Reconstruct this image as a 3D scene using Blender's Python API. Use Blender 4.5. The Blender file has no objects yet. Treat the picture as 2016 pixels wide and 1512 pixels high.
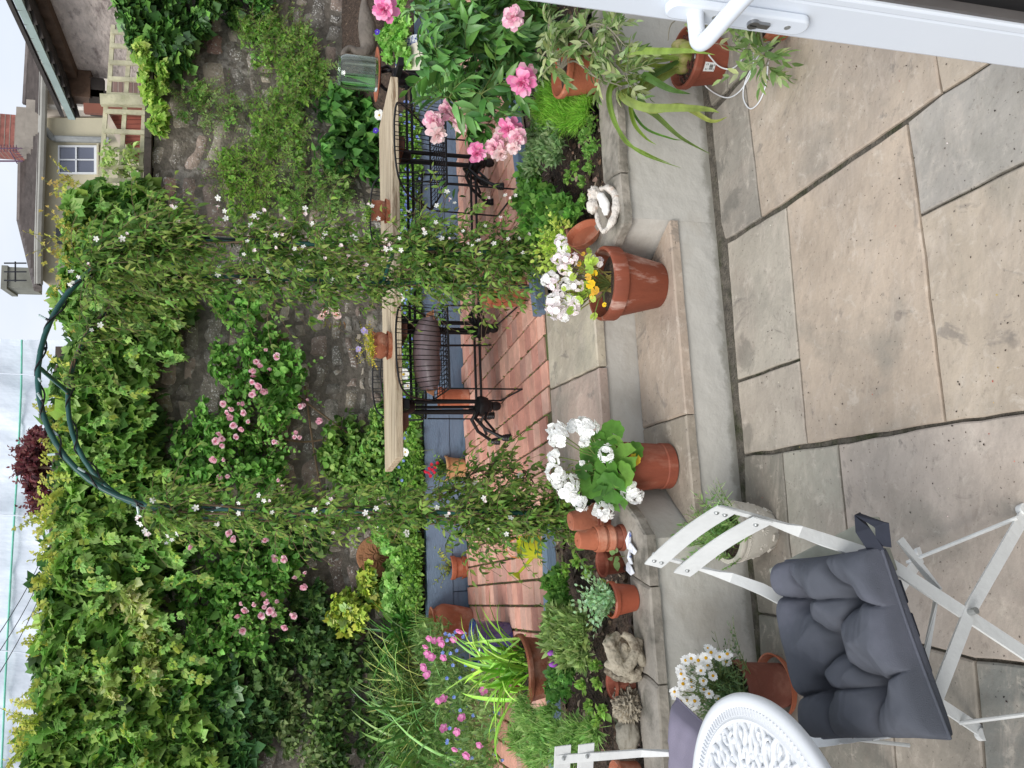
import bpy, math, random
import numpy as np
from mathutils import Vector, Matrix, Euler, noise
random.seed(7); RNG = np.random.default_rng(7)
C = bpy.context.scene.collection
SC = bpy.context.scene
R_ = math.radians
# ---------------------------------------------------------------- camera
PITCH = R_(15.7); F = 1560.0; EYE = Vector((0, 0, 1.6))
FW = Vector((0, math.cos(PITCH), -math.sin(PITCH)))
UP = Vector((0, math.sin(PITCH), math.cos(PITCH)))
RT = Vector((1, 0, 0))
cd = bpy.data.cameras.new('camera'); cam = bpy.data.objects.new('camera', cd); C.objects.link(cam)
cd.sensor_fit = 'HORIZONTAL'; cd.sensor_width = 36; cd.lens = F/2016*36
cd.clip_start = 0.05; cd.clip_end = 500
m = Matrix.Identity(4)                       # the phone was held on its side: world up points to picture left
for i, v in enumerate((-UP, RT, -FW)):
    m[0][i], m[1][i], m[2][i] = v
m.translation = EYE
cam.matrix_world = m
SC.camera = cam
# ---------------------------------------------------------------- sky, sun, exposure (bright overcast)
SUN_EL, SUN_AZ = R_(42), R_(-146)            # high and to the left, behind the white cloud
w = bpy.data.worlds.new("World"); SC.world = w; w.use_nodes = True
nt = w.node_tree; nt.nodes.clear()
out = nt.nodes.new('ShaderNodeOutputWorld'); bg = nt.nodes.new('ShaderNodeBackground')
sky = nt.nodes.new('ShaderNodeTexSky'); sky.sky_type = 'NISHITA'; sky.sun_disc = False
sky.sun_elevation = SUN_EL; sky.sun_rotation = SUN_AZ; sky.dust_density = 4.0; sky.air_density = 1.0; sky.ozone_density = 1.5
hs = nt.nodes.new('ShaderNodeHueSaturation'); hs.inputs['Saturation'].default_value = 0.42
tc = nt.nodes.new('ShaderNodeTexCoord'); nz = nt.nodes.new('ShaderNodeTexNoise')
nz.inputs['Scale'].default_value = 2.2; nz.inputs['Detail'].default_value = 5; nz.inputs['Roughness'].default_value = .55
mp = nt.nodes.new('ShaderNodeMapping'); mp.inputs['Scale'].default_value = (1, 1, 2.5)
rp = nt.nodes.new('ShaderNodeValToRGB'); rp.color_ramp.elements[0].position = .35; rp.color_ramp.elements[1].position = .7
rp.color_ramp.elements[0].color = (.66, .74, .88, 1); rp.color_ramp.elements[1].color = (.86, .89, .94, 1)
mix = nt.nodes.new('ShaderNodeMix'); mix.data_type = 'RGBA'; mix.inputs[0].default_value = .75
sc_ = nt.nodes.new('ShaderNodeVectorMath'); sc_.operation = 'SCALE'; sc_.inputs['Scale'].default_value = 10.5
L = nt.links.new
L(tc.outputs['Generated'], mp.inputs[0]); L(mp.outputs[0], nz.inputs['Vector']); L(nz.outputs[0], rp.inputs[0])
L(sky.outputs[0], hs.inputs['Color']); L(rp.outputs[0], sc_.inputs[0])
L(hs.outputs[0], mix.inputs[6]); L(sc_.outputs[0], mix.inputs[7]); L(mix.outputs[2], bg.inputs[0])
bg.inputs[1].default_value = 0.076
L(bg.outputs[0], out.inputs[0])
sd = bpy.data.lights.new('sun', 'SUN'); sd.energy = 1.5; sd.angle = R_(30); sd.color = (1, .97, .93)
so = bpy.data.objects.new('sun', sd); C.objects.link(so)
sv = Vector((-.5, -.75, .82)).normalized()
so.rotation_euler = sv.to_track_quat('Z', 'Y').to_euler()
SC.view_settings.view_transform = 'Standard'; SC.view_settings.look = 'None'
SC.view_settings.exposure = 0.72; SC.view_settings.gamma = 1
SC.cycles.use_denoising = True
SC.cycles.max_bounces = 6; SC.cycles.transparent_max_bounces = 6
# ---------------------------------------------------------------- helpers: picture ray to world point at a real distance
def ray(x, y):
    return FW*F - UP*(x-1008) + RT*(756-y)
def G(x, y, h=0.0):
    d = ray(x, y); t = (h-EYE.z)/d.z; return EYE + d*t
def at(x, y, D):
    d = ray(x, y); return EYE + d*(D/d.y)
def proj(p):
    v = Vector(p)-EYE; z = v.dot(FW); return 1008 - v.dot(UP)/z*F, 756 - v.dot(RT)/z*F, z
def onp(x, y, p0, n):
    d = ray(x, y); n = Vector(n); t = (Vector(p0)-EYE).dot(n)/d.dot(n); return EYE + d*t
A7 = R_(7); WD = 6.5
WN = Vector((math.sin(A7), -math.cos(A7), 0)); WX = Vector((math.cos(A7), math.sin(A7), 0))
def W(x, y, off=0.0):                         # garden wall plane, off metres in front of it
    return onp(x, y, Vector((0, WD, 0)) + WN*off, WN)
def px(p): return proj(p)[2]/F
def lin(c):
    c = c/255.0
    return c/12.92 if c <= .04045 else ((c+.055)/1.055)**2.4
def S(r, g, b): return (lin(r), lin(g), lin(b))
# ---------------------------------------------------------------- materials
MATS = {}
def mat(name, col, rough=.7, var=.15, scale=8, bump=0, bscale=60, attr=False, metal=0, spec=.5, transl=0, col2=None, c2scale=3, c2lo=.5, c2hi=.65, trans=0, coat=0, detail=6, stretch=None):
    if name in MATS: return MATS[name]
    M = bpy.data.materials.new(name); M.use_nodes = True; t = M.node_tree; b = t.nodes['Principled BSDF']; K = t.links.new
    MATS[name] = M
    tc = t.nodes.new('ShaderNodeTexCoord'); src = tc.outputs['Object']
    if stretch:
        mp = t.nodes.new('ShaderNodeMapping'); mp.inputs['Scale'].default_value = stretch; K(src, mp.inputs[0]); src = mp.outputs[0]
    if attr:
        a = t.nodes.new('ShaderNodeAttribute'); a.attribute_name = 'Col'; base = a.outputs['Color']
        mul = t.nodes.new('ShaderNodeMix'); mul.data_type = 'RGBA'; mul.blend_type = 'MULTIPLY'; mul.inputs[0].default_value = 1
        K(base, mul.inputs[6]); mul.inputs[7].default_value = (*col, 1); base = mul.outputs[2]
    else:
        r = t.nodes.new('ShaderNodeRGB'); r.outputs[0].default_value = (*col, 1); base = r.outputs[0]
    if col2:
        n2 = t.nodes.new('ShaderNodeTexNoise'); n2.inputs['Scale'].default_value = c2scale; n2.inputs['Detail'].default_value = 8; n2.inputs['Roughness'].default_value = .65
        K(src, n2.inputs['Vector']); cr = t.nodes.new('ShaderNodeMapRange'); cr.inputs[1].default_value = c2lo; cr.inputs[2].default_value = c2hi
        K(n2.outputs[0], cr.inputs[0]); mx = t.nodes.new('ShaderNodeMix'); mx.data_type = 'RGBA'; K(cr.outputs[0], mx.inputs[0]); K(base, mx.inputs[6])
        mx.inputs[7].default_value = (*col2, 1); base = mx.outputs[2]
    if var:
        n = t.nodes.new('ShaderNodeTexNoise'); n.inputs['Scale'].default_value = scale; n.inputs['Detail'].default_value = detail; n.inputs['Roughness'].default_value = .6
        K(src, n.inputs['Vector'])
        mr = t.nodes.new('ShaderNodeMapRange'); mr.inputs[1].default_value = .25; mr.inputs[2].default_value = .75
        mr.inputs[3].default_value = 1-var*1.6; mr.inputs[4].default_value = 1+var*1.4
        K(n.outputs[0], mr.inputs[0])
        hv = t.nodes.new('ShaderNodeVectorMath'); hv.operation = 'SCALE'; K(base, hv.inputs[0]); K(mr.outputs[0], hv.inputs['Scale']); base = hv.outputs[0]
    K(base, b.inputs['Base Color'])
    b.inputs['Roughness'].default_value = rough; b.inputs['Metallic'].default_value = metal
    b.inputs['Specular IOR Level'].default_value = spec
    if trans: b.inputs['Transmission Weight'].default_value = trans
    if coat: b.inputs['Coat Weight'].default_value = coat; b.inputs['Coat Roughness'].default_value = .15
    if bump:
        nb = t.nodes.new('ShaderNodeTexNoise'); nb.inputs['Scale'].default_value = bscale; nb.inputs['Detail'].default_value = 5
        K(src, nb.inputs['Vector']); bp = t.nodes.new('ShaderNodeBump'); bp.inputs['Strength'].default_value = min(1, bump); bp.inputs['Distance'].default_value = .01*max(1, bump)
        K(nb.outputs[0], bp.inputs['Height']); K(bp.outputs[0], b.inputs['Normal'])
    if transl:
        tr = t.nodes.new('ShaderNodeBsdfTranslucent'); K(base, tr.inputs[0]); ms = t.nodes.new('ShaderNodeMixShader'); ms.inputs[0].default_value = transl
        o = t.nodes['Material Output']; K(b.outputs[0], ms.inputs[1]); K(tr.outputs[0], ms.inputs[2]); K(ms.outputs[0], o.inputs[0])
    return M
M_leaf = mat('leaf', (1.65, 1.65, 1.5), .5, .12, 30, attr=True, transl=.52, spec=.3)
M_gloss = mat('glossy_leaf', (1.42, 1.5, 1.3), .38, .12, 25, attr=True, transl=.15, spec=.5)
M_petal = mat('petal', (1.12, 1.12, 1.12), .6, .04, 40, attr=True, transl=.38, spec=.15)
M_stem = mat('stem', S(110, 125, 65), .6, .2, 20)
M_wood = mat('woody_stem', S(112, 92, 70), .8, .25, 30)
M_terra = mat('terracotta', S(156, 92, 66), .85, .16, 9, bump=.3, bscale=90, col2=S(186, 146, 126), c2scale=8, c2lo=.5, c2hi=.72)
M_terra2 = mat('terracotta_dark', S(130, 66, 46), .75, .2, 7, bump=.3, bscale=80, col2=S(158, 110, 92), c2scale=11, c2lo=.54, c2hi=.76, stretch=(1, 1, .35))
M_terra3 = mat('terracotta_orange', S(172, 98, 68), .8, .14, 9, bump=.25, bscale=90, col2=S(198, 152, 128), c2scale=7, c2lo=.5, c2hi=.74)
M_plast = mat('terracotta_plastic', S(158, 82, 58), .5, .06, 5, spec=.4)
M_soil = mat('soil', S(74, 60, 50), .95, .5, 45, bump=2.5, bscale=70, col2=S(125, 108, 92), c2scale=40, c2lo=.6, c2hi=.68)
M_white = mat('white_paint', S(218, 220, 222), .38, .02, 6)
M_upvc = mat('white_plastic', S(226, 232, 240), .25, .01, 6)
M_black = mat('black_iron', (.013, .013, .015), .42, .3, 40, metal=.3)
M_steel = mat('steel', (.35, .35, .35), .3, .05, 20, metal=1)
M_gum = mat('rubber', (.01, .01, .011), .5, .1, 20)
# ---------------------------------------------------------------- mesh builder
WM = {}
def frame_of(o): return WM[o.name] if o is not None else Matrix.Identity(4)
def tag(o, label=None, cat=None, group=None, kind=None):
    if label: o['label'] = label
    if cat: o['category'] = cat
    if group: o['group'] = group
    if kind: o['kind'] = kind
    return o
def thing(name, label, cat, loc=(0, 0, 0), rz=0, group=None, kind=None):
    o = bpy.data.objects.new(name, None); C.objects.link(o); o.location = loc; o.rotation_euler = (0, 0, rz); o.empty_display_size = .05
    WM[o.name] = Matrix.Translation(Vector(loc)) @ Matrix.Rotation(rz, 4, 'Z')
    return tag(o, label, cat, group, kind)
def link_mesh(name, me, mt, parent):
    if mt is not None and len(me.materials) == 0: me.materials.append(mt)
    o = bpy.data.objects.new(name, me); C.objects.link(o)
    if parent is not None: o.parent = parent
    WM[o.name] = frame_of(parent).copy() if parent is not None else Matrix.Identity(4)
    return o
def npmesh(name, V, faces, cols=None, smooth=False):
    """V (n,3); faces: list of index tuples or (n,k) array"""
    me = bpy.data.meshes.new(name)
    V = np.asarray(V, dtype=np.float32)
    if isinstance(faces, np.ndarray):
        nf, k = faces.shape
        me.vertices.add(len(V)); me.vertices.foreach_set('co', V.ravel())
        me.loops.add(nf*k); me.loops.foreach_set('vertex_index', faces.ravel().astype(np.int32))
        me.polygons.add(nf); me.polygons.foreach_set('loop_start', (np.arange(nf)*k).astype(np.int32))
        me.update(calc_edges=True)
    else:
        me.from_pydata([tuple(v) for v in V], [], faces)
    if cols is not None:
        a = me.color_attributes.new('Col', 'FLOAT_COLOR', 'POINT')
        c4 = np.ones((len(V), 4), dtype=np.float32); c4[:, :3] = cols
        a.data.foreach_set('color', c4.ravel())
    if smooth: me.polygons.foreach_set('use_smooth', np.ones(len(me.polygons), dtype=bool))
    me.validate()
    return me
class MB:
    def __init__(s): s.v = []; s.f = []; s.c = []; s.cur = (1, 1, 1)
    def add(s, vs, fs):
        n = len(s.v); s.v += [tuple(v) for v in vs]; s.c += [s.cur]*len(vs); s.f += [tuple(i+n for i in f) for f in fs]; return s
    def box(s, a, b, rot=None, org=None):
        x0, y0, z0 = a; x1, y1, z1 = b
        vs = [Vector(p) for p in ((x0, y0, z0), (x1, y0, z0), (x1, y1, z0), (x0, y1, z0), (x0, y0, z1), (x1, y0, z1), (x1, y1, z1), (x0, y1, z1))]
        if rot is not None: vs = [rot @ p for p in vs]
        if org is not None: vs = [p + Vector(org) for p in vs]
        return s.add(vs, [(0, 3, 2, 1), (4, 5, 6, 7), (0, 1, 5, 4), (1, 2, 6, 5), (2, 3, 7, 6), (3, 0, 4, 7)])
    def prism(s, poly, z0, z1):
        n = len(poly)
        a = [(p[0], p[1], z0) for p in poly] + [(p[0], p[1], z1) for p in poly]
        return s.add(a, [tuple(range(n))[::-1], tuple(range(n, 2*n))] + [(i, (i+1) % n, n+(i+1) % n, n+i) for i in range(n)])
    def extr(s, pts, d):                       # planar polygon pts extruded by vector d
        n = len(pts); d = Vector(d); a = [Vector(p) for p in pts]; a += [p+d for p in a[:n]]
        return s.add(a, [tuple(range(n))[::-1], tuple(range(n, 2*n))] + [(i, (i+1) % n, n+(i+1) % n, n+i) for i in range(n)])
    def tube(s, pts, r, n=8, cap=True, closed=False):
        pts = [Vector(p) for p in pts]; m_ = len(pts)
        rr = r if hasattr(r, '__len__') else [r]*m_
        vs = []; ref = None
        for i, p in enumerate(pts):
            if closed: t = pts[(i+1) % m_]-pts[i-1]
            else: t = pts[min(i+1, m_-1)]-pts[max(i-1, 0)]
            if t.length < 1e-9: t = Vector((0, 0, 1))
            t.normalize()
            if ref is None:
                ref = t.cross(Vector((0, 0, 1)))
                if ref.length < .1: ref = t.cross(Vector((1, 0, 0)))
            ref = (ref - t*ref.dot(t)).normalized(); b = t.cross(ref)
            for k in range(n):
                a = 2*math.pi*k/n; vs.append(p + (ref*math.cos(a)+b*math.sin(a))*rr[i])
        fs = []
        for i in range(m_ if closed else m_-1):
            j = (i+1) % m_
            for k in range(n): fs.append((i*n+k, i*n+(k+1) % n, j*n+(k+1) % n, j*n+k))
        if cap and not closed: fs.append(tuple(range(n))[::-1]); fs.append(tuple((m_-1)*n+k for k in range(n)))
        return s.add(vs, fs)
    def strap(s, pts, nrm, wd, th):            # flat bar along pts, wide across, nrm = thickness direction
        pts = [Vector(p) for p in pts]; vs = []
        ns = nrm if isinstance(nrm, list) else [nrm]*len(pts)
        for i, p in enumerate(pts):
            t = (pts[min(i+1, len(pts)-1)]-pts[max(i-1, 0)]).normalized(); n_ = Vector(ns[i]); n_ = (n_-t*n_.dot(t)).normalized(); b = t.cross(n_)
            vs += [p+b*wd/2+n_*th/2, p-b*wd/2+n_*th/2, p-b*wd/2-n_*th/2, p+b*wd/2-n_*th/2]
        fs = [(3, 2, 1, 0)] + [(i*4+k, i*4+(k+1) % 4, i*4+4+(k+1) % 4, i*4+4+k) for i in range(len(pts)-1) for k in range(4)]
        e = (len(pts)-1)*4; fs.append((e, e+1, e+2, e+3))
        return s.add(vs, fs)
    def lathe(s, prof, org=(0, 0, 0), n=40, rot=None, wob=0, closed=False):
        vs = []; org = Vector(org)
        for (r, z) in prof:
            for k in range(n):
                a = 2*math.pi*k/n; q = r*(1+wob*math.sin(5*a+z*30)) if wob else r
                v = Vector((q*math.cos(a), q*math.sin(a), z))
                if rot is not None: v = rot @ v
                vs.append(v+org)
        fs = [(i*n+k, i*n+(k+1) % n, (i+1)*n+(k+1) % n, (i+1)*n+k) for i in range(len(prof)-1) for k in range(n)]
        if not closed:
            if prof[0][0] > 1e-4: fs.append(tuple(range(n))[::-1])
            if prof[-1][0] > 1e-4: fs.append(tuple((len(prof)-1)*n+k for k in range(n)))
        return s.add(vs, fs)
    def ball(s, c, r, nu=12, nv=8, sc=(1, 1, 1), rot=None, bump=0, bs=3):
        vs = []; c = Vector(c)
        for i in range(nv+1):
            th = math.pi*i/nv
            for k in range(nu):
                a = 2*math.pi*k/nu; v = Vector((math.sin(th)*math.cos(a), math.sin(th)*math.sin(a), math.cos(th)))
                q = r*(1+bump*noise.noise(v*bs+c*7)) if bump else r
                v = Vector((v.x*sc[0], v.y*sc[1], v.z*sc[2]))*q
                if rot is not None: v = rot @ v
                vs.append(v+c)
        return s.add(vs, [(i*nu+k, (i+1)*nu+k, (i+1)*nu+(k+1) % nu, i*nu+(k+1) % nu) for i in range(nv) for k in range(nu)])
    def islands(s):
        n = len(s.v); par = list(range(n))
        def fd(i):
            while par[i] != i: par[i] = par[par[i]]; i = par[i]
            return i
        for f in s.f:
            a = fd(f[0])
            for j in f[1:]: par[fd(j)] = a
        g = {}
        for f in s.f: g.setdefault(fd(f[0]), []).append(f)
        return list(g.values())
    def build(s, name, mt, parent=None, local=False, smooth=None, bevel=0):
        if name in ('stem', 'cane', 'branch') and s.f:
            isl = s.islands()
            if 1 < len(isl) <= 14:
                for fs in isl:
                    ix = sorted({i for f in fs for i in f}); mp_ = {i: k for k, i in enumerate(ix)}; m_ = MB(); m_.v = [s.v[i] for i in ix]; m_.c = [s.c[i] for i in ix]; m_.f = [tuple(mp_[i] for i in f) for f in fs]
                    o = m_.build(name, mt, parent, local, smooth, bevel)
                return o
        V = s.v
        if parent is not None and not local:
            inv = frame_of(parent).inverted(); V = [inv @ Vector(v) for v in V]
        me = bpy.data.meshes.new(name); me.from_pydata([tuple(v) for v in V], [], s.f)
        if any(c != (1, 1, 1) for c in s.c):
            a = me.color_attributes.new('Col', 'FLOAT_COLOR', 'POINT')
            c4 = np.ones((len(V), 4), dtype=np.float32); c4[:, :3] = s.c; a.data.foreach_set('color', c4.ravel())
        me.validate(); me.update()
        if smooth is not None:
            me.polygons.foreach_set('use_smooth', np.ones(len(me.polygons), dtype=bool)); me.set_sharp_from_angle(angle=R_(smooth))
        o = link_mesh(name, me, mt, parent)
        if bevel:
            b = o.modifiers.new('bevel', 'BEVEL'); b.width = bevel; b.segments = 2; b.limit_method = 'ANGLE'; b.angle_limit = R_(40)
        return o
def inst(name, me, mt, parent, pos, q=None, sc=1.0):
    """a copy of a small mesh as a part, placed in world space"""
    o = link_mesh(name, me, mt, parent)
    M = Matrix.Translation(Vector(pos))
    if q is not None: M = M @ q.to_matrix().to_4x4()
    M = M @ Matrix.Diagonal((sc, sc, sc, 1))
    o.matrix_basis = frame_of(parent).inverted() @ M
    return o
# ---------------------------------------------------------------- leaves
def tmpl(kind):
    if kind == 'lance':   # narrow folded leaf, with slight droop
        ys = [0, .3, .65, 1]; wd = [.04, .17, .13, 0.0]; z = [0, .03, .0, -.12]
    elif kind == 'sickle':
        ys = [0, .3, .62, 1]; wd = [.04, .19, .15, 0.0]; z = [0, .06, .0, -.28]
    elif kind == 'oval':
        ys = [0, .25, .6, 1]; wd = [.06, .3, .27, 0.0]; z = [0, .04, .02, -.12]
    elif kind == 'round':
        ys = [0, .25, .7, 1]; wd = [.15, .45, .42, .1]; z = [0, .06, .04, -.05]
    elif kind == 'needle':
        return np.array([[-.035, 0, 0], [.035, 0, 0], [.012, 1, -.1], [-.012, 1, -.1]]), np.array([[0, 1, 2, 3]])
    elif kind in ('palm5', 'palm3', 'ivy', 'geranium', 'compound'):
        V = []; Fc = []
        if kind == 'palm5': spec = [(0, 1), (.75, .85), (-.75, .85), (1.5, .55), (-1.5, .55)]; wd_ = .33
        elif kind == 'palm3': spec = [(0, 1), (1.0, .7), (-1.0, .7)]; wd_ = .3
        elif kind == 'ivy': spec = [(0, 1), (.95, .75), (-.95, .75), (2.0, .4), (-2.0, .4)]; wd_ = .38
        elif kind == 'geranium': spec = [(a, .62) for a in (0, .95, -.95, 1.9, -1.9, 2.75, -2.75)]; wd_ = .36
        if kind == 'compound':
            for (y, sd_, ln) in ((.2, 1, .33), (.2, -1, .33), (.5, 1, .33), (.5, -1, .33), (.66, 0, .4)):
                n = len(V); a = sd_*1.1; d = np.array([math.sin(a), math.cos(a)]); p = np.array([-d[1], d[0]])
                o = np.array([0, y])
                for q in (o, o+d*ln*.5+p*ln*.3, o+d*ln, o+d*ln*.5-p*ln*.3): V.append([q[0], q[1], .03 if len(V) % 4 in (1, 3) else 0])
                Fc.append([n, n+1, n+2, n+3])
            return np.array(V), np.array(Fc)
        for a, ln in spec:
            n = len(V); d = np.array([math.sin(a), math.cos(a)]); p = np.array([-d[1], d[0]])
            for q, z in ((d*0, 0), (d*ln*.6+p*wd_*ln, .04), (d*ln, -.16*ln), (d*ln*.6-p*wd_*ln, .04)): V.append([q[0], q[1], z])
            Fc.append([n, n+3, n+2, n+1])
        return np.array(V), np.array(Fc)
    V = []
    for y, a, zz in zip(ys, wd, z):
        V += [[-a, y, zz+a*.35], [0, y, zz], [a, y, zz+a*.35]]
    Fc = []
    for i in range(len(ys)-1):
        b = i*3; Fc += [[b, b+1, b+4, b+3], [b+1, b+2, b+5, b+4]]
    return np.array(V), np.array(Fc)
TM = {}
def unit(a): return a/np.maximum(np.linalg.norm(a, axis=1, keepdims=True), 1e-9)
def leafmesh(name, P, axis, nrm, size, kind, cols):
    if kind not in TM: TM[kind] = tmpl(kind)
    T, Fc = TM[kind]; n = len(P)
    P = np.asarray(P); y = unit(np.asarray(axis)); z = np.asarray(nrm); z = unit(z - y*np.sum(z*y, 1, keepdims=True)); x = np.cross(y, z)
    size = np.broadcast_to(np.asarray(size, dtype=float), (n,))
    V = (P[:, None, :] + size[:, None, None]*(T[None, :, 0, None]*x[:, None, :] + T[None, :, 1, None]*y[:, None, :] + T[None, :, 2, None]*z[:, None, :])).reshape(-1, 3)
    Fa = (Fc[None]+(np.arange(n)*len(T))[:, None, None]).reshape(-1, Fc.shape[1])
    cc = np.repeat(cols, len(T), axis=0)
    return V, Fa, cc
def cols_of(n, pal, wts=None, jit=.18):
    pal = np.array(pal); i = RNG.choice(len(pal), n, p=wts); c = pal[i]*(1+RNG.normal(0, jit, (n, 1)))
    c = c*.95+c.mean(1, keepdims=True)*.05
    return np.clip(c*(1+RNG.normal(0, .06, (n, 3))), .002, 1)
def put(name, parent, VFc, mt, smooth=False):
    V, Fa, cc = VFc
    if parent is not None:
        inv = np.array(frame_of(parent).inverted()); V = V @ inv[:3, :3].T + inv[:3, 3]
    return link_mesh(name, npmesh(name, V, Fa, cc, smooth), mt, parent)
def rnd(n, s=1.0): return RNG.normal(0, s, (n, 3))
def blobs(centers, radii, per, size, kind, pal, wts=None, droop=.5, out=.8, up=.35, jit=.18, shell=.55, sj=.25, front=None):
    """leaves over a set of clumps, each a lumpy ellipsoid"""
    Pn, Nn = [], []
    for c, r in zip(centers, radii):
        r = np.array(r if hasattr(r, '__len__') else (r, r, r), dtype=float)
        u = unit(rnd(per)); u[:, 2] = np.where(u[:, 2] < -.3, -u[:, 2]*.6, u[:, 2])
        if front is not None:
            fr = np.array(front); dd = u @ fr; u = u - np.where(dd < -.2, dd*1.5, 0)[:, None]*fr
        rad = shell+(1-shell)*RNG.random((per, 1))**.6
        Pn.append(np.array(c)+u*r*rad); Nn.append(u)
    P = np.concatenate(Pn); N = np.concatenate(Nn); n = len(P)
    nr = N*out + np.array([0, 0, up]) + rnd(n, .35)
    ax = rnd(n, .5) + N*.5 - np.array([0, 0, droop])
    sz = size*(1+RNG.normal(0, sj, n)).clip(.4, 1.8)
    return leafmesh('l', P, ax, nr, sz, kind, cols_of(n, pal, wts, jit))
def inpoly(poly, n):
    poly = np.array(poly, float); lo, hi = poly.min(0), poly.max(0); outp = []
    while len(outp) < n:
        q = lo+(hi-lo)*RNG.random((n*2, 2)); ins = np.zeros(len(q), bool); j = len(poly)-1
        for i in range(len(poly)):
            xi, yi = poly[i]; xj, yj = poly[j]
            cnd = ((yi > q[:, 1]) != (yj > q[:, 1])) & (q[:, 0] < (xj-xi)*(q[:, 1]-yi)/((yj-yi) or 1e-9)+xi)
            ins ^= cnd; j = i
        outp += list(q[ins])
    return outp[:n]
def wallclumps(poly, n, rad, thick, per, size, kind, pal, wts=None, **k):
    cs, rs = [], []
    for (x, y) in inpoly(poly, n):
        o = thick*random.random()**.8; c = W(x, y, o+.02); q = rad*random.uniform(.6, 1.4)
        cs.append(c); rs.append((q, q*.55, q*.8))
    return blobs(cs, rs, per, size, kind, pal, wts, front=tuple(WN), **k)
def cat(*l):
    V = []; Fa = []; cc = []; n = 0
    for a, b, c in l:
        if b.shape[1] == 3: b = np.concatenate([b, b[:, 2:]], 1)
        V.append(a); Fa.append(b+n); cc.append(c); n += len(a)
    return np.concatenate(V), np.concatenate(Fa), np.concatenate(cc)
def blades(bases, az, ln, lean, droop, wd, pal, seg=7, wts=None, fold=.3):
    """arching strap leaves"""
    n = len(bases); B = np.array([tuple(b) for b in bases]); az = np.asarray(az); ln = np.broadcast_to(ln, (n,)); lean = np.broadcast_to(lean, (n,)); droop = np.broadcast_to(droop, (n,)); wd = np.broadcast_to(wd, (n,))
    hd = np.stack([np.cos(az), np.sin(az), az*0], 1); sd_ = np.stack([-np.sin(az), np.cos(az), az*0], 1)
    rows = []; p = B.copy()
    tw = RNG.normal(0, .35, n)
    for i in range(seg+1):
        t = i/seg; ang = lean+droop*t**1.3
        wv = wd*(.55+.9*t*(1-t)*1.6)*(1-t**4)+.0004
        nr = -np.sin(ang)[:, None]*np.array([0, 0, -1.])*1 + 0
        upn = np.stack([-np.cos(ang)*hd[:, 0], -np.cos(ang)*hd[:, 1], np.sin(ang)], 1)
        sdt = sd_*np.cos(tw*t)[:, None]+upn*np.sin(tw*t)[:, None]
        rows.append(np.stack([p-sdt*wv[:, None]/2+upn*(wv*fold)[:, None], p, p+sdt*wv[:, None]/2+upn*(wv*fold)[:, None]], 1))
        d = hd*np.sin(ang)[:, None]+np.array([0, 0, 1.])*np.cos(ang)[:, None]
        p = p+d*(ln/seg)[:, None]
    V = np.stack(rows, 1).reshape(-1, 3); k = (seg+1)*3
    Fc = []
    for i in range(seg):
        b = i*3; Fc += [[b, b+1, b+4, b+3], [b+1, b+2, b+5, b+4]]
    Fa = (np.array(Fc)[None]+(np.arange(n)*k)[:, None, None]).reshape(-1, 4)
    return V, Fa, np.repeat(cols_of(n, pal, wts, .12), k, axis=0)
def dirq(d, spin=None):
    q = Vector(d).to_track_quat('Z', 'Y')
    from mathutils import Quaternion
    return q @ Quaternion((0, 0, 1), random.uniform(0, 6.28) if spin is None else spin)
def petals(rings, name, center=None, jit=.1):
    """flower mesh facing +Z; rings: (count, length, width, tilt, colour, z)"""
    mb = MB()
    for (n, ln, wd, tilt, col, z) in rings:
        for k in range(n):
            a = 2*math.pi*k/n+random.uniform(-jit, jit); t2 = tilt+random.uniform(-jit, jit); l2 = ln*random.uniform(.88, 1.1)
            d = Vector((math.cos(a), math.sin(a), 0)); s = Vector((-math.sin(a), math.cos(a), 0)); u = Vector((0, 0, 1))
            e = d*math.cos(t2)+u*math.sin(t2); nn = -d*math.sin(t2)+u*math.cos(t2)
            o = Vector((0, 0, z)); q = random.uniform(.85, 1.1); mb.cur = tuple(c*q for c in col)
            mb.add([o, o+e*l2*.45-s*wd*.45+nn*wd*.12, o+e*l2*.85-s*wd*.42, o+e*l2, o+e*l2*.85+s*wd*.42, o+e*l2*.45+s*wd*.45+nn*wd*.12, o+e*l2*.5-nn*wd*.06],
                   [(0, 6, 1), (1, 6, 2), (2, 6, 3), (3, 6, 4), (4, 6, 5), (5, 6, 0)])
    if center:
        mb.cur = center[0]; mb.ball((0, 0, center[2]), center[1], 8, 5, sc=(1, 1, .6))
    me = bpy.data.meshes.new(name); me.from_pydata([tuple(v) for v in mb.v], [], mb.f)
    a = me.color_attributes.new('Col', 'FLOAT_COLOR', 'POINT'); c4 = np.ones((len(mb.v), 4), dtype=np.float32); c4[:, :3] = mb.c; a.data.foreach_set('color', c4.ravel())
    me.polygons.foreach_set('use_smooth', np.ones(len(me.polygons), dtype=bool)); me.validate()
    return me
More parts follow.
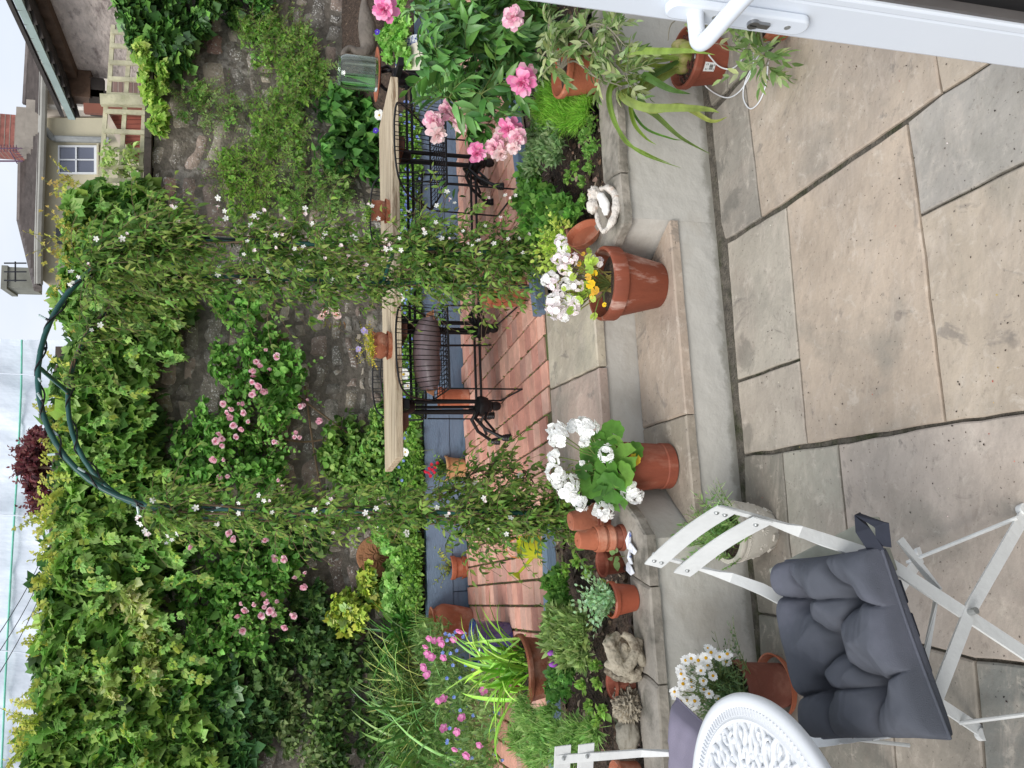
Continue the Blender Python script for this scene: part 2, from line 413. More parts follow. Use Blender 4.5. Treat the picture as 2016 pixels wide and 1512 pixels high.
# pots
def pot_prof(rt, rb, H, rim, th=.012, rimout=.008):
    return ([(0, 0), (rb-.004, 0), (rb, .004), (rt-rimout-.002, H-rim), (rt-rimout, H-rim)],
            [(rt-rimout, H-rim), (rt-.001, H-rim+.002), (rt, H-rim+.006), (rt+.001, H-.006), (rt-.003, H), (rt-th, H), (rt-th-.002, H-.006), (rb-th, .03), (0, .03)])
def pot(parent, pos, rt, rb, H, mt, rim=None, soil=.035, rot=None, name='pot', subname='rim', soilm=None, flip=False, rimout=.008):
    rim = H*.18 if rim is None else rim
    a, b = pot_prof(rt, rb, H, rim, th=max(.006, rt*.09), rimout=min(rimout, rt*.08))
    if flip: a = [(r, H-z) for r, z in a]; b = [(r, H-z) for r, z in b]
    body = MB().lathe(a, pos, rot=rot, n=44, closed=True).build(name, mt, parent, smooth=35)
    MB().lathe(b, pos, rot=rot, n=44, closed=True).build(subname, mt, body, smooth=35)
    if soil:
        zs = H-soil; rs = rb+(rt-rb)*zs/H-rt*.085
        MB().lathe([(0, zs+.01), (rs*.5, zs+.006), (rs, zs)], pos, rot=rot, n=24, closed=True).build('soil', soilm or M_soil, parent, smooth=60)
def potdims(xb, yb, xr, wt, wb, h0):
    p = G(xb, yb, h0); H = at(xr, yb, p.y).z-h0; s = px(p)
    pt = px(p+Vector((0, 0, H)))
    return p, wt/2*pt, wb/2*s, H
# ================================================================ THE SETTING
def FLy(X): return 2.64+.178*(X+.06)
fe = Vector((.9845, .1753, 0)); fn = Vector((.1753, -.9845, 0))
gm = MB(); gm.add([(-60, -10, -.03), (60, -10, -.03), (60, 120, -.03), (-60, 120, -.03)], [(0, 1, 2, 3)])
tag(gm.build('ground', mat('earth', S(90, 84, 70), .95, .3, 2)), kind='structure')
M_mortar = mat('mortar', S(98, 92, 82), .95, .35, 30, bump=1.5, bscale=90, col2=S(64, 66, 44), c2scale=7, c2lo=.5, c2hi=.62)
gm = MB(); gm.add([(-4, .6, 0), (4, .6, 0), (4, 3.6, 0), (-4, 2.3, 0)], [(0, 1, 2, 3)])
tag(gm.build('mortar_bed', M_mortar), kind='structure')
def slab_material():
    M = mat('sandstone', (1, 1, 1), .72, .14, 3.0, bump=1.0, bscale=16, attr=True, spec=.35)
    t = M.node_tree; K = t.links.new; b = t.nodes['Principled BSDF']; src = b.inputs['Base Color'].links[0].from_socket
    tc = [n for n in t.nodes if n.type == 'TEX_COORD'][0]
    def noise_(s, d, r=.6, dist=0, stretch=None):
        n = t.nodes.new('ShaderNodeTexNoise'); n.inputs['Scale'].default_value = s; n.inputs['Detail'].default_value = d; n.inputs['Roughness'].default_value = r; n.inputs['Distortion'].default_value = dist
        if stretch:
            mp = t.nodes.new('ShaderNodeMapping'); mp.inputs['Scale'].default_value = stretch; mp.inputs['Rotation'].default_value = (0, 0, .17); K(tc.outputs['Object'], mp.inputs[0]); K(mp.outputs[0], n.inputs['Vector'])
        else: K(tc.outputs['Object'], n.inputs['Vector'])
        return n.outputs[0]
    def over(src, fac_sock, lo, hi, col, amt=1.0, mode='MIX'):
        mr = t.nodes.new('ShaderNodeMapRange'); mr.inputs[1].default_value = lo; mr.inputs[2].default_value = hi; mr.inputs[4].default_value = amt; K(fac_sock, mr.inputs[0])
        mx = t.nodes.new('ShaderNodeMix'); mx.data_type = 'RGBA'; mx.blend_type = mode; K(mr.outputs[0], mx.inputs[0]); K(src, mx.inputs[6]); mx.inputs[7].default_value = (*col, 1); return mx.outputs[2]
    src = over(src, noise_(1.6, 6, .6, 1.5), .48, .68, S(156, 144, 132), .6)
    src = over(src, noise_(2.3, 7, .62, 1.2), .52, .72, S(134, 130, 120), .65)
    src = over(src, noise_(5, 9, .75, .8, (1, 2.6, 1)), .52, .74, S(196, 184, 170), .55)
    src = over(src, noise_(9, 8, .7, .4, (1, 2, 1)), .58, .72, S(122, 108, 98), .4)
    src = over(src, noise_(3.2, 5, .7, 2), .60, .66, S(116, 110, 104), .55)
    src = over(src, noise_(16, 8, .75, .6), .56, .66, S(206, 196, 182), .4)
    src = over(src, noise_(90, 3, .6), .66, .72, S(66, 58, 52), .75)
    src = over(src, noise_(28, 6, .7), .60, .72, S(112, 104, 96), .45)
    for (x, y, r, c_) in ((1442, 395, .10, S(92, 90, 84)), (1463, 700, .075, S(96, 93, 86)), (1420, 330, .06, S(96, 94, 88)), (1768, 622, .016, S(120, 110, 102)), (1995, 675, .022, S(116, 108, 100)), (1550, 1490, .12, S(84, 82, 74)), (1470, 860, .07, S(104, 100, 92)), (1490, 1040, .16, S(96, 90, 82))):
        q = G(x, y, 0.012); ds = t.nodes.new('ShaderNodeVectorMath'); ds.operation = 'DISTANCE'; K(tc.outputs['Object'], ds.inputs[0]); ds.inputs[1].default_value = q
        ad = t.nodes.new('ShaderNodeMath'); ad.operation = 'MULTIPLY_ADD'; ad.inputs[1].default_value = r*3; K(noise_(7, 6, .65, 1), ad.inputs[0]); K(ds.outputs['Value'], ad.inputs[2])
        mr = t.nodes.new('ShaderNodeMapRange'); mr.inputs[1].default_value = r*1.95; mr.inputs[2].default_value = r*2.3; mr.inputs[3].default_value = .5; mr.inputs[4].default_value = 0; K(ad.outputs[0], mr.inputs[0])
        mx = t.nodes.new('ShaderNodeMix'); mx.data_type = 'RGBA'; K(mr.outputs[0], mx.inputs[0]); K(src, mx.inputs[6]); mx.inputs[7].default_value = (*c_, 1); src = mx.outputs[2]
    K(src, b.inputs['Base Color'])
    return M
M_slab = slab_material()
def slab_mb(mb, pts, z1, th, gap=.009, jit=.0035, col=(1, 1, 1), seg=.05, drop=.004):
    pts = [Vector((p[0], p[1], 0)) for p in pts]; n = len(pts); c = sum(pts, Vector())/n
    area = sum(pts[i].x*pts[(i+1) % n].y-pts[(i+1) % n].x*pts[i].y for i in range(n))
    if area < 0: pts.reverse()
    ins = []
    for i in range(n):
        a, b, d = pts[i-1], pts[i], pts[(i+1) % n]; e1 = (b-a).normalized(); e2 = (d-b).normalized()
        n1 = Vector((-e1.y, e1.x, 0)); n2 = Vector((-e2.y, e2.x, 0)); bi = (n1+n2); bi = bi/max(.4, bi.length_squared)*2
        ins.append(b+bi*gap/1)
    ring = []
    for i in range(n):
        a, b = ins[i], ins[(i+1) % n]; k = max(1, int((b-a).length/seg))
        for j in range(k):
            p = a.lerp(b, j/k); q = p*11; p = p+Vector((noise.noise(q), noise.noise(q+Vector((9, 3, 1))), 0))*jit
            ring.append(p)
    m_ = len(ring); V = []
    for off, z in ((0, z1-th), (0, z1-drop), (drop*1.2, z1)):
        for p in ring: V.append((p.x+(c.x-p.x)*off/max(.01, (c-p).length), p.y+(c.y-p.y)*off/max(.01, (c-p).length), z))
    mb.cur = col
    mb.add(V, [(r*m_+i, r*m_+(i+1) % m_, (r+1)*m_+(i+1) % m_, (r+1)*m_+i) for r in range(2) for i in range(m_)]+[tuple(2*m_+i for i in range(m_))])
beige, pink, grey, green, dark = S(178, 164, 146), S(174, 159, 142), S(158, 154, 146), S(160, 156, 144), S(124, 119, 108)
SL = [([(1503, 431), (1860, 185), (1835, 10), (1800, -150), (1640, -20), (1470, 152)], pink),
      ([(1405, 225), (1470, 152), (1503, 431), (1432, 474), (1424, 440)], S(146, 140, 130)),
      ([(1399, 190), (1404, 213), (1437, 178), (1435, 100), (1389, 60)], dark),
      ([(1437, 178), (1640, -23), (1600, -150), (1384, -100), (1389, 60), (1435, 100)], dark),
      ([(1860, 185), (1952, 128), (2120, 30), (2120, -100), (1835, -80), (1845, 113)], beige),
      ([(1436, 478), (1553, 405), (1579, 708), (1456, 750)], S(172, 164, 150)),
      ([(1456, 752), (1579, 710), (1595, 876), (1470, 896)], S(170, 160, 146)),
      ([(1553, 405), (1792, 240), (1817, 423), (1867, 834), (1595, 876), (1579, 708)], S(179, 163, 145)),
      ([(1792, 240), (1860, 185), (1952, 128), (2150, -10), (2150, 260), (2016, 325), (1817, 424)], S(162, 156, 147)),
      ([(1817, 424), (2016, 325), (2150, 260), (2150, 795), (2016, 812), (1867, 834)], beige),
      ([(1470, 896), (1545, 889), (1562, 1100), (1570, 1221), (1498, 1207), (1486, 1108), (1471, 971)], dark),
      ([(1545, 889), (1655, 874), (1675, 1068), (1693, 1243), (1570, 1221), (1562, 1100)], S(160, 155, 142)),
      ([(1655, 874), (1867, 834), (2016, 812), (2150, 795), (2150, 1325), (2016, 1305), (1925, 1298), (1812, 1270), (1693, 1243), (1675, 1068)], S(178, 166, 154)),
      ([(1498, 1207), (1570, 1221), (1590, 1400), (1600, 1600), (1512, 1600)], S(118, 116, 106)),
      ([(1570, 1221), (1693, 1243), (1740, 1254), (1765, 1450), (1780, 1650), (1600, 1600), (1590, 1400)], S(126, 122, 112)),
      ([(1740, 1254), (1812, 1270), (1925, 1298), (1945, 1512), (1960, 1700), (1780, 1650), (1765, 1450)], S(150, 142, 130)),
      ([(1925, 1298), (2016, 1305), (2150, 1325), (2150, 1700), (1960, 1700), (1945, 1512)], S(128, 128, 122))]
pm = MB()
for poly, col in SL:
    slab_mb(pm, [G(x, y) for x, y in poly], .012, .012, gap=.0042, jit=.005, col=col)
# the paving goes on beyond what the frame takes in
for i in range(7):
    for j in range(2):
        x0 = -3.4+i*.62; p0 = Vector((x0, .95-.0*j, 0))
pav = pm.build('paving', M_slab); tag(pav, kind='structure')
# low rendered walls with stone copings and the two steps between them
C1, R2, C0, L2 = Vector((.628, 2.762, 0)), Vector((.361, 3.083, 0)), Vector((-.544, 2.583, 0)), Vector((-.319, 2.96, 0))
C1.y = FLy(C1.x); C0.y = FLy(C0.x)
M_rend = mat('painted_render', S(186, 183, 175), .78, .05, 2.0, bump=.9, bscale=12, col2=S(168, 161, 149), c2scale=2.5, c2lo=.55, c2hi=.8)
def grime(M):      # dirty green-black splash band where the wall stands on the paving (dirt with its own shape)
    t = M.node_tree; K = t.links.new; b = t.nodes['Principled BSDF']; src = b.inputs['Base Color'].links[0].from_socket
    tc = [n for n in t.nodes if n.type == 'TEX_COORD'][0]; sp = t.nodes.new('ShaderNodeSeparateXYZ'); K(tc.outputs['Object'], sp.inputs[0])
    n = t.nodes.new('ShaderNodeTexNoise'); n.inputs['Scale'].default_value = 14; n.inputs['Detail'].default_value = 8; n.inputs['Roughness'].default_value = .7; K(tc.outputs['Object'], n.inputs['Vector'])
    a = t.nodes.new('ShaderNodeMath'); a.operation = 'MULTIPLY_ADD'; a.inputs[1].default_value = -.09; K(n.outputs[0], a.inputs[0]); K(sp.outputs[2], a.inputs[2])
    mr = t.nodes.new('ShaderNodeMapRange'); mr.inputs[1].default_value = -.035; mr.inputs[2].default_value = -.012; mr.inputs[3].default_value = .5; mr.inputs[4].default_value = 0; K(a.outputs[0], mr.inputs[0])
    mx = t.nodes.new('ShaderNodeMix'); mx.data_type = 'RGBA'; K(mr.outputs[0], mx.inputs[0]); K(src, mx.inputs[6]); mx.inputs[7].default_value = (*S(88, 84, 66), 1); K(mx.outputs[2], b.inputs['Base Color'])
grime(M_rend)
def thick_wall(mb, poly, z0, z1): mb.prism([(p.x, p.y) for p in poly], z0, z1)
def P2(x, off=0): return Vector((x, FLy(x)+off, 0))
t_l = thing('garden_wall', 'low pale grey rendered wall left of the steps with stone coping', 'low wall', (-1.5, FLy(-1.5), 0))
lw = [P2(-3.4), C0, L2, L2+Vector((-.13, .06, 0)), C0+Vector((-.1, .2, 0)), P2(-3.4, .17)]
mb = MB(); thick_wall(mb, lw, -.02, .362); mb.build('rendered_wall', M_rend, t_l)
t_r = thing('garden_wall', 'low pale grey rendered wall right of the steps beneath the orchid leaves', 'low wall', (1.5, FLy(1.5), 0))
rw = [P2(3.2, .17), C1+Vector((.1, .2, 0)), R2+Vector((.12, .09, 0)), R2, C1, P2(3.2)]
mb = MB(); thick_wall(mb, rw, -.02, .357); mb.build('rendered_wall', M_rend, t_r)
M_cope = mat('coping_stone', S(150, 143, 132), .85, .18, 9, bump=.9, bscale=26, col2=S(104, 100, 90), c2scale=5, c2lo=.48, c2hi=.62)
def cope(parent, xs, z0, z1, endp, side):
    for a, b in zip(xs[:-1], xs[1:]):
        mb = MB(); slab_mb(mb, [P2(a, -.02), P2(b, -.02), P2(b, .15), P2(a, .15)], z1, z1-z0, gap=.003, jit=.012, seg=.04, drop=.007)
        mb.build('coping_stone', M_cope, parent)
    mb = MB(); slab_mb(mb, endp, z1+.004, z1-z0, gap=.003, jit=.011, seg=.04, drop=.007); mb.build('coping_stone', M_cope, parent)
cope(t_l, [-3.4, -2.6, -1.75, -1.02, -.70], .362, .402, [P2(-.70, -.02), C0+Vector((.02, -.02, 0)), L2+Vector((.025, 0, 0)), L2+Vector((-.13, .05, 0)), P2(-.70, .15)], -1)
cope(t_r, [.80, 1.35, 2.1, 3.2], .357, .395, [P2(.80, -.02), P2(.80, .15), R2+Vector((.14, .07, 0)), R2+Vector((-.025, 0, 0)), C1+Vector((-.02, -.025, 0))], 1)
st = thing('stone_steps', 'two broad sandstone steps with painted risers leading up to the brick terrace', 'steps', (0, 2.65, 0))
b2l, b2r = Vector((-.62, 3.53, 0)), Vector((.42, 3.72, 0))
mb = MB(); thick_wall(mb, [C0+Vector((.001, 0, 0)), C1-Vector((.001, 0, 0)), R2, L2], -.02, .168); mb.build('riser', M_rend, st)
mb = MB(); thick_wall(mb, [L2+Vector((.001, 0, 0)), R2-Vector((.001, 0, 0)), b2r, b2l], -.02, .348); mb.build('riser', M_rend, st)
def lerp(a, b, t): return a.lerp(b, t)
off1 = fn*.014
ja, jb = G(1266, 844, .2), G(1348, 817, .2)
ja = L2.lerp(R2, (ja.x-L2.x)/(R2.x-L2.x)); jb = C0.lerp(C1, (jb.x-C0.x)/(C1.x-C0.x))
for pts, col in (([L2, ja, jb+off1, C0+off1], S(150, 140, 126)), ([ja, R2, C1+off1, jb+off1], S(170, 154, 138))):
    mb = MB(); slab_mb(mb, pts, .205, .037, gap=.002, jit=.004, col=col, drop=.006); mb.build('tread', M_slab, st)
ja, jb = G(1093, 767, .385), G(1168, 724, .385)
ja = b2l.lerp(b2r, (ja.x-b2l.x)/(b2r.x-b2l.x)); jb = L2.lerp(R2, (jb.x-L2.x)/(R2.x-L2.x))
for pts, col in (([b2l, ja, jb+off1, L2+off1], S(172, 152, 140)), ([ja, b2r, R2+off1, jb+off1], S(186, 176, 156))):
    mb = MB(); slab_mb(mb, pts, .388, .04, gap=.004, jit=.004, col=col, drop=.006); mb.build('tread', M_slab, st)
# soil of the beds
def soil_bed(p00, p10, p11, p01, z, nu, nv, amp=.02):
    V = []
    for j in range(nv+1):
        for i in range(nu+1):
            u, v = i/nu, j/nv; p = p00.lerp(p10, u).lerp(p01.lerp(p11, u), v)
            h = noise.fractal(Vector((p.x*9, p.y*9, 1)), .8, 2.1, 4)*amp + noise.noise(Vector((p.x*45, p.y*45, 3)))*amp*.5
            V.append((p.x, p.y, z+h))
    Fc = [(j*(nu+1)+i, j*(nu+1)+i+1, (j+1)*(nu+1)+i+1, (j+1)*(nu+1)+i) for j in range(nv) for i in range(nu)]
    mb = MB(); mb.add(V, Fc); o = mb.build('soil', M_soil, smooth=60); tag(o, kind='structure')
sA, sB = G(1075, 1068, .42), G(1086, 1440, .42)
sl_dir = (sA-sB); sl_dir.z = 0; sl_dir.normalize()
sl_n = Vector((sl_dir.y, -sl_dir.x, 0))        # towards the house
def SLp(X, off=0):                              # the line of the front sleepers
    t = (X-sA.x)/sl_dir.x; p = sA+sl_dir*t+sl_n*off; p.z = 0; return p
soil_bed(P2(-3.4, .12), C0+Vector((-.05, .12, 0)), Vector((-.55, 3.56, 0)), SLp(-3.4), .365, 150, 60)
sR = G(1032, 400, .42); sE = G(1058, 600, .42)
sr_dir = (sR-sE); sr_dir.z = 0; sr_dir.normalize(); sr_n = Vector((sr_dir.y, -sr_dir.x, 0))
def SRp(X, off=0):
    t = (X-sE.x)/sr_dir.x; p = sE+sr_dir*t+sr_n*off; p.z = 0; return p
soil_bed(R2+Vector((.05, .06, 0)), P2(3.2, .12), SRp(3.2), SRp(.36), .36, 150, 60)
mb = MB(); mb.add([C1+Vector((.05, .1, .35)), P2(1.2, .1)+Vector((0, 0, .35)), R2+Vector((.5, .3, .35)), R2+Vector((.02, .04, .35))], [(0, 1, 2, 3)])
tag(mb.build('soil', M_soil), kind='structure')
# scattered grit and bark on the soil
pts = []
for k in range(2600):
    X = random.uniform(-2.4, 2.6)
    if -.5 < X < .45: continue
    if X < 0: a, b = FLy(X)+.16, SLp(X).y-.02
    else: a, b = FLy(X)+.15, SRp(X).y-.02
    pts.append((X, random.uniform(a, b), .368+random.uniform(0, .012)))
n = len(pts)
V = leafmesh('g', np.array(pts), rnd(n)*np.array([1, 1, .25]), np.array([0, 0, 1.])+rnd(n, .4), RNG.uniform(.012, .04, n), 'oval', cols_of(n, [S(96, 76, 60), S(140, 122, 104), S(60, 48, 42), S(168, 150, 132), S(84, 90, 60)], [.35, .2, .3, .08, .07], .25))
tag(put('bark_mulch', None, V, mat('mulch', (1, 1, 1), .9, .2, 40, attr=True)), 'brown bark chips scattered over the soil of the front beds', 'mulch', kind='stuff')
# blue sleepers
M_blue = mat('blue_paint', S(104, 124, 146), .6, .07, 5, bump=.5, bscale=26, stretch=(1, 8, 8), col2=S(80, 98, 118), c2scale=3, c2lo=.55, c2hi=.7)
def bar(mb, a, b, n, th, z0, z1):            # box whose front face runs a->b; n points to the house
    a = Vector((a.x, a.y, 0)); b = Vector((b.x, b.y, 0))
    mb.prism([(q.x, q.y) for q in (a, b, b-n*th, a-n*th)], z0, z1)
t1 = thing('timber_edging', 'slate blue painted timber edging between left flower bed and brick terrace', 'edging', SLp(-1.2))
for a, b in ((-3.3, -1.475), (-1.47, -1.015), (-.985, -.63)):
    mb = MB(); bar(mb, SLp(a), SLp(b), sl_n, .07, .30, .42); mb.build('timber', M_blue, t1, bevel=.003)
t2 = thing('timber_edging', 'slate blue painted timber edging with its cut end beside the pink geranium pot', 'edging', SRp(.7))
e0 = G(1085, 612, .36); x0 = .365
for a, b in ((x0, 1.55), (1.553, 3.2)):
    mb = MB(); bar(mb, SRp(a), SRp(b), sr_n, .075, .30, .425); mb.build('timber', M_blue, t2, bevel=.003)
kA, kB = G(921, 1208, .385), G(896, 250, .385); kd = (kB-kA).normalized(); kn = Vector((kd.y, -kd.x, 0))
def KP(X): t = (X-kA.x)/kd.x; p = kA+kd*t; p.z = 0; return p
def kx(y, V): return onp(V, y, kA, kn).x
t3 = thing('sleeper_wall', 'slate blue painted sleeper wall two courses high behind the brick terrace', 'retaining wall', KP(0))
top = [-2.9, kx(613, 860), 3.4]; bot = [-2.9, kx(1165, 900), kx(612, 900), 3.4]
ztop = (onp(832, 700, kA, kn).z); zmid = onp(882, 700, kA, kn).z
for xs, z0, z1, o in ((top, zmid+.002, ztop, 0), (bot, .33, zmid, .004)):
    for a, b in zip(xs[:-1], xs[1:]):
        mb = MB(); bar(mb, KP(a+.002)-kn*o, KP(b-.002)-kn*o, kn, .1, z0, z1); mb.build('sleeper', M_blue, t3, bevel=.004)
WP = lambda X, o=0: Vector((X, WD+math.tan(A7)*X, 0))+WN*o
soil_bed(KP(-3.6), KP(3.6), WP(3.8), WP(-3.8), ztop-.05, 160, 40)
# brick terrace
M_brickp = mat('paving_brick', (1, 1, 1), .85, .12, 14, bump=.6, bscale=60, attr=True, col2=S(190, 160, 148), c2scale=9, c2lo=.6, c2hi=.78)
mb = MB(); mb.add([SLp(-3.4)+Vector((0, 0, .372)), Vector((-.6, 3.5, .372)), Vector((.42, 3.7, .372)), SRp(3.4)+Vector((0, 0, .372)), KP(3.4)+Vector((0, 0, .372)), KP(-3.4)+Vector((0, 0, .372))], [(0, 1, 2, 3, 4, 5)])
M_joint = mat('sand_joint', S(96, 80, 66), .95, .3, 40, col2=S(84, 96, 50), c2scale=10, c2lo=.45, c2hi=.6)
tag(mb.build('terrace_bed', M_joint), kind='structure')
ba = R_(15); bx_ = Vector((math.cos(ba), math.sin(ba), 0)); by_ = Vector((-math.sin(ba), math.cos(ba), 0)); mb = MB()
CWid, CLen = .130, .108
for i in range(-30, 34):
    sh = random.uniform(0, 1)*.5+(.5 if i % 2 else 0)
    for j in range(-2, 26):
        c = Vector((0, 3.4, 0))+bx_*(i*CWid)+by_*((j+sh)*CLen); 
        yf = SLp(c.x).y if c.x < -.62 else (SRp(c.x).y if c.x > .42 else 3.53+(c.x+.62)*.183)
        if c.y < yf+.06 or c.y > KP(c.x).y-.035 or abs(c.x) > 3.3: continue
        hx, hy = CWid/2-.0052-random.uniform(0, .002), CLen/2-.0018-random.uniform(0, .001); tl = random.uniform(-.002, .002)
        q = random.uniform(.9, 1.08); mb.cur = tuple(v*q for v in random.choice((S(214, 158, 138), S(206, 146, 128), S(222, 172, 152), S(194, 138, 122), S(210, 166, 148), S(186, 142, 128))))
        V = []
        for (sx, sy) in ((-1, -1), (1, -1), (1, 1), (-1, 1)):
            p = c+bx_*hx*sx+by_*hy*sy; V.append((p.x, p.y, .366))
        for (sx, sy) in ((-1, -1), (1, -1), (1, 1), (-1, 1)):
            p = c+bx_*hx*sx+by_*hy*sy; V.append((p.x, p.y, .3815+tl))
        for (sx, sy) in ((-1, -1), (1, -1), (1, 1), (-1, 1)):
            p = c+bx_*(hx-.003)*sx+by_*(hy-.003)*sy; V.append((p.x, p.y, .385+tl))
        mb.add(V, [(0, 1, 5, 4), (1, 2, 6, 5), (2, 3, 7, 6), (3, 0, 4, 7), (4, 5, 9, 8), (5, 6, 10, 9), (6, 7, 11, 10), (7, 4, 8, 11), (8, 9, 10, 11)])
tag(mb.build('brick_paving', M_brickp), kind='structure')
# weeds and moss in the joints
pts = []
for k in range(3600):
    i = random.randint(-20, 20); d = random.uniform(0, 2.4); p = Vector((0, 3.4, 0))+bx_*((i+.5)*CWid)+by_*d
    if noise.noise(p*4) < -.12: continue
    if KP(p.x).y-.03 > p.y > (SLp(p.x).y if p.x < -.62 else (SRp(p.x).y if p.x > .42 else 3.53+(p.x+.62)*.183))+.02: pts.append((p.x+random.gauss(0, .004), p.y, .380))
n = len(pts)
V = leafmesh('w', np.array(pts), rnd(n)*.6+np.array([0, 0, .5]), rnd(n), RNG.uniform(.006, .017, n), 'oval', cols_of(n, [S(96, 116, 52), S(120, 128, 66), S(72, 84, 44)]))
tag(put('joint_weeds', None, V, M_leaf), 'tiny weeds and moss growing in the joints of the brick terrace', 'weeds', kind='stuff')
# litter on the patio: fallen petals, twigs and crumbs
pts = []; 
for k in range(330):
    x, y = random.uniform(1480, 2030), random.uniform(80, 1400); p = G(x, y, .0135)
    if noise.noise(p*5) > -.05 or random.random() < .15: pts.append(tuple(p))
n = len(pts)
V = leafmesh('w', np.array(pts), rnd(n)*np.array([1, 1, .05]), np.array([0, 0, 1.])+rnd(n, .15), RNG.uniform(.002, .007, n), 'oval', cols_of(n, [S(48, 38, 36), S(70, 56, 46), S(200, 90, 80), S(230, 226, 214), S(190, 170, 80)], [.62, .2, .05, .09, .04]))
tag(put('plant_litter', None, V, M_petal), 'small dark crumbs and fallen petals strewn across the patio slabs', 'litter', kind='stuff')
# ---------------------------------------------------------------- old stone wall
def stone_wall():
    t = thing('stone_wall', 'tall old rubble stone wall at the back, dark and patched with lime', 'stone wall', (0, WD, .5))
    M = mat('rubble_stone', (1, 1, 1), .9, .28, 11, bump=1.8, bscale=34, attr=True, col2=S(178, 174, 166), c2scale=17, c2lo=.60, c2hi=.65, spec=.2)
    t_ = M.node_tree; K = t_.links.new; b_ = t_.nodes['Principled BSDF']; src_ = b_.inputs['Base Color'].links[0].from_socket; tc_ = [q for q in t_.nodes if q.type == 'TEX_COORD'][0]
    n1 = t_.nodes.new('ShaderNodeTexNoise'); n1.inputs['Scale'].default_value = 75; n1.inputs['Detail'].default_value = 4; K(tc_.outputs['Object'], n1.inputs['Vector'])
    n2 = t_.nodes.new('ShaderNodeTexNoise'); n2.inputs['Scale'].default_value = 3.5; n2.inputs['Detail'].default_value = 4; K(tc_.outputs['Object'], n2.inputs['Vector'])
    ad = t_.nodes.new('ShaderNodeMath'); ad.operation = 'MULTIPLY_ADD'; ad.inputs[1].default_value = .5; K(n2.outputs[0], ad.inputs[0]); K(n1.outputs[0], ad.inputs[2])
    mr_ = t_.nodes.new('ShaderNodeMapRange'); mr_.inputs[1].default_value = .87; mr_.inputs[2].default_value = .92; K(ad.outputs[0], mr_.inputs[0])
    mx_ = t_.nodes.new('ShaderNodeMix'); mx_.data_type = 'RGBA'; K(mr_.outputs[0], mx_.inputs[0]); K(src_, mx_.inputs[6]); mx_.inputs[7].default_value = (*S(206, 202, 196), 1); K(mx_.outputs[2], b_.inputs['Base Color'])
    mb = MB(); z = .45
    rows = []
    while z < 2.62:
        h = random.uniform(.065, .19)
        if z < 1.3: h *= .75
        rows.append((z, h)); z += h
    for (z, h) in rows:
        s = -4.6+random.uniform(0, .2)
        while s < 4.9:
            L_ = h*random.uniform(.7, 2.6) if random.random() < .85 else h*.5
            L_ = max(.08, L_); nu, nv = 6, 4; dep = random.uniform(.0, .022); g = .004
            q = random.uniform(1.5, 2.5); base = random.choice((S(108, 101, 92), S(100, 94, 86), S(114, 106, 95), S(92, 88, 82), S(108, 96, 88), S(118, 111, 101)))
            if random.random() < .04: base = S(116, 94, 86)
            mb.cur = tuple(v*q for v in base)
            tl = [random.uniform(-.012, .012) for _ in range(4)]
            V = []
            for j in range(nv+1):
                for i in range(nu+1):
                    u, v = i/nu, j/nv
                    su = s+g+(L_-2*g)*u+tl[0]*(v-.5)+(tl[1] if i in (0, nu) else 0)*(.5-v)*.6; zz = z+g+(h-2*g)*v+tl[2]*(u-.5)
                    rc = min(u, 1-u, 1)*6; rv = min(v, 1-v)*5
                    cx_ = (1 if .99 > u > .01 else 0)*(1 if .99 > v > .01 else 0)
                    p = WX*su
                    nn = noise.fractal(Vector((su*9, zz*9, 5)), .8, 2, 3)
                    edge = 1 if cx_ else 0
                    corner = (i in (0, nu)) and (j in (0, nv))
                    if corner: su += (.010 if i == 0 else -.010); zz += (.007 if j == 0 else -.007); p = WX*su
                    o = (dep*.6+.006*edge+nn*.016) if edge else -.019+(.0 if not corner else -.01)
                    if edge and (i in (1, nu-1) or j in (1, nv-1)): o -= .006
                    ws = Vector((su*1.7, zz*1.7, 3)); wf = Vector((su*5, zz*5, 8))
                    su2 = su+.09*noise.noise(ws)+.035*noise.noise(wf)+.012*noise.noise(wf*3.1); zz2 = zz+.11*noise.noise(ws+Vector((5, 9, 2)))+.038*noise.noise(wf+Vector((3, 1, 7)))+.012*noise.noise(wf*3.3)
                    p = Vector((0, WD, 0))+WX*su2+WN*o; V.append((p.x, p.y, zz2))
            mb.add(V, [(j*(nu+1)+i, j*(nu+1)+i+1, (j+1)*(nu+1)+i+1, (j+1)*(nu+1)+i) for j in range(nv) for i in range(nu)])
            s += L_
    mb.build('masonry', M, t, smooth=55)
    mb = MB(); a, b = WP(-4.8, -.002), WP(5.0, -.002)
    mb.prism([(q.x, q.y) for q in (a, b, b-WN*.4, a-WN*.4)], .3, 2.62)
    mb.build('mortar', mat('lime_mortar', S(104, 97, 88), .95, .3, 20, bump=1, bscale=50, col2=S(140, 134, 126), c2scale=8, c2lo=.55, c2hi=.62), t)
    for a, b in ((-4.8, -1.9), (-1.9, -.35), (-.35, .6), (.6, 1.9), (1.9, 3.2), (3.2, 5)):
        mb = MB(); p, q = WP(a+.003, .06), WP(b-.003, .06); mb.prism([(v.x, v.y) for v in (p, q, q-WN*.5, p-WN*.5)], 2.63, 2.68)
        mb.build('coping_slab', mat('dark_slab', S(70, 62, 56), .9, .25, 8, bump=1, bscale=30), t)
    # a rusty iron strap let into the wall under the creeper
stone_wall()
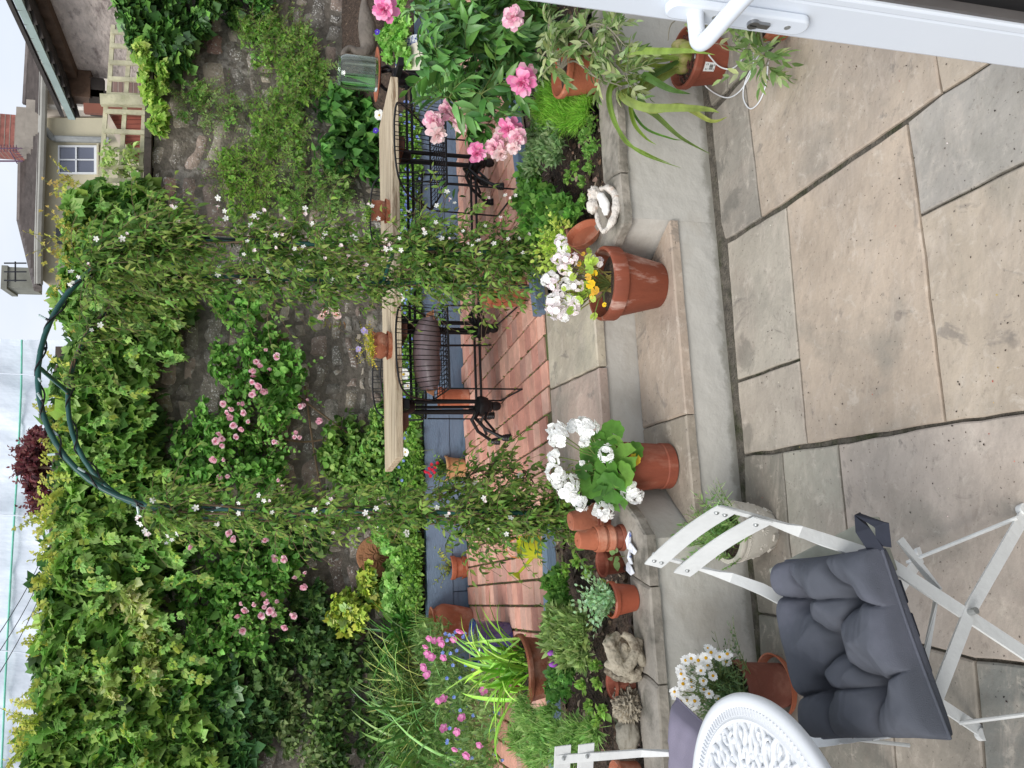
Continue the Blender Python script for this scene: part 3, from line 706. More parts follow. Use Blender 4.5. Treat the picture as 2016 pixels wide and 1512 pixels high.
# ---------------------------------------------------------------- things beyond the wall
M_sheet = mat('white_sheeting', S(222, 230, 240), .3, .02, .6, bump=12, bscale=1.5, spec=.5, stretch=(1, 1, .45))
SHD = 13.0; shn = Vector((.12, -.99, 0)).normalized()
def SH(x, y, off=0): return onp(x, y, Vector((-3, SHD, 0))+shn*off, shn)
def sheeting():
    t = thing('wrapped_scaffold', 'house wrapped in white scaffold sheeting beyond the fence with a green edge rope', 'scaffold', SH(104, 1100)*1.0)
    nx, ny = 90, 26; a, b = SH(60, 669), SH(60, 1700); V = []
    for j in range(ny+1):
        z = 3.0+(8.2-3.0)*j/ny
        for i in range(nx+1):
            p = a.lerp(b, i/nx); s = i*.11
            w_ = .10*noise.fractal(Vector((s*1.3, z*.7, 2)), .9, 2, 4)+.035*abs(math.sin(s*1.0))+.02*math.sin(z*2.1+.3*s)
            p = p+shn*w_; V.append((p.x, p.y, z))
    fs = [(j*(nx+1)+i, j*(nx+1)+i+1, (j+1)*(nx+1)+i+1, (j+1)*(nx+1)+i) for j in range(ny) for i in range(nx)]
    mb = MB(); mb.add(V, fs)
    n0 = len(V); e = a-shn*4
    mb.add([(a.x, a.y, 3.0), (e.x, e.y, 3.0), (e.x, e.y, 8.2), (a.x, a.y, 8.2)], [(0, 1, 2, 3)])
    mb.build('sheeting', M_sheet, t, smooth=180)
    pts = [SH(x, y, .1) for x, y in ((43, 669), (42, 760), (38, 850), (34, 930), (28, 1020), (22, 1120), (16, 1230), (10, 1350), (3, 1512), (-4, 1650))]
    mb = MB(); mb.tube(pts, .014, 6); mb.build('green_rope', mat('green_rope', S(120, 200, 175), .6), t)
    for y in (740, 1020, 1290):
        mb = MB(); mb.tube([SH(105, y, .14), SH(-40, y*.99, .14)], .009, 6); mb.build('seam', M_sheet, t)
sheeting()
HN = WN
def HP(x, y, off=0, D=20.0): return onp(x, y, Vector((0, D, 0))+HN*off, HN)
M_rough = mat('roughcast', S(196, 188, 162), .9, .08, .8, col2=S(176, 168, 146), c2scale=.6, c2lo=.5, c2hi=.75)
def wquad(mb, px_, D, th=.2, P=HP):
    mb.extr([P(x, y, 0, D) for x, y in px_], -HN*th)
def house():
    t = thing('house', 'cream rendered house beyond the wall with slate roof and grey gutter', 'house', HP(300, 350)*1)
    mb = MB(); wquad(mb, [(86, 232), (76, 500), (75, 545), (120, 578), (330, 590), (330, 232)], 20, 3); mb.build('wall', M_rough, t)
    mb = MB(); wquad(mb, [(90, 40), (86, 229), (330, 229), (330, 40)], 20.15, 3); mb.build('wall', mat('pale_render', S(214, 204, 192), .9, .04, 1), t)
    # gutter, fascia, roof in overlapping courses
    M_gut = mat('grey_gutter', S(158, 156, 148), .6, .1, 3)
    mb = MB(); mb.tube([HP(88, 40, .35), HP(84, 232, .35), HP(76, 480, .35), HP(76, 560, .35)], .09, 8); mb.build('gutter', M_gut, t)
    mb = MB(); mb.extr([HP(80, 40, .22), HP(77, 232, .22), HP(70, 500, .22), HP(74, 500, .22), HP(84, 232, .22), HP(86, 40, .22)], -HN*.1); mb.build('fascia', mat('fascia', S(188, 180, 168), .7), t)
    M_roof = mat('roof_tiles', S(112, 104, 100), .85, .22, 3.5, bump=.8, bscale=14)
    def roofpart(el, er, rl, rr, rows=9):
        mb = MB(); eL, eR = HP(*el, .4), HP(*er, .4); rL, rR = HP(*rl, 0, 23), HP(*rr, 0, 23)
        for k in range(rows):
            a, b = k/rows, (k+1)/rows
            mb.add([eL.lerp(rL, a)+Vector((0, -.03, .05)), eR.lerp(rR, a)+Vector((0, -.03, .05)), eR.lerp(rR, b), eL.lerp(rL, b),
                    eL.lerp(rL, a)+Vector((0, 0, -.03)), eR.lerp(rR, a)+Vector((0, 0, -.03))], [(0, 1, 2, 3), (4, 5, 1, 0)])
        rf = mb.build('roof', M_roof, t)
        mb = MB(); mb.tube([rL, rR], .09, 6); mb.build('ridge', M_roof, rf)
        if el[1] > 500:
            mb = MB(); mb.tube([rL, eL], .09, 6); mb.build('hip', M_roof, rf)
    roofpart((74, 568), (80, 262), (40, 436), (43, 287))
    roofpart((82, 228), (86, 30), (51, 205), (60, 40))
    # window
    mb = MB()
    for q in ([(114, 286), (114, 342), (117, 342), (117, 286)], [(185, 286), (185, 342), (190, 342), (190, 286)], [(117, 286), (117, 289), (185, 289), (185, 286)], [(117, 339), (117, 342), (185, 342), (185, 339)], [(148, 289), (148, 339), (151, 339), (151, 289)], [(117, 313), (117, 315), (185, 315), (185, 313)]):
        mb.extr([HP(x, y, .06) for x, y in q], -HN*.12)
    wf = mb.build('window', M_white, t)
    mb = MB(); mb.extr([HP(x, y, .015) for x, y in ((116, 288), (116, 340), (188, 340), (188, 288))], -HN*.01); mb.build('pane', mat('dark_glass', S(92, 96, 112), .08, .1, 1, spec=.8), wf)
    mb = MB(); mb.extr([HP(x, y, .14) for x, y in ((190, 282), (190, 345), (194, 345), (194, 282))], -HN*.2); mb.build('sill', M_rough, wf)
    mb = MB(); mb.extr([HP(x, y, .04) for x, y in ((110, 446), (110, 480), (190, 480), (190, 446))], -HN*.06); mb.build('window', mat('dark_glass2', S(60, 62, 62), .2), t)
    mb = MB(); mb.tube([HP(84, 254, .33), HP(90, 256, .3), HP(102, 270, .12), HP(110, 273, .12), HP(215, 276, .12)], .075, 8); mb.build('downpipe', mat('grey_pipe', S(150, 152, 150), .5), t)
    mb = MB(); mb.tube([HP(88, 209, .3), HP(94, 210, .12), HP(150, 213, .12), HP(220, 216, .12)], .055, 8); mb.build('downpipe', mat('cream_pipe', S(216, 210, 200), .5), t)
    # chimneys
    M_brk = mat('red_brick', S(146, 92, 82), .9, .25, 6, bump=.6, bscale=20)
    def bchim(name, px_, D, z0, z1, dep, mt, sub=None):
        a, b = HP(*px_[0], 0, D), HP(*px_[1], 0, D); mb = MB(); mb.prism([(q.x, q.y) for q in (a, b, b-HN*dep, a-HN*dep)], z0, z1); return mb.build(name, mt, t)
    zz = lambda V, y, D: HP(V, y, 0, D).z
    M_ston = mat('chimney_stone', S(150, 142, 132), .9, .15, 4)
    ch = bchim('chimney', ((30, 288), (30, 226)), 21.2, zz(30, 260, 21.2), 13, .9, M_brk)
    for k in range(14):
        z = zz(30, 260, 21.2)+.0+k*.11; a, b = HP(30, 288, .008, 21.2), HP(30, 226, .008, 21.2); mb = MB(); mb.prism([(q.x, q.y) for q in (a, b, b-HN*.9, a-HN*.9)], z, z+.012); mb.build('mortar_course', M_ston, ch)
    bchim('chimney_base', ((60, 292), (60, 212)), 21.1, zz(78, 250, 21.1), zz(30, 260, 21.1), 1.1, M_ston)
    bchim('chimney_base', ((60, 290), (60, 196)), 20.6, zz(82, 250, 20.6), zz(50, 240, 20.6), .5, M_ston)
    M_conc = mat('weathered_concrete', S(128, 128, 118), .9, .2, 3)
    bchim('chimney', ((30, 566), (30, 526)), 20.5, zz(66, 545, 20.5), zz(14, 545, 20.5), .7, M_conc)
    bchim('chimney_cap', ((30, 569), (30, 523)), 20.45, zz(14, 545, 20.45), zz(2, 545, 20.45), .8, M_conc)
    mb = MB()
    for y in (528, 545, 562): mb.tube([HP(52, y-10, .2), HP(8, y-10, .2)], .018, 5)
    mb.tube([HP(30, 515, .2), HP(30, 555, .2)], .018, 5); mb.build('chimney_rail', M_black, t)
    m_a = mat('aerial_metal', S(96, 70, 92), .5)
    mb = MB(); mb.tube([HP(45, 317, -1), HP(-25, 317, -1)], .022, 5); mb.tube([HP(20, 298, -1), HP(34, 322, -1)], .014, 5)
    for k in range(5): mb.tube([HP(20+k*3, 292+k*4.5, -1), HP(34+k*3, 290+k*4.5, -1)], .008, 4)
    mb.build('aerial', m_a, t)
    mb = MB(); mb.tube([HP(44, 292, -.5), HP(-25, 292, -.5)], .014, 5)
    for k in range(6): mb.tube([HP(2+k*6, 285, -.5), HP(2+k*6, 299, -.5)], .008, 4)
    mb.build('aerial', m_a, t)
house()
def outbuilding():
    t = thing('outbuilding', 'rough stone outbuilding at the top right with dark overhanging eaves', 'outbuilding', (4.3, 9.6, 0))
    wa, wb = at(95, 0, 9.0), at(158, 150, 10.2); d = wb-wa; d.z = 0; n = Vector((-d.y, d.x, 0)).normalized(); n = n if n.x < 0 else -n
    near = wa-d*1.2; far = wb; za = wa.z
    mb = MB(); mb.prism([(q.x, q.y) for q in (near, far, far-n*3, near-n*3)], 0, za)
    # rough face
    o = mb.build('wall', mat('weathered_stone', S(206, 192, 182), .95, .2, 5, bump=2.5, bscale=13, stretch=(1, 1, 2.2), col2=S(150, 136, 130), c2scale=4, c2lo=.52, c2hi=.66), t)
    ea, eb = at(42, 12, 8.5), at(142, 232, 10.3); e2 = ea-(eb-ea)*.3
    M_tim = mat('old_timber', S(104, 82, 66), .8, .25, 9, bump=.6, bscale=30)
    M_dk = mat('dark_timber', S(58, 52, 48), .8, .25, 8)
    ztop = ea.z
    # fascia beam along wall head and outer green-grey verge
    mb = MB(); mb.prism([(q.x, q.y) for q in (near+n*.12, far+n*.12, far-n*.0, near-n*.0)], za-.02, za+.2); mb.build('wall_plate', M_tim, t)
    mb = MB(); mb.strap([e2+Vector((0, 0, .0)), ea, eb], Vector((0, 0, 1)), .05, .075); mb.build('gutter', mat('lead_green', S(150, 166, 160), .55, .1, 4), t)
    mb = MB(); mb.add([near+n*.1+Vector((0, 0, .22)), far+n*.1+Vector((0, 0, .22)), Vector((eb.x, eb.y, eb.z+.06)), Vector((e2.x, e2.y, e2.z+.06))], [(0, 1, 2, 3)])
    V = mb.v[:]; mb.add([Vector(v)+Vector((0, 0, .06)) for v in V], [(0, 1, 2, 3)])
    N = 12
    for k in range(N+1):
        u = k/N; p = near.lerp(far, u)+n*.1; q = e2.lerp(eb, u); p.z = za+.14; q = q+Vector((0, 0, -.02))
        mb2 = MB(); mb2.strap([p, q], Vector((0, 0, 1)), .06, .12); mb2.build('rafter', M_dk, t)
    rf = MB()
    # boarded soffit with open slots
    for a0, a1 in ((0, .42), (.62, 1)):
        A = [near.lerp(e2, a0), far.lerp(eb, a0), far.lerp(eb, a1), near.lerp(e2, a1)]
        for v in A: v.z = za+.2+.03
        A[2].z = A[3].z = za+.17; A[0].z = A[1].z = za+.22
        rf.extr(A, (0, 0, .04))
    rf.build('soffit', M_dk, t)
    # timber bracket block and posts at the far corner
    mb = MB(); c = at(163, 172, 10.15); mb.box((-.16, -.1, -.1), (.16, .1, .12), org=c, rot=Matrix.Rotation(A7, 3, 'Z')); mb.build('bracket', M_tim, t)
    mb = MB(); c = at(196, 190, 10.1); mb.box((-.22, -.04, -.05), (.2, .04, .1), org=c); mb.box((-.02, -.04, -.6), (.06, .04, .2), org=c); mb.build('bracket', M_dk, t)
    return t
outbuilding()
def panel_boards(name, label, catn, pts, D, n, mt, group=None, vertical=True):
    t = thing(name, label, catn, at(*pts[0], D))
    A = [at(x, y, D) for x, y in pts]          # bottom-left, bottom-right, top-right, top-left (upright sense)
    for k in range(n):
        u0, u1 = k/n+.006, (k+1)/n-.006
        mb = MB()
        if vertical: q = [A[0].lerp(A[1], u0), A[0].lerp(A[1], u1), A[3].lerp(A[2], u1), A[3].lerp(A[2], u0)]
        else: q = [A[0].lerp(A[3], u0), A[1].lerp(A[2], u0), A[1].lerp(A[2], u1), A[0].lerp(A[3], u1)]
        mb.extr(q, (0, .02+.006*(k % 2), 0)); mb.build('board', mt, t)
    return t
t = panel_boards('wooden_shed', 'rust red boarded shed wall seen behind the trellis', 'shed', [(330, 320), (330, 226), (210, 228), (258, 320)], 8.2, 11, mat('red_boards', S(150, 84, 68), .8, .15, 6))
mb = MB(); mb.strap([at(208, 224, 8.15), at(262, 322, 8.15)], (0, 1, 0), .05, .04); mb.build('barge_board', mat('pale_board', S(190, 176, 160), .8), t)
mb = MB(); mb.strap([at(166, 214, 8.15), at(330, 222, 8.15)], (0, 1, 0), .09, .06); mb.build('corner_post', mat('red_post', S(128, 78, 62), .8, .1, 5), t)
panel_boards('slatted_fence', 'brown slatted fence panel under the outbuilding eaves behind the trellis', 'fence', [(330, 222), (330, 152), (212, 156), (212, 224)], 9.2, 12, mat('brown_boards', S(128, 104, 96), .8, .15, 5), vertical=False)
# trellis on the wall top, in two panels
M_trel = mat('trellis_wood', S(190, 184, 156), .85, .2, 10, bump=.4, bscale=40, col2=S(146, 150, 108), c2scale=4)
def trellis(label, ys, rails, x0s, x1, post=None):
    t = thing('trellis', label, 'trellis', W(300, ys[0]), group='trellis panels on top of the stone wall')
    for y in ys:
        mb = MB(); mb.strap([W(x1, y+4, -.1), W(x0s(y), y, -.1)], WN, .034, .02); mb.build('slat', M_trel, t)
    for (xa, ya, xb, yb) in rails:
        mb = MB(); mb.strap([W(xa, ya, -.124), W(xb, yb, -.124)], WN, .032, .02); mb.build('rail', M_trel, t)
    if post:
        mb = MB(); mb.strap([W(x1, post+3, -.09), W(198, post, -.09)], WN, .085, .05); mb.build('post', M_trel, t)
trellis('weathered timber trellis panel nearest the stone outbuilding', [63, 90, 123, 155, 186], [(223, 50, 214, 192), (258, 50, 248, 192), (288, 50, 281, 192)], lambda y: 221-(y-50)*.08, 305)
trellis('weathered timber trellis panel in front of the red shed', [219, 258, 293, 328, 354], [(209, 200, 199, 358), (247, 200, 236, 358), (285, 200, 276, 358)], lambda y: 208-(y-200)*.07, 300, post=197)
# fence rising behind the creeper
t = thing('wooden_fence', 'brown boarded fence on top of the stone wall behind the creeper', 'fence', W(200, 1000))
M_fb = mat('fence_boards', S(88, 76, 68), .85, .2, 8)
zt = (W(106, 700, -.25).z, W(94, 1300, -.25).z)
k = 0; s = W(100, 1560, -.25).x
while s < W(100, 692, -.25).x:
    p, q = WP(s, -.25), WP(s+.135, -.25); zt_ = 3.47+random.uniform(-.01, .01)
    mb = MB(); mb.prism([(v.x, v.y) for v in (p, q, q-WN*.02, p-WN*.02)], 2.68, W(103, 850, -.25).z+random.uniform(-.008, .008)); mb.build('board', M_fb, t); s += .142
mb = MB(); a, b = WP(W(100, 1560, -.25).x, -.22), WP(W(100, 692, -.25).x, -.22); zc = W(109, 850, -.22).z; mb.prism([(v.x, v.y) for v in (a, b, b-WN*.025, a-WN*.025)], zc-.05, zc); mb.build('rail', M_fb, t)
# telephone wires
for pts, lb in ((((0, 1232), (93, 1075)), 'highest of the three thin wires crossing in front of the white sheeting'), (((0, 1268), (90, 1115)), 'middle one of the three thin wires crossing in front of the white sheeting'), (((-5, 1325), (88, 1150)), 'lowest of the three thin wires crossing in front of the white sheeting')):
    (xa, ya), (xb, yb) = pts; a, b = at(xa-60, ya+100, 8), at(xb, yb, 11)
    mb = MB(); mb.tube([a.lerp(b, k/8)-Vector((0, 0, .05*math.sin(math.pi*k/8))) for k in range(9)], .0045, 5)
    tag(mb.build('telephone_wire', M_black), lb, 'wire', 'telephone wires')
# ================================================================ NEAR OBJECTS
M_fold = mat('cream_grey_metal', S(210, 211, 208), .45, .05, 12, bump=.15, bscale=60)
M_rivet = mat('rivet', S(170, 172, 170), .3, .05, 20, metal=.6)
M_cush = mat('slate_cotton', S(94, 97, 105), .92, .08, 5, bump=.55, bscale=900, spec=.15, col2=S(104, 106, 116), c2scale=4)
M_tie = mat('navy_tape', S(38, 42, 54), .85, .1, 30)
# ---- folding chair in the foreground
NRp, FRp, FFp = G(2034, 985), G(1812, 1090), G(1940, 1445)
cu = ((FFp-FRp)); cu.z = 0; LA = cu.length; cu.normalize()
cv = Vector((cu.y, -cu.x, 0)); cv = cv if cv.y > 0 else -cv
WA = (FRp-NRp).length*.97; org = FRp-cv*WA
def Q(a, b, z): return org+cu*a+cv*b+Vector((0, 0, z))
fc = thing('folding_chair', 'pale grey folding bistro chair in front with the big slate cushion', 'chair', org+cu*LA*.5+cv*WA*.5)
UPR = {0: [Q(LA, 0, 0), G(1920, 1222, .25), G(1745, 1106, .43), G(1700, 1088, .47), G(1620, 1062, .545), G(1575, 1046, .60), G(1545, 1037, .63), G(1512, 1025, .67), G(1490, 1018, .70), G(1430, 1002, .775), G(1416, 999, .79)],
       1: [Q(LA, WA, 0), Q(LA*.55, WA, .25), G(1640, 1225, .40), G(1557, 1190, .47), G(1500, 1160, .54), G(1440, 1137, .60), G(1412, 1129, .63), G(1375, 1118, .675), G(1350, 1109, .705), G(1298, 1095, .775), G(1284, 1091, .79)]}
for b in (0.0, WA):
    s = 1 if b else -1
    P_ = UPR[1 if b else 0]
    nrs = [cv]*5+[(cv*.75-cu*.6), (cv*.4-cu*.9)]+[-cu]*4
    mb = MB(); n_ = len(P_)
    vs = []
    for i, p in enumerate(P_):
        t_ = (P_[min(i+1, n_-1)]-P_[max(i-1, 0)]).normalized(); q_ = (nrs[i]-t_*nrs[i].dot(t_)).normalized(); bb = t_.cross(q_); w2 = (.014, .014, .014, .014, .014, .012, .009, .0075, .007, .007, .007)[i]
        vs += [p+bb*w2+q_*.003, p-bb*w2+q_*.003, p-bb*w2-q_*.003, p+bb*w2-q_*.003]
    fs_ = [(3, 2, 1, 0)]+[(i*4+k, i*4+(k+1) % 4, i*4+4+(k+1) % 4, i*4+4+k) for i in range(n_-1) for k in range(4)]; e_ = (n_-1)*4; fs_.append((e_, e_+1, e_+2, e_+3))
    mb.add(vs, fs_); mb.build('upright', M_fold, fc, smooth=30)
    b2 = b-s*.012
    mb = MB(); mb.strap([Q(-.0, b2, 0), Q(LA*.45, b2, .25), Q(LA*.86, b2, .43)], cv, .026, .006); mb.build('leg', M_fold, fc)
    mb = MB(); c = Q(LA*.475, b+s*.006, .263); mb.tube([c-cv*s*.016, c+cv*s*.004], .007, 10); mb.build('rivet', M_rivet, fc)
    for a in (0, LA):
        mb = MB(); c = Q(a, b2 if a == 0 else b, .012); mb.tube([c-cv*.008, c+cv*.008], .014, 14); mb.build('foot_pad', M_fold, fc)
    mb = MB(); mb.strap([Q(LA*.1, b-s*.03, .35), Q(LA*.35, b-s*.03, .30), Q(LA*.72, b-s*.03, .41)], [cv, Vector((0, 0, 1)), cv], .02, .004); mb.build('brace', M_fold, fc)
for a, z in ((.02, .05), (LA*.93, .06)):
    mb = MB(); mb.tube([Q(a, .0, z), Q(a, WA, z)], .0048, 8); mb.build('stretcher', M_fold, fc)
def backslat(pf, pn, rivets):
    up_ = (G(1359, 1047, .775)-G(1423, 1066, .70)).normalized(); ax_ = (pn-pf).normalized(); nn_ = ax_.cross(up_); nn_ = nn_ if nn_.dot(cu) > 0 else -nn_; up_ = nn_.cross(ax_); up_ = up_ if up_.z > 0 else -up_
    mb = MB(); n = 16; V = []
    for i in range(n+1):
        t = i/n; c = pf.lerp(pn, t)-nn_*(.010*math.sin(math.pi*t)-.012)+Vector((0, 0, 0)); w2 = .0225*(.93 if i in (0, n) else 1)
        V += [c+up_*w2+nn_*.0015, c-up_*w2+nn_*.0015, c-up_*w2-nn_*.0015, c+up_*w2-nn_*.0015]
    mb.add(V, [(3, 2, 1, 0)]+[(i*4+k, i*4+(k+1) % 4, i*4+4+(k+1) % 4, i*4+4+k) for i in range(n) for k in range(4)]+[(n*4, n*4+1, n*4+2, n*4+3)])
    o = mb.build('back_slat', M_fold, fc, smooth=30)
    L_ = (pn-pf).length
    for t in (.03/L_, 1-.03/L_):
        for d in rivets:
            m2 = MB(); m2.ball(pf.lerp(pn, t)+up_*d+nn_*(.0135-.010*math.sin(math.pi*t)), .0055, 12, 8, sc=(1, 1, 1)); m2.build('rivet', M_rivet, o, smooth=60)
backslat(G(1286, 1104, .775), G(1433, 990, .775), (-.009, .009)); backslat(G(1343, 1121, .70), G(1503, 1012, .70), (0,))
M_sl = mat('grey_slat', S(150, 150, 136), .7, .1, 20)
for k, a in enumerate((.03, .095, .16, .225, .29)):
    mb = MB(); q = [Q(a+d, b, .425) for d, b in ((-.024, -.022), (.024, -.022), (.024, WA+.022), (-.024, WA+.022))]; mb.extr(q, (0, 0, .022)); mb.build('seat_slat', M_sl if k < 2 else M_tie, fc, bevel=.004)
mb = MB(); a = LA*.88; n = 24; top = [Q(a-.024, -.02+(WA+.05)*i/n, .43) for i in range(n+1)]+[Q(a+.03+.006*noise.noise(Vector((i*1.7, 0, 0))), -.02+(WA+.05)*i/n, .43) for i in range(n, -1, -1)]
mb.extr(top, (0, 0, .02))
so_ = mb.build('seat_slat', mat('peeling_white', S(232, 234, 236), .6, .03, 10, col2=S(122, 112, 100), c2scale=22, c2lo=.60, c2hi=.62, bump=.5, bscale=50), fc); so_['label'] = 'front slat with white paint peeling off'
mb = MB(); mb.tube([Q(LA*.9, WA+.02, .418), Q(LA*1.0, WA+.0, .22)], .0045, 8); mb.build('stay', M_fold, fc)
# ---- tufted cushion
def cushion(name, label, c4, zc, th, tufts, mt, res=64, creases=(), bul=.5, group=None):
    FR_, NR_, NF_, FF_ = [Vector((p.x, p.y, 0)) for p in c4]
    t = thing(name, label, 'cushion', ((FR_+NF_)/2)+Vector((0, 0, zc-th*.5)), group=group)
    V = []; N = res
    def seg(p, a, b):
        ab = (b[0]-a[0], b[1]-a[1]); l2 = ab[0]**2+ab[1]**2; s = max(0, min(1, ((p[0]-a[0])*ab[0]+(p[1]-a[1])*ab[1])/l2)); return math.hypot(p[0]-a[0]-ab[0]*s, p[1]-a[1]-ab[1]*s)
    for side in (1, -1):
        for j in range(N+1):
            for i in range(N+1):
                u, v = i/N, j/N; p = FR_.lerp(NR_, u).lerp(FF_.lerp(NF_, u), v)
                e = min(u, 1-u, v, 1-v); cen = (FR_+NR_+NF_+FF_)/4
                ex = (1-(1-min(1, min(u, 1-u)*7))**2.2)**.5*(1-(1-min(1, min(v, 1-v)*7))**2.2)**.5
                h = th*.5*(.32+.68*ex)
                if side == 1:
                    d = min(math.hypot(u-a, v-b) for a, b in tufts)
                    h += th*.42*min(1, d/.24)*ex**.5*bul
                    h -= th*.62*math.exp(-(d/.05)**2)+th*.16*math.exp(-(d/.13)**1.5)
                    for (a, b, q) in creases:
                        ds = seg((u, v), a, b); h -= th*.34*q*math.exp(-(ds/.008))*min(1, e*9+.3)+th*.13*q*math.exp(-(ds/.045)**2)
                    h += .006*noise.noise(Vector((u*7, v*7, 1)))*ex+.003*noise.noise(Vector((u*26, v*9, 4)))*ex
                    for a, b in tufts:
                        dd_ = math.hypot(u-a, v-b)
                        if dd_ < .3: h -= .0045*(abs(math.sin(4.5*math.atan2(v-b, u-a)+a*9))**.5-.5)*math.exp(-(dd_/.10)**1.2)*(1 if dd_ > .012 else 0)
                    h -= .003*abs(math.sin(u*40+3*v))*(1 if min(v, 1-v) < .12 else 0)*(1-min(v, 1-v)/.12)
                    h = max(h, -th*.12)
                else: h *= .55
                pull = 1-.03*math.sin(math.pi*(u if e in (v, 1-v) else v))
                if e < .001:
                    h = 0 if side == -1 else th*.02; p = cen+(p-cen)*(pull+.012)
                V.append((p.x, p.y, zc+side*h))
    M1 = N+1; fs = []
    for sidx in (0, 1):
        o = sidx*M1*M1
        for j in range(N):
            for i in range(N):
                q = (o+j*M1+i, o+j*M1+i+1, o+(j+1)*M1+i+1, o+(j+1)*M1+i); fs.append(q if sidx else q[::-1])
    mb = MB(); mb.add(V, fs); c = mb.build('cover', mt, t, smooth=180)
    rim = []
    for i in range(N): rim.append(V[i])
    for j in range(N): rim.append(V[j*M1+N])
    for i in range(N, 0, -1): rim.append(V[N*M1+i])
    for j in range(N, 0, -1): rim.append(V[j*M1])
    mb = MB(); mb.tube(rim, .0035, 6, closed=True); mb.build('piping', mt, t, smooth=180)
    return t
c4 = [G(1552, 1106, .475), G(1738, 1078, .475), G(1872, 1450, .475), G(1624, 1450, .475)]
tf = [(.27, .24), (.74, .26), (.5, .5), (.27, .74), (.74, .74)]
cr = [((.5, .5), (.74, .26), 1), ((.5, .5), (.27, .74), .9), ((.5, .5), (.74, .74), 1), ((.5, .5), (.27, .24), .7), ((.27, .24), (0, .2), .9), ((.27, .24), (.22, 0), .6),
      ((.74, .26), (.62, 0), .8), ((.74, .26), (1, .33), .7), ((.27, .74), (0, .78), .9), ((.27, .74), (.3, 1), .8), ((.74, .74), (1, .66), .7), ((.74, .74), (.66, 1), .9), ((.74, .74), (.27, .74), .5), ((.27, .24), (.74, .26), .5)]
ct = cushion('cushion', 'large tufted slate grey cushion on the foreground folding chair', c4, .478, .098, tf, M_cush, creases=cr, res=150, bul=.75)
cc_ = c4[1]; base = Vector((cc_.x, cc_.y, .49)); 
tip = G(1688, 1012, .545)
mb = MB(); mb.strap([base+Vector((-.012, .0, -.005)), base.lerp(tip, .5)+Vector((0, .012, .0)), tip, base.lerp(tip, .55)+Vector((.01, -.02, -.02)), base+Vector((.004, -.006, -.012))], [Vector((.3, -.6, .8)), Vector((.3, -.6, .8)), Vector((1, .2, .2)), Vector((.2, .6, -.7)), Vector((.3, .6, -.7))], .028, .002); mb.build('tie', M_tie, ct)
p = G(1532, 1120, .47); mb = MB(); mb.strap([p+Vector((0, -.01, 0)), p+Vector((-.012, .015, -.012)), p+Vector((-.03, .01, -.04))], Vector((.5, .5, .5)), .025, .002); mb.build('tie', M_tie, ct)
# ---- round cast table
TZ = .70; TC = Vector((-.922, 1.350, TZ)); TR = .30
tb = thing('garden_table', 'round white cast metal garden table with a pierced scroll top', 'table', (TC.x, TC.y, 0))
mb = MB(); mb.lathe([(.245, -.004), (.244, .004), (.250, .007), (.256, .004), (.272, .003), (.276, .008), (.292, .009), (.299, .004), (.301, -.004), (.297, -.016), (.290, -.016), (.288, -.003)], TC, n=96); mb.build('rim', M_white, tb, smooth=50)
mb = MB()
for k in range(150):
    a = 2*math.pi*k/150; d = Vector((math.cos(a), math.sin(a), 0)); tt = Vector((-d.y, d.x, 0))
    mb.strap([TC+d*.257+Vector((0, 0, .004)), TC+d*.271+tt*.002+Vector((0, 0, .004))], Vector((0, 0, 1)), .0035, .005)
mb.build('ribbed_band', M_white, tb)
def lattice():
    mb = MB(); sec = 10
    for k in range(sec):
        a0 = 2*math.pi*k/sec
        def pol(r, a): return TC+Vector((r*math.cos(a0+a), r*math.sin(a0+a), 0))
        w_ = 2*math.pi/sec
        for sgn in (1, -1):
            def path(pp, r=.0062, e=.5):
                pts = [pol(rr, sgn*aa*w_) for rr, aa in pp]
                # smooth
                out_ = []
                for i in range(len(pts)-1):
                    p0 = pts[max(0, i-1)]; p1 = pts[i]; p2 = pts[i+1]; p3 = pts[min(len(pts)-1, i+2)]
                    for q in range(4):
                        t = q/4; out_.append(.5*((2*p1)+(p2-p0)*t+(2*p0-5*p1+4*p2-p3)*t*t+(3*p1-p0-3*p2+p3)*t**3))
                out_.append(pts[-1]); n = len(out_)
                mb.tube(out_, [r*(.75+.35*math.sin(math.pi*i/(n-1))+.12*math.sin(i*1.9)) for i in range(n)], 7)
            path([(.246, .18), (.225, .10), (.20, .13), (.175, .05), (.15, .0)])
            path([(.246, .36), (.228, .42), (.205, .33), (.188, .38), (.165, .28), (.14, .36), (.12, .22), (.095, .3)])
            path([(.20, .13), (.19, .24), (.205, .33)], .005)
            path([(.175, .05), (.165, .17), (.165, .28)], .005)
            path([(.228, .42), (.215, .5), (.19, .46), (.188, .38)], .005)
            path([(.165, .28), (.158, .42), (.17, .5)], .005)
            path([(.15, .0), (.135, .12), (.14, .22), (.125, .3)], .005)
            path([(.14, .36), (.128, .47), (.115, .5)], .005)
            path([(.12, .22), (.10, .08), (.085, .0), (.07, .12), (.05, .0)], .0055)
            path([(.095, .3), (.08, .45), (.06, .4), (.045, .5)], .0055)
            path([(.225, .10), (.232, .0)], .0045)
            path([(.19, .24), (.178, .17)], .0065); path([(.215, .24), (.226, .27), (.234, .24)], .0045)
            for r, a in ((.215, .02), (.158, .42), (.12, .05), (.182, .48), (.105, .4)): mb.ball(pol(r, sgn*a*w_), .0085, 8, 5, sc=(1, 1, .6))
    mb.lathe([(.0, .006), (.03, .006), (.045, .002), (.05, -.004), (0, -.004)], TC, n=32)
    mb.build('pierced_top', M_white, tb, smooth=60)
lattice()
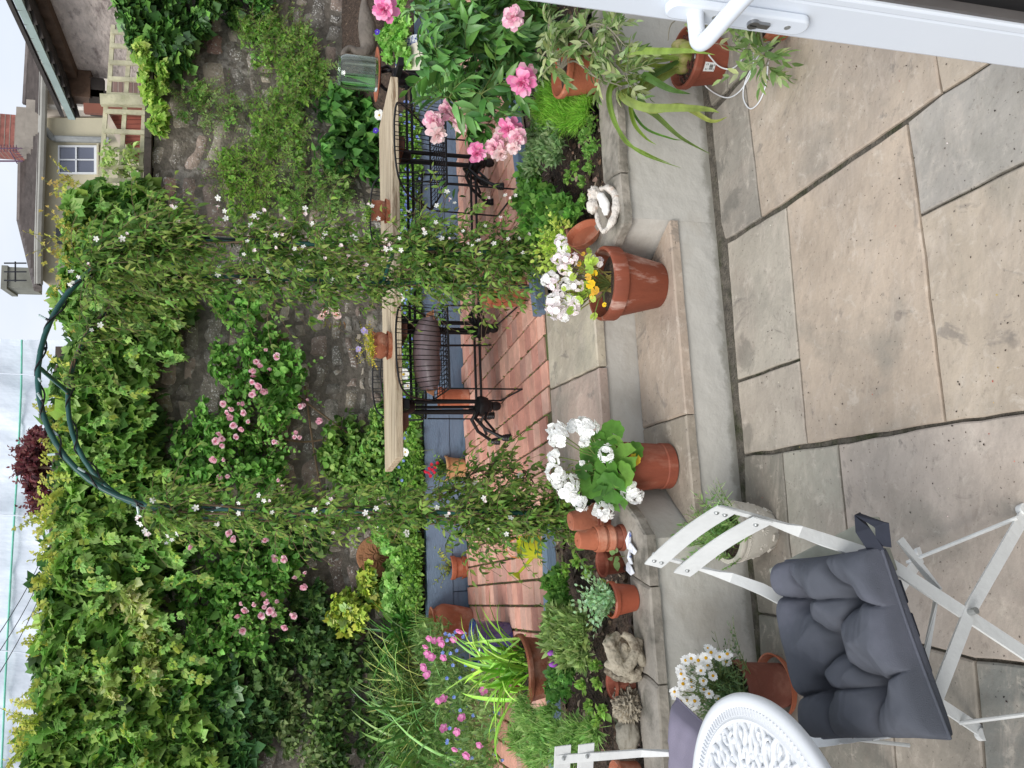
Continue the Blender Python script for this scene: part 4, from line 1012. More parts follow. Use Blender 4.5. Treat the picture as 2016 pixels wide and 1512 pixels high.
for k in range(3):
    a = k*1.2+2.4; d = Vector((math.cos(a), math.sin(a), 0)); mb = MB(); c0 = Vector((TC.x, TC.y, 0))
    mb.tube([c0+d*.2+Vector((0, 0, .68)), c0+d*.16+Vector((0, 0, .55)), c0+d*.05+Vector((0, 0, .38)), c0+d*.08+Vector((0, 0, .2)), c0+d*.22+Vector((0, 0, .04)), c0+d*.26+Vector((0, 0, .012))], [.012, .012, .014, .014, .012, .016], 8); mb.build('leg', M_white, tb)
# ---- second folding chair, mostly out of frame
c2o = Vector((-1.07, 1.80, 0))
f2 = thing('folding_chair', 'pale folding bistro chair behind the round table, mostly out of view', 'chair', c2o+Vector((-.2, .1, 0)))
def Q2(x, y, z): return Vector((c2o.x-.02-x, 2.13+y, z))
for x in (0, .37):
    mb = MB(); mb.strap([Q2(x, -.42, 0), Q2(x, -.2, .22), Q2(x, -.02, .46), Q2(x, .02, .60), Q2(x, .05, .86)], [Vector((1, 0, 0))]*3+[Vector((.3, 1, 0)), Vector((0, 1, 0))], .026, .006); mb.build('upright', M_fold, f2)
    mb = MB(); mb.strap([Q2(x, .02, 0), Q2(x, -.33, .44)], Vector((1, 0, 0)), .024, .006); mb.build('leg', M_fold, f2)
for z, y in ((.835, .045), (.765, .038)):
    mb = MB(); mb.strap([Q2(-.04+.45*i/8, y+.02*math.sin(math.pi*i/8), z) for i in range(9)], Vector((0, 1, 0)), .05, .004); mb.build('back_slat', M_fold, f2, bevel=.001)
    mb = MB(); mb.ball(Q2(-.005, y-.006, z), .006, 8, 5); mb.build('rivet', M_rivet, f2)
for k in range(5):
    mb = MB(); mb.box((c2o.x-.4, 1.78+k*.07, .43), (c2o.x-.0, 1.83+k*.07, .45)); mb.build('seat_slat', M_fold, f2)
c4b = [Vector((-1.42, 2.13, 0)), Vector((-.94, 2.14, 0)), Vector((-.95, 1.74, 0)), Vector((-1.42, 1.72, 0))]
cushion('cushion', 'flat lilac grey cushion half hidden behind the round table', c4b, .485, .07, [(.25, .25), (.75, .75), (.25, .75)], mat('lilac_cotton', S(136, 130, 146), .9, .05, 5, bump=.3, bscale=700, spec=.15), res=40, creases=[((.25, .25), (.75, .75), .4)])
# ---- open glazed door on the right
DS = Vector((math.sin(R_(8.4)), -math.cos(R_(8.4)), 0)); DN = Vector((-DS.y*-1, 0, 0)); DN = Vector((-math.cos(R_(8.4)), -math.sin(R_(8.4)), 0))
D0 = Vector((.503, 1.0, 0))
def DP(s, n, z): return D0+DS*s+DN*n+Vector((0, 0, z))
dr = thing('glazed_door', 'open white plastic glazed door leaf at the right edge of view', 'door', D0+DS*.35)
def dbox(name, s0, s1, n0, n1, z0, z1, mt, parent, bev=.004):
    mb = MB(); q = [DP(s0, n0, 0), DP(s1, n0, 0), DP(s1, n1, 0), DP(s0, n1, 0)]; mb.prism([(p.x, p.y) for p in q], z0, z1); return mb.build(name, mt, parent, bevel=bev)
dbox('stile', 0, .082, -.062, 0, .08, 2.12, M_upvc, dr, .006)
dbox('glazing_bead', .0825, .098, -.058, .002, .17, 2.02, M_upvc, dr, .003)
dbox('gasket', .0985, .104, -.05, -.004, .17, 2.02, mat('grey_gasket', S(96, 92, 90), .6), dr, 0)
dbox('gasket', .1045, .128, -.045, -.018, .17, 2.02, M_gum, dr, 0)
dbox('glass', .1285, .62, -.034, -.026, .17, 2.02, mat('door_glass', S(200, 205, 205), .03, 0, trans=.9), dr, 0)
dbox('stile', .74, .62, -.062, 0, .08, 2.12, M_upvc, dr, .006)
dbox('rail', .0985, .62, -.062, -.001, .08, .168, M_upvc, dr, .004); dbox('rail', .0985, .62, -.062, -.001, 2.022, 2.12, M_upvc, dr, .004)
# handle: backplate, lever, lock
hz = 1.076
def rounded(sc, zc, hw, hh, n0, n1, r=.012, k=5):
    pts = []
    for cx, cy, a0 in ((hw-r, hh-r, 0), (-hw+r, hh-r, 90), (-hw+r, -hh+r, 180), (hw-r, -hh+r, 270)):
        for i in range(k+1):
            a = R_(a0+90*i/k); pts.append((cx+r*math.cos(a), cy+r*math.sin(a)))
    return [DP(sc+a, n0, zc+b) for a, b in pts]
mb = MB(); A = rounded(.042, hz-.066, .0165, .108, 0.0005, 0, r=.0155); mb.extr(A, DN*.0135); bp_ = mb.build('backplate', M_upvc, dr, bevel=.003, smooth=35)
mb = MB(); mb.tube([DP(.042, .012, hz), DP(.042, .03, hz), DP(.042, .042, hz-.0005)], [.0118, .0112, .0112], 24); pts = []
mb2 = MB(); pth = [DP(.042, .028, hz), DP(.042, .044, hz), DP(.044, .054, hz), DP(.052, .0605, hz-.001), DP(.066, .062, hz-.002), DP(.1, .0595, hz-.004), DP(.135, .058, hz-.005), DP(.158, .057, hz-.006)]
sm = []
for i in range(len(pth)-1):
    p0, p1, p2, p3 = pth[max(0, i-1)], pth[i], pth[i+1], pth[min(len(pth)-1, i+2)]
    for q in range(4):
        t = q/4; sm.append(.5*((2*p1)+(p2-p0)*t+(2*p0-5*p1+4*p2-p3)*t*t+(3*p1-p0-3*p2+p3)*t**3))
sm.append(pth[-1]); mb.tube(sm, .0108, 20); mb.build('lever', M_upvc, bp_, smooth=50)
mb = MB(); mb.tube([DP(.042, .014, hz-.088), DP(.042, .019, hz-.088)], .0085, 20); mb.box((0, 0, 0), (.0001, .0001, .0001), org=DP(.042, .014, hz-.09))
q = [DP(.042+a, .014, hz-.088+b) for a, b in ((-.0048, -.004), (-.0048, -.024), (.0048, -.024), (.0048, -.004))]; mb.extr(q, DN*.0045); mb.build('lock_cylinder', M_steel, bp_, smooth=40)
mb = MB(); q = [DP(.042+a, .0191, hz-.088+b) for a, b in ((-.0007, -.005), (-.0007, .005), (.0007, .005), (.0007, -.005))]; mb.extr(q, DN*.0004); mb.build('keyway', M_gum, bp_)
for z in (hz-.142, hz-.03):
    mb = MB(); mb.tube([DP(.042, .0138, z), DP(.042, .0148, z)], .0045, 16); mb.tube([DP(.042, .0148, z), DP(.042, .0152, z)], .0018, 6); mb.build('screw', M_rivet, bp_, smooth=40)
# ================================================================ TERRACE FURNITURE
TT = 1.055
cNL, cNR, cFR, cFL = G(779, 902, TT), G(769, 150, TT), G(746, 253, TT), G(758, 929, TT)
M_plank = mat('pale_timber', S(206, 188, 160), .7, .16, 5, bump=.6, bscale=12, stretch=(.45, 9, 9), col2=S(150, 124, 98), c2scale=4.5, c2lo=.5, c2hi=.62)
tab = thing('plank_table', 'long pale plank table on black cast iron legs on the terrace', 'table', ((cNL+cFR)/2).xy.to_3d()+Vector((0, 0, .385)))
mb = MB(); mb.prism([(p.x, p.y) for p in (cNL, cNR, cFR, cFL)], TT-.042, TT); mb.build('tabletop', M_plank, tab, bevel=.004)
for u_ in (.10, .33, .83):
    mb = MB(); a_, b_ = cNL.lerp(cNR, u_), cFL.lerp(cFR, u_); mb.strap([a_.lerp(b_, .06)-Vector((0, 0, .06)), a_.lerp(b_, .94)-Vector((0, 0, .06))], Vector((0, 0, 1)), .07, .034); mb.build('batten', mat('red_brown_wood', S(96, 58, 44), .7, .2, 8), tab)
ax = (cNR-cNL); ax.z = 0; ax.normalize(); ay = Vector((-ax.y, ax.x, 0))
pc = [Vector((-.13, 4.50, .385)), Vector((.33, 4.56, .385)), Vector((1.34, 4.66, .385)), Vector((1.82, 4.72, .385))]
for k, c in enumerate(pc):
    mb = MB()
    for s in (-.028, .028):
        mb.tube([c+ax*s+Vector((0, 0, .15)), c+ax*s+Vector((0, 0, .56))], .0125, 10)
    mb.tube([c+ay*.05+Vector((0, 0, .15)), c+ay*.05+Vector((0, 0, .56))], .009, 8)
    mb.lathe([(0, .02), (.02, .03), (.028, .05), (.024, .075), (.036, .085), (.036, .1), (.05, .105), (.062, .14), (.058, .16), (.03, .175), (0, .18)], c+Vector((0, 0, -.005)), n=20)
    mb.lathe([(0, .52), (.03, .53), (.045, .56), (.055, .60), (.055, .625), (0, .625)], c, n=20)
    ped = mb.build('pedestal', M_black, tab, smooth=40)
    for a in ((150, 215) if k in (0, 2) else (-30, 35)) + ((100,) if k % 2 == 0 else (80,)):
        d = ax*math.cos(R_(a))+ay*math.sin(R_(a)); L_ = .22
        mb = MB(); pth = [c+Vector((0, 0, .16))+d*.04, c+d*L_*.4+Vector((0, 0, .185)), c+d*L_*.75+Vector((0, 0, .14)), c+d*L_*.95+Vector((0, 0, .08)), c+d*L_*1.05+Vector((0, 0, .05))]
        mb.tube(pth, [.014, .011, .010, .010, .012], 8)
        mb.tube([c+Vector((0, 0, .11))+d*.05, c+d*L_*.45+Vector((0, 0, .13)), c+d*L_*.85+Vector((0, 0, .085))], [.009, .007, .008], 8)
        mb.build('leg', M_black, ped, smooth=50)
        mb = MB(); fp = c+d*L_*1.06; mb.lathe([(0, 0), (.021, 0), (.023, .008), (.020, .012), (.023, .018), (.020, .024), (.022, .03), (.018, .036), (.019, .042), (.012, .055), (0, .06)], fp, n=16); mb.build('foot', M_black, ped, smooth=30)
    for e in (-1, 1):
        mb = MB(); mb.strap([c+ay*e*.0+Vector((0, 0, .60)), c+ay*e*.2+Vector((0, 0, .60))], Vector((0, 0, 1)), .05, .03); mb.build('bracket', M_black, ped)
for a, b in ((0, 1), (1, 2), (2, 3)):
    for dz in (.135, .165):
        mb = MB(); mb.tube([pc[a]+ax*.04+Vector((0, 0, dz)), pc[b]-ax*.04+Vector((0, 0, dz))], .0075, 8); mb.build('stretcher', M_black, tab)
    for dz in (.515, .545):
        mb = MB(); mb.strap([pc[a]+ax*.03+Vector((0, 0, dz)), pc[b]-ax*.03+Vector((0, 0, dz))], Vector((0, 0, 1)), .012, .014); mb.build('apron_bar', M_black, tab)
def wire_chair(x, y, rz, label, group):
    t = thing('wire_chair', label, 'chair', (x, y, .385), rz, group)
    r = .0048; w_, d_ = .225, .215
    mb = MB()
    for sx in (-1, 1):
        pts = [(sx*w_, d_, .40), (sx*(w_+.0), d_-.0, .0), (sx*w_, -d_, 0), (sx*w_, -d_, .40)]
        m2 = MB(); m2.tube([(sx*w_, d_, .40), (sx*(w_+.006), d_+.01, .006)], r, 6); m2.build('leg', M_black, t, local=True)
        m2 = MB(); m2.tube([(sx*w_, -d_, .40), (sx*(w_+.006), -d_-.01, .006)], r, 6); m2.build('leg', M_black, t, local=True)
        m2 = MB(); m2.tube([(sx*(w_+.006), d_+.01, .006), (sx*(w_+.006), -d_-.01, .006)], r, 6); m2.build('floor_rail', M_black, t, local=True)
    fr = [(-w_, -d_, .40), (w_, -d_, .40), (w_, d_, .41), (-w_, d_, .41)]
    mb.tube(fr, r*1.2, 8, closed=True)
    for k in range(17):
        u = -w_+2*w_*(k+1)/18; mb.tube([(u, -d_, .402), (u, -.05, .392), (u, .1, .395), (u, d_, .41)], .0022, 4, cap=False)
    for k in range(5):
        v = -d_+2*d_*(k+1)/6; mb.tube([(-w_, v, .40), (w_, v, .40)], .0022, 4, cap=False)
    for k in range(-6, 16):       # crossing diagonal wires at the back of the seat
        a = -w_+k*.032
        if -w_ <= a <= w_-.1: mb.tube([(a, -d_, .398), (a+.1, -d_+.12, .396)], .0018, 4, cap=False)
    mb.build('seat', M_black, t, local=True)
    rail = []
    ctl = [(-w_-.01, .16, .43), (-w_-.02, .05, .50), (-w_-.02, -.1, .60), (-w_+.02, -.22, .66), (-.1, -.262, .682), (0, -.27, .685), (.1, -.262, .682), (w_-.02, -.22, .66), (w_+.02, -.1, .60), (w_+.02, .05, .50), (w_+.01, .16, .43)]
    for i in range(len(ctl)-1):
        p0, p1, p2, p3 = [Vector(ctl[j]) for j in (max(0, i-1), i, i+1, min(len(ctl)-1, i+2))]
        for q in range(5):
            s = q/5; rail.append(.5*((2*p1)+(p2-p0)*s+(2*p0-5*p1+4*p2-p3)*s*s+(3*p1-p0-3*p2+p3)*s**3))
    rail.append(Vector(ctl[-1]))
    mb = MB(); mb.tube(rail, r*1.15, 8)
    inner = [p for p in rail if p.y < -.15]; n = len(rail)
    for k in range(19):
        s = k/18; top = rail[int(round(12+(n-25)*s))]; bx = -w_+2*w_*s
        by2 = -d_
        mb.tube([(bx, by2, .40), ((bx+top.x)/2, (by2+top.y)/2-.01, (.40+top.z)/2), tuple(top)], .0024, 5, cap=False)
    mb.tube([(-w_, d_*.6, .41), (-w_-.012, .17, .43)], r, 6); mb.tube([(w_, d_*.6, .41), (w_+.012, .17, .43)], r, 6)
    mb.build('backrest', M_black, t, local=True)
    return t
GC = 'black wire chairs round the plank table'
wire_chair(.165, 4.36, R_(9), 'black wire chair holding a folded brown cushion', GC)
wire_chair(1.27, 4.43, R_(7), 'black wire chair with its back to us beside the pink peonies', GC)
wire_chair(.02, 5.02, R_(178), 'far wire chair showing only its rail above the plank', GC)
wire_chair(1.13, 5.2, R_(172), 'black wire chair on the far side of the table right of the jasmine', GC)
# folded satin cushion
fc_ = Vector((.165, 4.36, .80)); t = thing('cushion', 'folded brown satin cushion on the wire chair', 'cushion', fc_)
mb = MB(); N1, N2 = 40, 20; V = []
for i in range(N1+1):
    u = i/N1; x = -.2+.4*u
    for k in range(N2):
        a = 2*math.pi*k/N2; e = (1-abs(2*u-1)**5); ry = .155*(.8+.2*e); rz_ = .062*(.5+.5*e)
        cx_ = math.copysign(abs(math.cos(a))**.7, math.cos(a))*ry; cz = math.copysign(abs(math.sin(a))**.8, math.sin(a))*rz_
        V.append((fc_.x+x+.004*math.sin(a*3+u*6), fc_.y-.02+cx_, fc_.z+.062+cz+.016*math.sin(u*3.4-.3)*(1 if cz > 0 else .3)+.006*noise.noise(Vector((u*9, a, 2)))))
fs = [(i*N2+k, i*N2+(k+1) % N2, (i+1)*N2+(k+1) % N2, (i+1)*N2+k) for i in range(N1) for k in range(N2)]+[tuple(range(N2))[::-1], tuple(N1*N2+k for k in range(N2))]
mb.add(V, fs); mb.build('cover', mat('brown_satin', S(112, 96, 98), .38, .06, 6, spec=.5), t, smooth=70)
mb = MB()
for s in (-1, 1): mb.strap([fc_+Vector((s*.19, -.14, .05)), fc_+Vector((s*.215, -.19, .06)), fc_+Vector((s*.2, -.2, .1))], Vector((0, 0, 1)), .03, .003)
mb.build('tie', mat('tan_tape', S(176, 128, 96), .8), t)
# ================================================================ POTS (the planted ones get their plants further down)
POT = {}
def stand_pot(key, label, xb, yb, xr, wt, wb, h0, mt, yr=None, name='plant_pot', catn='plant pot', rim=None, soil=.03, group=None, flip=False, rimout=.008, n=None):
    p, rt, rb, H = potdims(xb, yb, xr, wt, wb, h0)
    t = thing(name, label, catn, p, 0, group); pot(t, p, rt, rb, H, mt, rim=rim and H*rim, soil=soil, flip=flip, rimout=rimout)
    POT[key] = (t, p, rt, rb, H); return t
GP = 'terracotta pots about the terrace and beds'
stand_pot('gr', 'big lime streaked terracotta pot of sparse pale pink geraniums on the steps', 1297, 562, 1183, 146, 88, .205, mat('terracotta_streaked', S(132, 68, 46), .75, .2, 6, bump=.3, bscale=60, col2=S(186, 150, 136), c2scale=16, c2lo=.55, c2hi=.68, stretch=(1, 1, .22)), name='potted_geranium', catn='potted plant', rim=.24, soil=.05, rimout=.014)
stand_pot('gl', 'terracotta pot on the steps brimming with white geraniums and large scalloped leaves', 1318, 917, 1218, 104, 84, .205, M_terra2, name='potted_geranium', catn='potted plant', rim=.05, soil=.03, rimout=.001)
t_, p_, rt_, rb_, H_ = POT['gl']; mb = MB(); mb.lathe([(rb_-.001, .002), (rb_+.005, .006), (rb_+.006, .04), (rb_+.002, .046), (rb_-.001, .046)], p_, n=44, closed=True); mb.build('base_band', M_terra2, t_, smooth=35)
stand_pot('gb', 'dull crusty terracotta pot of lime green herb behind the pink geraniums', 1158, 488, 1104, 80, 60, .37, mat('terracotta_crusty', S(134, 84, 72), .9, .18, 8, bump=.4, bscale=60, col2=S(170, 148, 140), c2scale=10, c2lo=.5, c2hi=.7), name='potted_herb', catn='potted plant', rim=.22)
stand_pot('mint', 'terracotta pot of grey green mint standing on the coping between stacked pots and gnarled stone', 1250, 1177, 1199, 71, 50, .402, M_plast, name='potted_mint', catn='potted plant', rim=.22, soil=.015, rimout=.01)
stand_pot('small', 'small empty terracotta pot between gnarled stone and coral rock', 1246, 1345, 1205, 50, 37, .402, M_terra2, rim=.0001, soil=.05)
stand_pot('seed', 'small open empty terracotta pot right beside the three nested upturned pots', 1229, 1106, 1185, 54, 40, .37, M_terra2, rim=.0001, soil=0)
stand_pot('far', 'terracotta pot at the left edge half hidden by the second folding chair', 1258, 1530, 1212, 76, 60, .402, M_terra, rim=.2)
stand_pot('daisy', 'brown terracotta pot of white daisies standing in a saucer behind the round table', 1541, 1348, 1446, 114, 82, .02, mat('terracotta_brown', S(112, 62, 48), .78, .15, 7, bump=.3, bscale=70, col2=S(132, 86, 70), c2scale=8), name='potted_daisy', catn='potted plant', rim=.2, soil=.02, rimout=.012)
stand_pot('orchid', 'terracotta pot with a price sticker holding a large strap leaved orchid', 1418, 122, 1345, 118, 84, 0, M_terra2, name='potted_orchid', catn='potted plant', rim=.2, soil=.03, rimout=.012)
stand_pot('olive2', 'terracotta pot of olive cuttings beside the door, holding the white cable', 1552, 52, 1498, 74, 52, 0, M_terra3, name='potted_olive', catn='potted plant', rim=.2)
stand_pot('olive', 'tall terracotta pot with an olive sapling in the right flower bed', 1178, 148, 1101, 104, 70, .37, M_terra3, name='potted_olive', catn='potted plant', rim=.16, soil=.04)
stand_pot('jas', 'large smooth terracotta pot at the foot of the right jasmine column', 1030, 574, 952, 76, 58, .385, M_terra3, rim=.13, group=None)
stand_pot('back', 'square shouldered terracotta pot in front of the blue sleepers behind the wire chair', 921, 783, 864, 44, 39, .385, M_terra3, rim=.1)
stand_pot('red', 'small buff terracotta pot of red flowers by the blue sleepers', 914, 921, 875, 50, 35, .385, mat('buff_terracotta', S(190, 148, 104), .85, .14, 9, bump=.3, bscale=60), name='potted_flower', catn='potted plant', rim=.14)
stand_pot('dish', 'small orange terracotta pot in a saucer left of the jasmine column', 918, 1116, 886, 46, 34, .388, M_terra3, name='potted_cutting', catn='potted plant', rim=.3, rimout=.012)
stand_pot('blue', 'dark blue glazed pot behind the big terracotta pot of lilies', 1003, 1260, 932, 94, 70, .385, mat('blue_glaze', S(26, 40, 104), .12, .25, 6, spec=.8, coat=.6), rim=.08, rimout=.003)
stand_pot('lily', 'wide terracotta pot bursting with bright green strappy lily leaves', 1088, 1312, 1023, 136, 104, .385, M_terra, name='potted_lily', catn='potted plant', rim=.16, soil=.03, rimout=.016)
# saucers
def saucer(label, x, y, w_, h0, mt, hh=.03, rot=None, name='saucer', catn='saucer', parent=None):
    p = G(x, y, h0); s = px(p); r = w_/2*s
    pr = [(0, 0), (r*.86, 0), (r, hh), (r*.95, hh), (r*.82, .007), (0, .007)]
    if parent: MB().lathe(pr, p, n=40).build('saucer', mt, parent, smooth=40); return
    t = MB().lathe(pr, p, n=40, rot=rot).build(name, mt, None, smooth=40); tag(t, label, catn); return t
saucer('orange terracotta saucer under the daisy pot', 1541, 1348, 124, .0, M_terra3, .035)
saucer('orange terracotta saucer under the small pot left of the jasmine', 918, 1116, 46, .385, M_terra3, .04)
saucer('terracotta saucer under the olive pot in the right bed', 1180, 148, 86, .365, M_terra2, .022)
# saucer standing on edge against the crusty pot
p = G(1180, 468, .385); o = MB().lathe([(0, 0), (.062, 0), (.078, .03), (.073, .03), (.06, .006), (0, .006)], (0, 0, 0), n=40).build('saucer', M_terra3, None, smooth=40)
o.location = p+Vector((0, .02, .05)); o.rotation_euler = (R_(28), R_(42), 0); tag(o, 'terracotta saucer propped on edge beside the crusty pot', 'saucer')
# stacked upturned pots
def upturned(key, label, x, y, dims, h0, lean=(0, 0)):
    p = G(x, y, h0); z = 0; px_ = px(p)
    for i, (lb, wt, wb, H, dz, mt, rimh) in enumerate(dims):
        s = px_; q = p+Vector((lean[0]*z, lean[1]*z, z)); t = thing('plant_pot', lb, 'plant pot', q, 0, 'upturned nested pots on the left coping')
        a, b = pot_prof(wt/2*s, wb/2*s, H, rimh, th=.006, rimout=.005)
        rot = Euler((-lean[1], lean[0], 0)).to_matrix()
        a = [(r, H-zz) for r, zz in a[1:]]; b = [(r, H-zz) for r, zz in b]
        a = [(.006, H-.001), (.0065, H)]+a
        body = MB().lathe([(0, H-.006), (.006, H-.006)]+a, q, rot=rot, n=40).build('pot', mt, t, smooth=35)
        MB().lathe(b, q, rot=rot, n=40).build('rim', mt, body, smooth=35)
        mb = MB(); mb.tube([q+rot@Vector((0, 0, H-.0075)), q+rot@Vector((0, 0, H-.0055))], .0058, 12); mb.build('drain_hole', M_gum, body)
        z += dz
s = 1
upturned('s1', '', 1228, 1058, [('lowest of the three nested upturned terracotta pots beside the china shards', 52, 42, .085, .045, M_terra2, .02), ('middle one of the three nested upturned terracotta pots beside the china shards', 52, 40, .085, .035, M_terra3, .028), ('topmost of the three nested upturned terracotta pots, its drain hole showing', 51, 33, .105, 0, M_terra3, .038)], .40)
upturned('s2', '', 1209, 1014, [('lower of two upturned terracotta pots behind the white geraniums', 66, 52, .09, .06, M_terra2, .02), ('upper upturned terracotta pot leaning behind the white geraniums', 58, 36, .125, 0, M_terra, .02)], .37, lean=(-.09, 0))
# urn, white planter, wall pot, table pots
p = G(928, 1224, .385); s = px(p); t = thing('terracotta_urn', 'bulging terracotta urn against the blue sleepers', 'urn', p); POT['urn'] = (t, p, 32*s, 27*s, .3)
H = at(849, 1224, p.y).z-p.z; POT['urn'] = (t, p, 33*s, 27*s, H)
prof = [(0, 0), (26*s, 0), (27*s, .01), (32*s, H*.28), (38*s, H*.62), (38.5*s, H*.72), (34*s, H*.86), (30*s, H*.92), (30*s, H*.95), (34*s, H*.975), (34.5*s, H), (30*s, H), (27*s, H*.93), (24*s, H*.9), (0, H*.9)]
mb = MB(); mb.lathe(prof, p, n=48); mb.build('urn_body', M_terra, t, smooth=50)
p, rt, rb, H = potdims(1516, 1042, 1428, 122, 74, 0); t = thing('potted_carnation', 'creamy white embossed planter of grey green foliage behind the folding chair', 'potted plant', p); POT['white'] = (t, p, rt, rb, H)
M_cream = mat('cream_glaze', S(196, 190, 178), .45, .06, 6, bump=.2, bscale=50)
mb = MB(); mb.lathe([(0, 0), (rb-.004, 0), (rb, .006), (rb+.004, .02), (rb+(rt-rb)*.55, H*.35), (rt*.96, H*.7), (rt*.97, H*.86), (rt, H*.88), (rt+.004, H*.95), (rt+.002, H), (rt-.012, H), (rt-.016, H*.95), (rt*.85, H*.6), (0, H*.6)], p, n=64); wb_ = mb.build('planter', M_cream, t, smooth=40)
def surf(a, z):
    r = rb+(rt-rb)*(.1+.9*(z/H)**.8)+.0015; return p+Vector((r*math.cos(a), r*math.sin(a), z))
for k in range(9):                         # embossed daisies, fans and scrolls
    a = 2*math.pi*k/9; mb = MB()
    for j in range(12):
        b = 2*math.pi*j/12; mb.tube([surf(a+.03*math.cos(b), H*.5+.004*math.sin(b)), surf(a+.19*math.cos(b), H*.5+.026*math.sin(b))], [.0016, .0035], 5)
    mb.ball(surf(a, H*.5), .006, 8, 5); mb.build('embossed_daisy', M_cream, wb_, smooth=60); mb = MB()
    for j in range(6):
        a2 = a+j*2*math.pi/54; c0 = p+Vector((math.cos(a2)*(rt*.975), math.sin(a2)*(rt*.975), H*.78)); tt = Vector((-math.sin(a2), math.cos(a2), 0))
        mb.tube([c0+tt*.006*math.cos(q*.9)*(1-q*.1)+Vector((0, 0, .006*math.sin(q*.9)*(1-q*.1))) for q in range(8)], .0015, 4)
    mb.build('embossed_scroll', M_cream, wb_, smooth=60); mb = MB()
    for j in range(4):
        a2 = a+.35+(j-1.5)*.07; r0 = rb+.003; mb.tube([p+Vector((r0*math.cos(a2), r0*math.sin(a2), .01)), p+Vector(((r0+.012)*math.cos(a2), (r0+.012)*math.sin(a2), H*.22))], [.002, .004], 5)
    mb.build('embossed_fan', M_cream, wb_, smooth=60)
mb = MB(); mb.lathe([(0, H*.84), (rt*.9, H*.84)], p, n=32, closed=True); mb.build('soil', M_soil, t)
# perforated wall pot
p = W(475, 1414, .10); t = thing('wall_pot', 'small copper coloured pot with rows of holes hanging on the ivy wall', 'pot', p)
mb = MB(); rot = Euler((R_(-6), R_(6), 0)).to_matrix(); mb.lathe([(0, -.06), (.055, -.06), (.057, -.05), (.068, .06), (.072, .065), (.072, .075), (.064, .075), (.05, -.04), (0, -.04)], p, n=36, rot=rot); b_ = mb.build('pot', mat('copper_terracotta', S(178, 104, 60), .5, .15, 8), t, smooth=40)
mb = MB()
for z in (-.03, .0, .03):
    for k in range(7):
        a = -math.pi/2+(k-3)*.4; r = .0605+z*.1; mb.tube([p+rot@Vector((r*math.cos(a), r*math.sin(a), z)), p+rot@Vector(((r+.003)*math.cos(a), (r+.003)*math.sin(a), z))], .004, 8)
mb.build('hole', M_gum, b_)
# pots on the plank table
def tablepot(key, label, x, y, wt, wb, xr, scallop):
    p = G(x, y, TT); s = px(p); H = at(xr, y, p.y).z-TT-.018; t = thing('table_pot', label, 'potted plant', p, 0, 'small pots on the plank table'); POT[key] = (t, p+Vector((0, 0, .016)), wt/2*s, wb/2*s, H)
    MB().lathe([(0, 0), (wb*.62*s, 0), (wb*.72*s, .022), (wb*.68*s, .022), (wb*.58*s, .006), (0, .006)], p, n=36).build('saucer', M_terra3, t, smooth=40)
    q = p+Vector((0, 0, .008)); rt, rb = wt/2*s, wb/2*s
    V = []; prof = [(rb*.7, 0), (rb*1.05, H*.15), (rt*.98, H*.5), (rt*.96, H*.72), (rt*.9, H*.82), (rt, H), (rt-.006, H), (rt*.84, H*.8)]
    n = 60; mb = MB()
    for i, (r, z) in enumerate(prof):
        for k in range(n):
            a = 2*math.pi*k/n; ex = (1+.06*math.sin(a*11))*(1) if (scallop and i in (5, 6)) else 1; zz = z+(.005*math.sin(a*11) if scallop and i in (5, 6) else 0)
            V.append(q+Vector((r*ex*math.cos(a), r*ex*math.sin(a), zz)))
    mb.add(V, [(i*n+k, i*n+(k+1) % n, (i+1)*n+(k+1) % n, (i+1)*n+k) for i in range(len(prof)-1) for k in range(n)]+[tuple((len(prof)-1)*n+k for k in range(n))])
    b_ = mb.build('pot', M_terra, t, smooth=50)
    mb = MB(); mb.ball(q+Vector((0, -rt*.99, H*.5)), .006, 8, 5); mb.build('boss', M_terra, b_)
tablepot('tp1', 'small terracotta pot with scalloped rim and trailing yellow flowers on the plank table', 770, 680, 54, 40, 731, True)
tablepot('tp2', 'small terracotta pot on the plank table half hidden by the right jasmine', 766, 416, 42, 34, 729, False)
# hose arcing behind the table
mb = MB(); mb.tube([at(760, 800, 5.1), at(752, 770, 5.12), at(748, 735, 5.14), at(752, 700, 5.14), at(770, 690, 5.12)], .006, 6); tag(mb.build('garden_hose', M_gum), 'black hose arching above the table edge behind the scalloped pot', 'hose')
# price sticker
t, p, rt, rb, H = POT['orchid']
c = p+Vector((0, 0, H*.5)); 
def cyl(a, z, e=.0): r = rb+(rt-.012-rb)*(z/(H*.8)); return p+Vector(((r+e)*math.cos(a), (r+e)*math.sin(a), z))
a0 = math.atan2(-p.y, -p.x)-.22
mb = MB(); n = 8; da = .34
mb.add([cyl(a0-da/2+da*i/n, H*z, .0012) for z in (.42, .72) for i in range(n+1)], [(i, i+1, n+2+i, n+1+i) for i in range(n)]); stk = mb.build('price_sticker', mat('paper', S(226, 228, 226), .6), t)
mb = MB(); random.seed(3); u = .2
while u < .8:
    w_ = random.choice((.02, .035, .05)); a1, a2 = a0-da/2+da*u, a0-da/2+da*(u+w_); mb.add([cyl(a1, H*.48, .0018), cyl(a2, H*.48, .0018), cyl(a2, H*.58, .0018), cyl(a1, H*.58, .0018)], [(0, 1, 2, 3)]); u += w_+random.choice((.02, .03, .04))
for z in (.44, .62, .66): mb.add([cyl(a0-da*.36, H*z, .0018), cyl(a0+da*.36, H*z, .0018), cyl(a0+da*.36, H*(z+.014), .0018), cyl(a0-da*.36, H*(z+.014), .0018)], [(0, 1, 2, 3)])
mb.build('barcode', M_gum, stk)
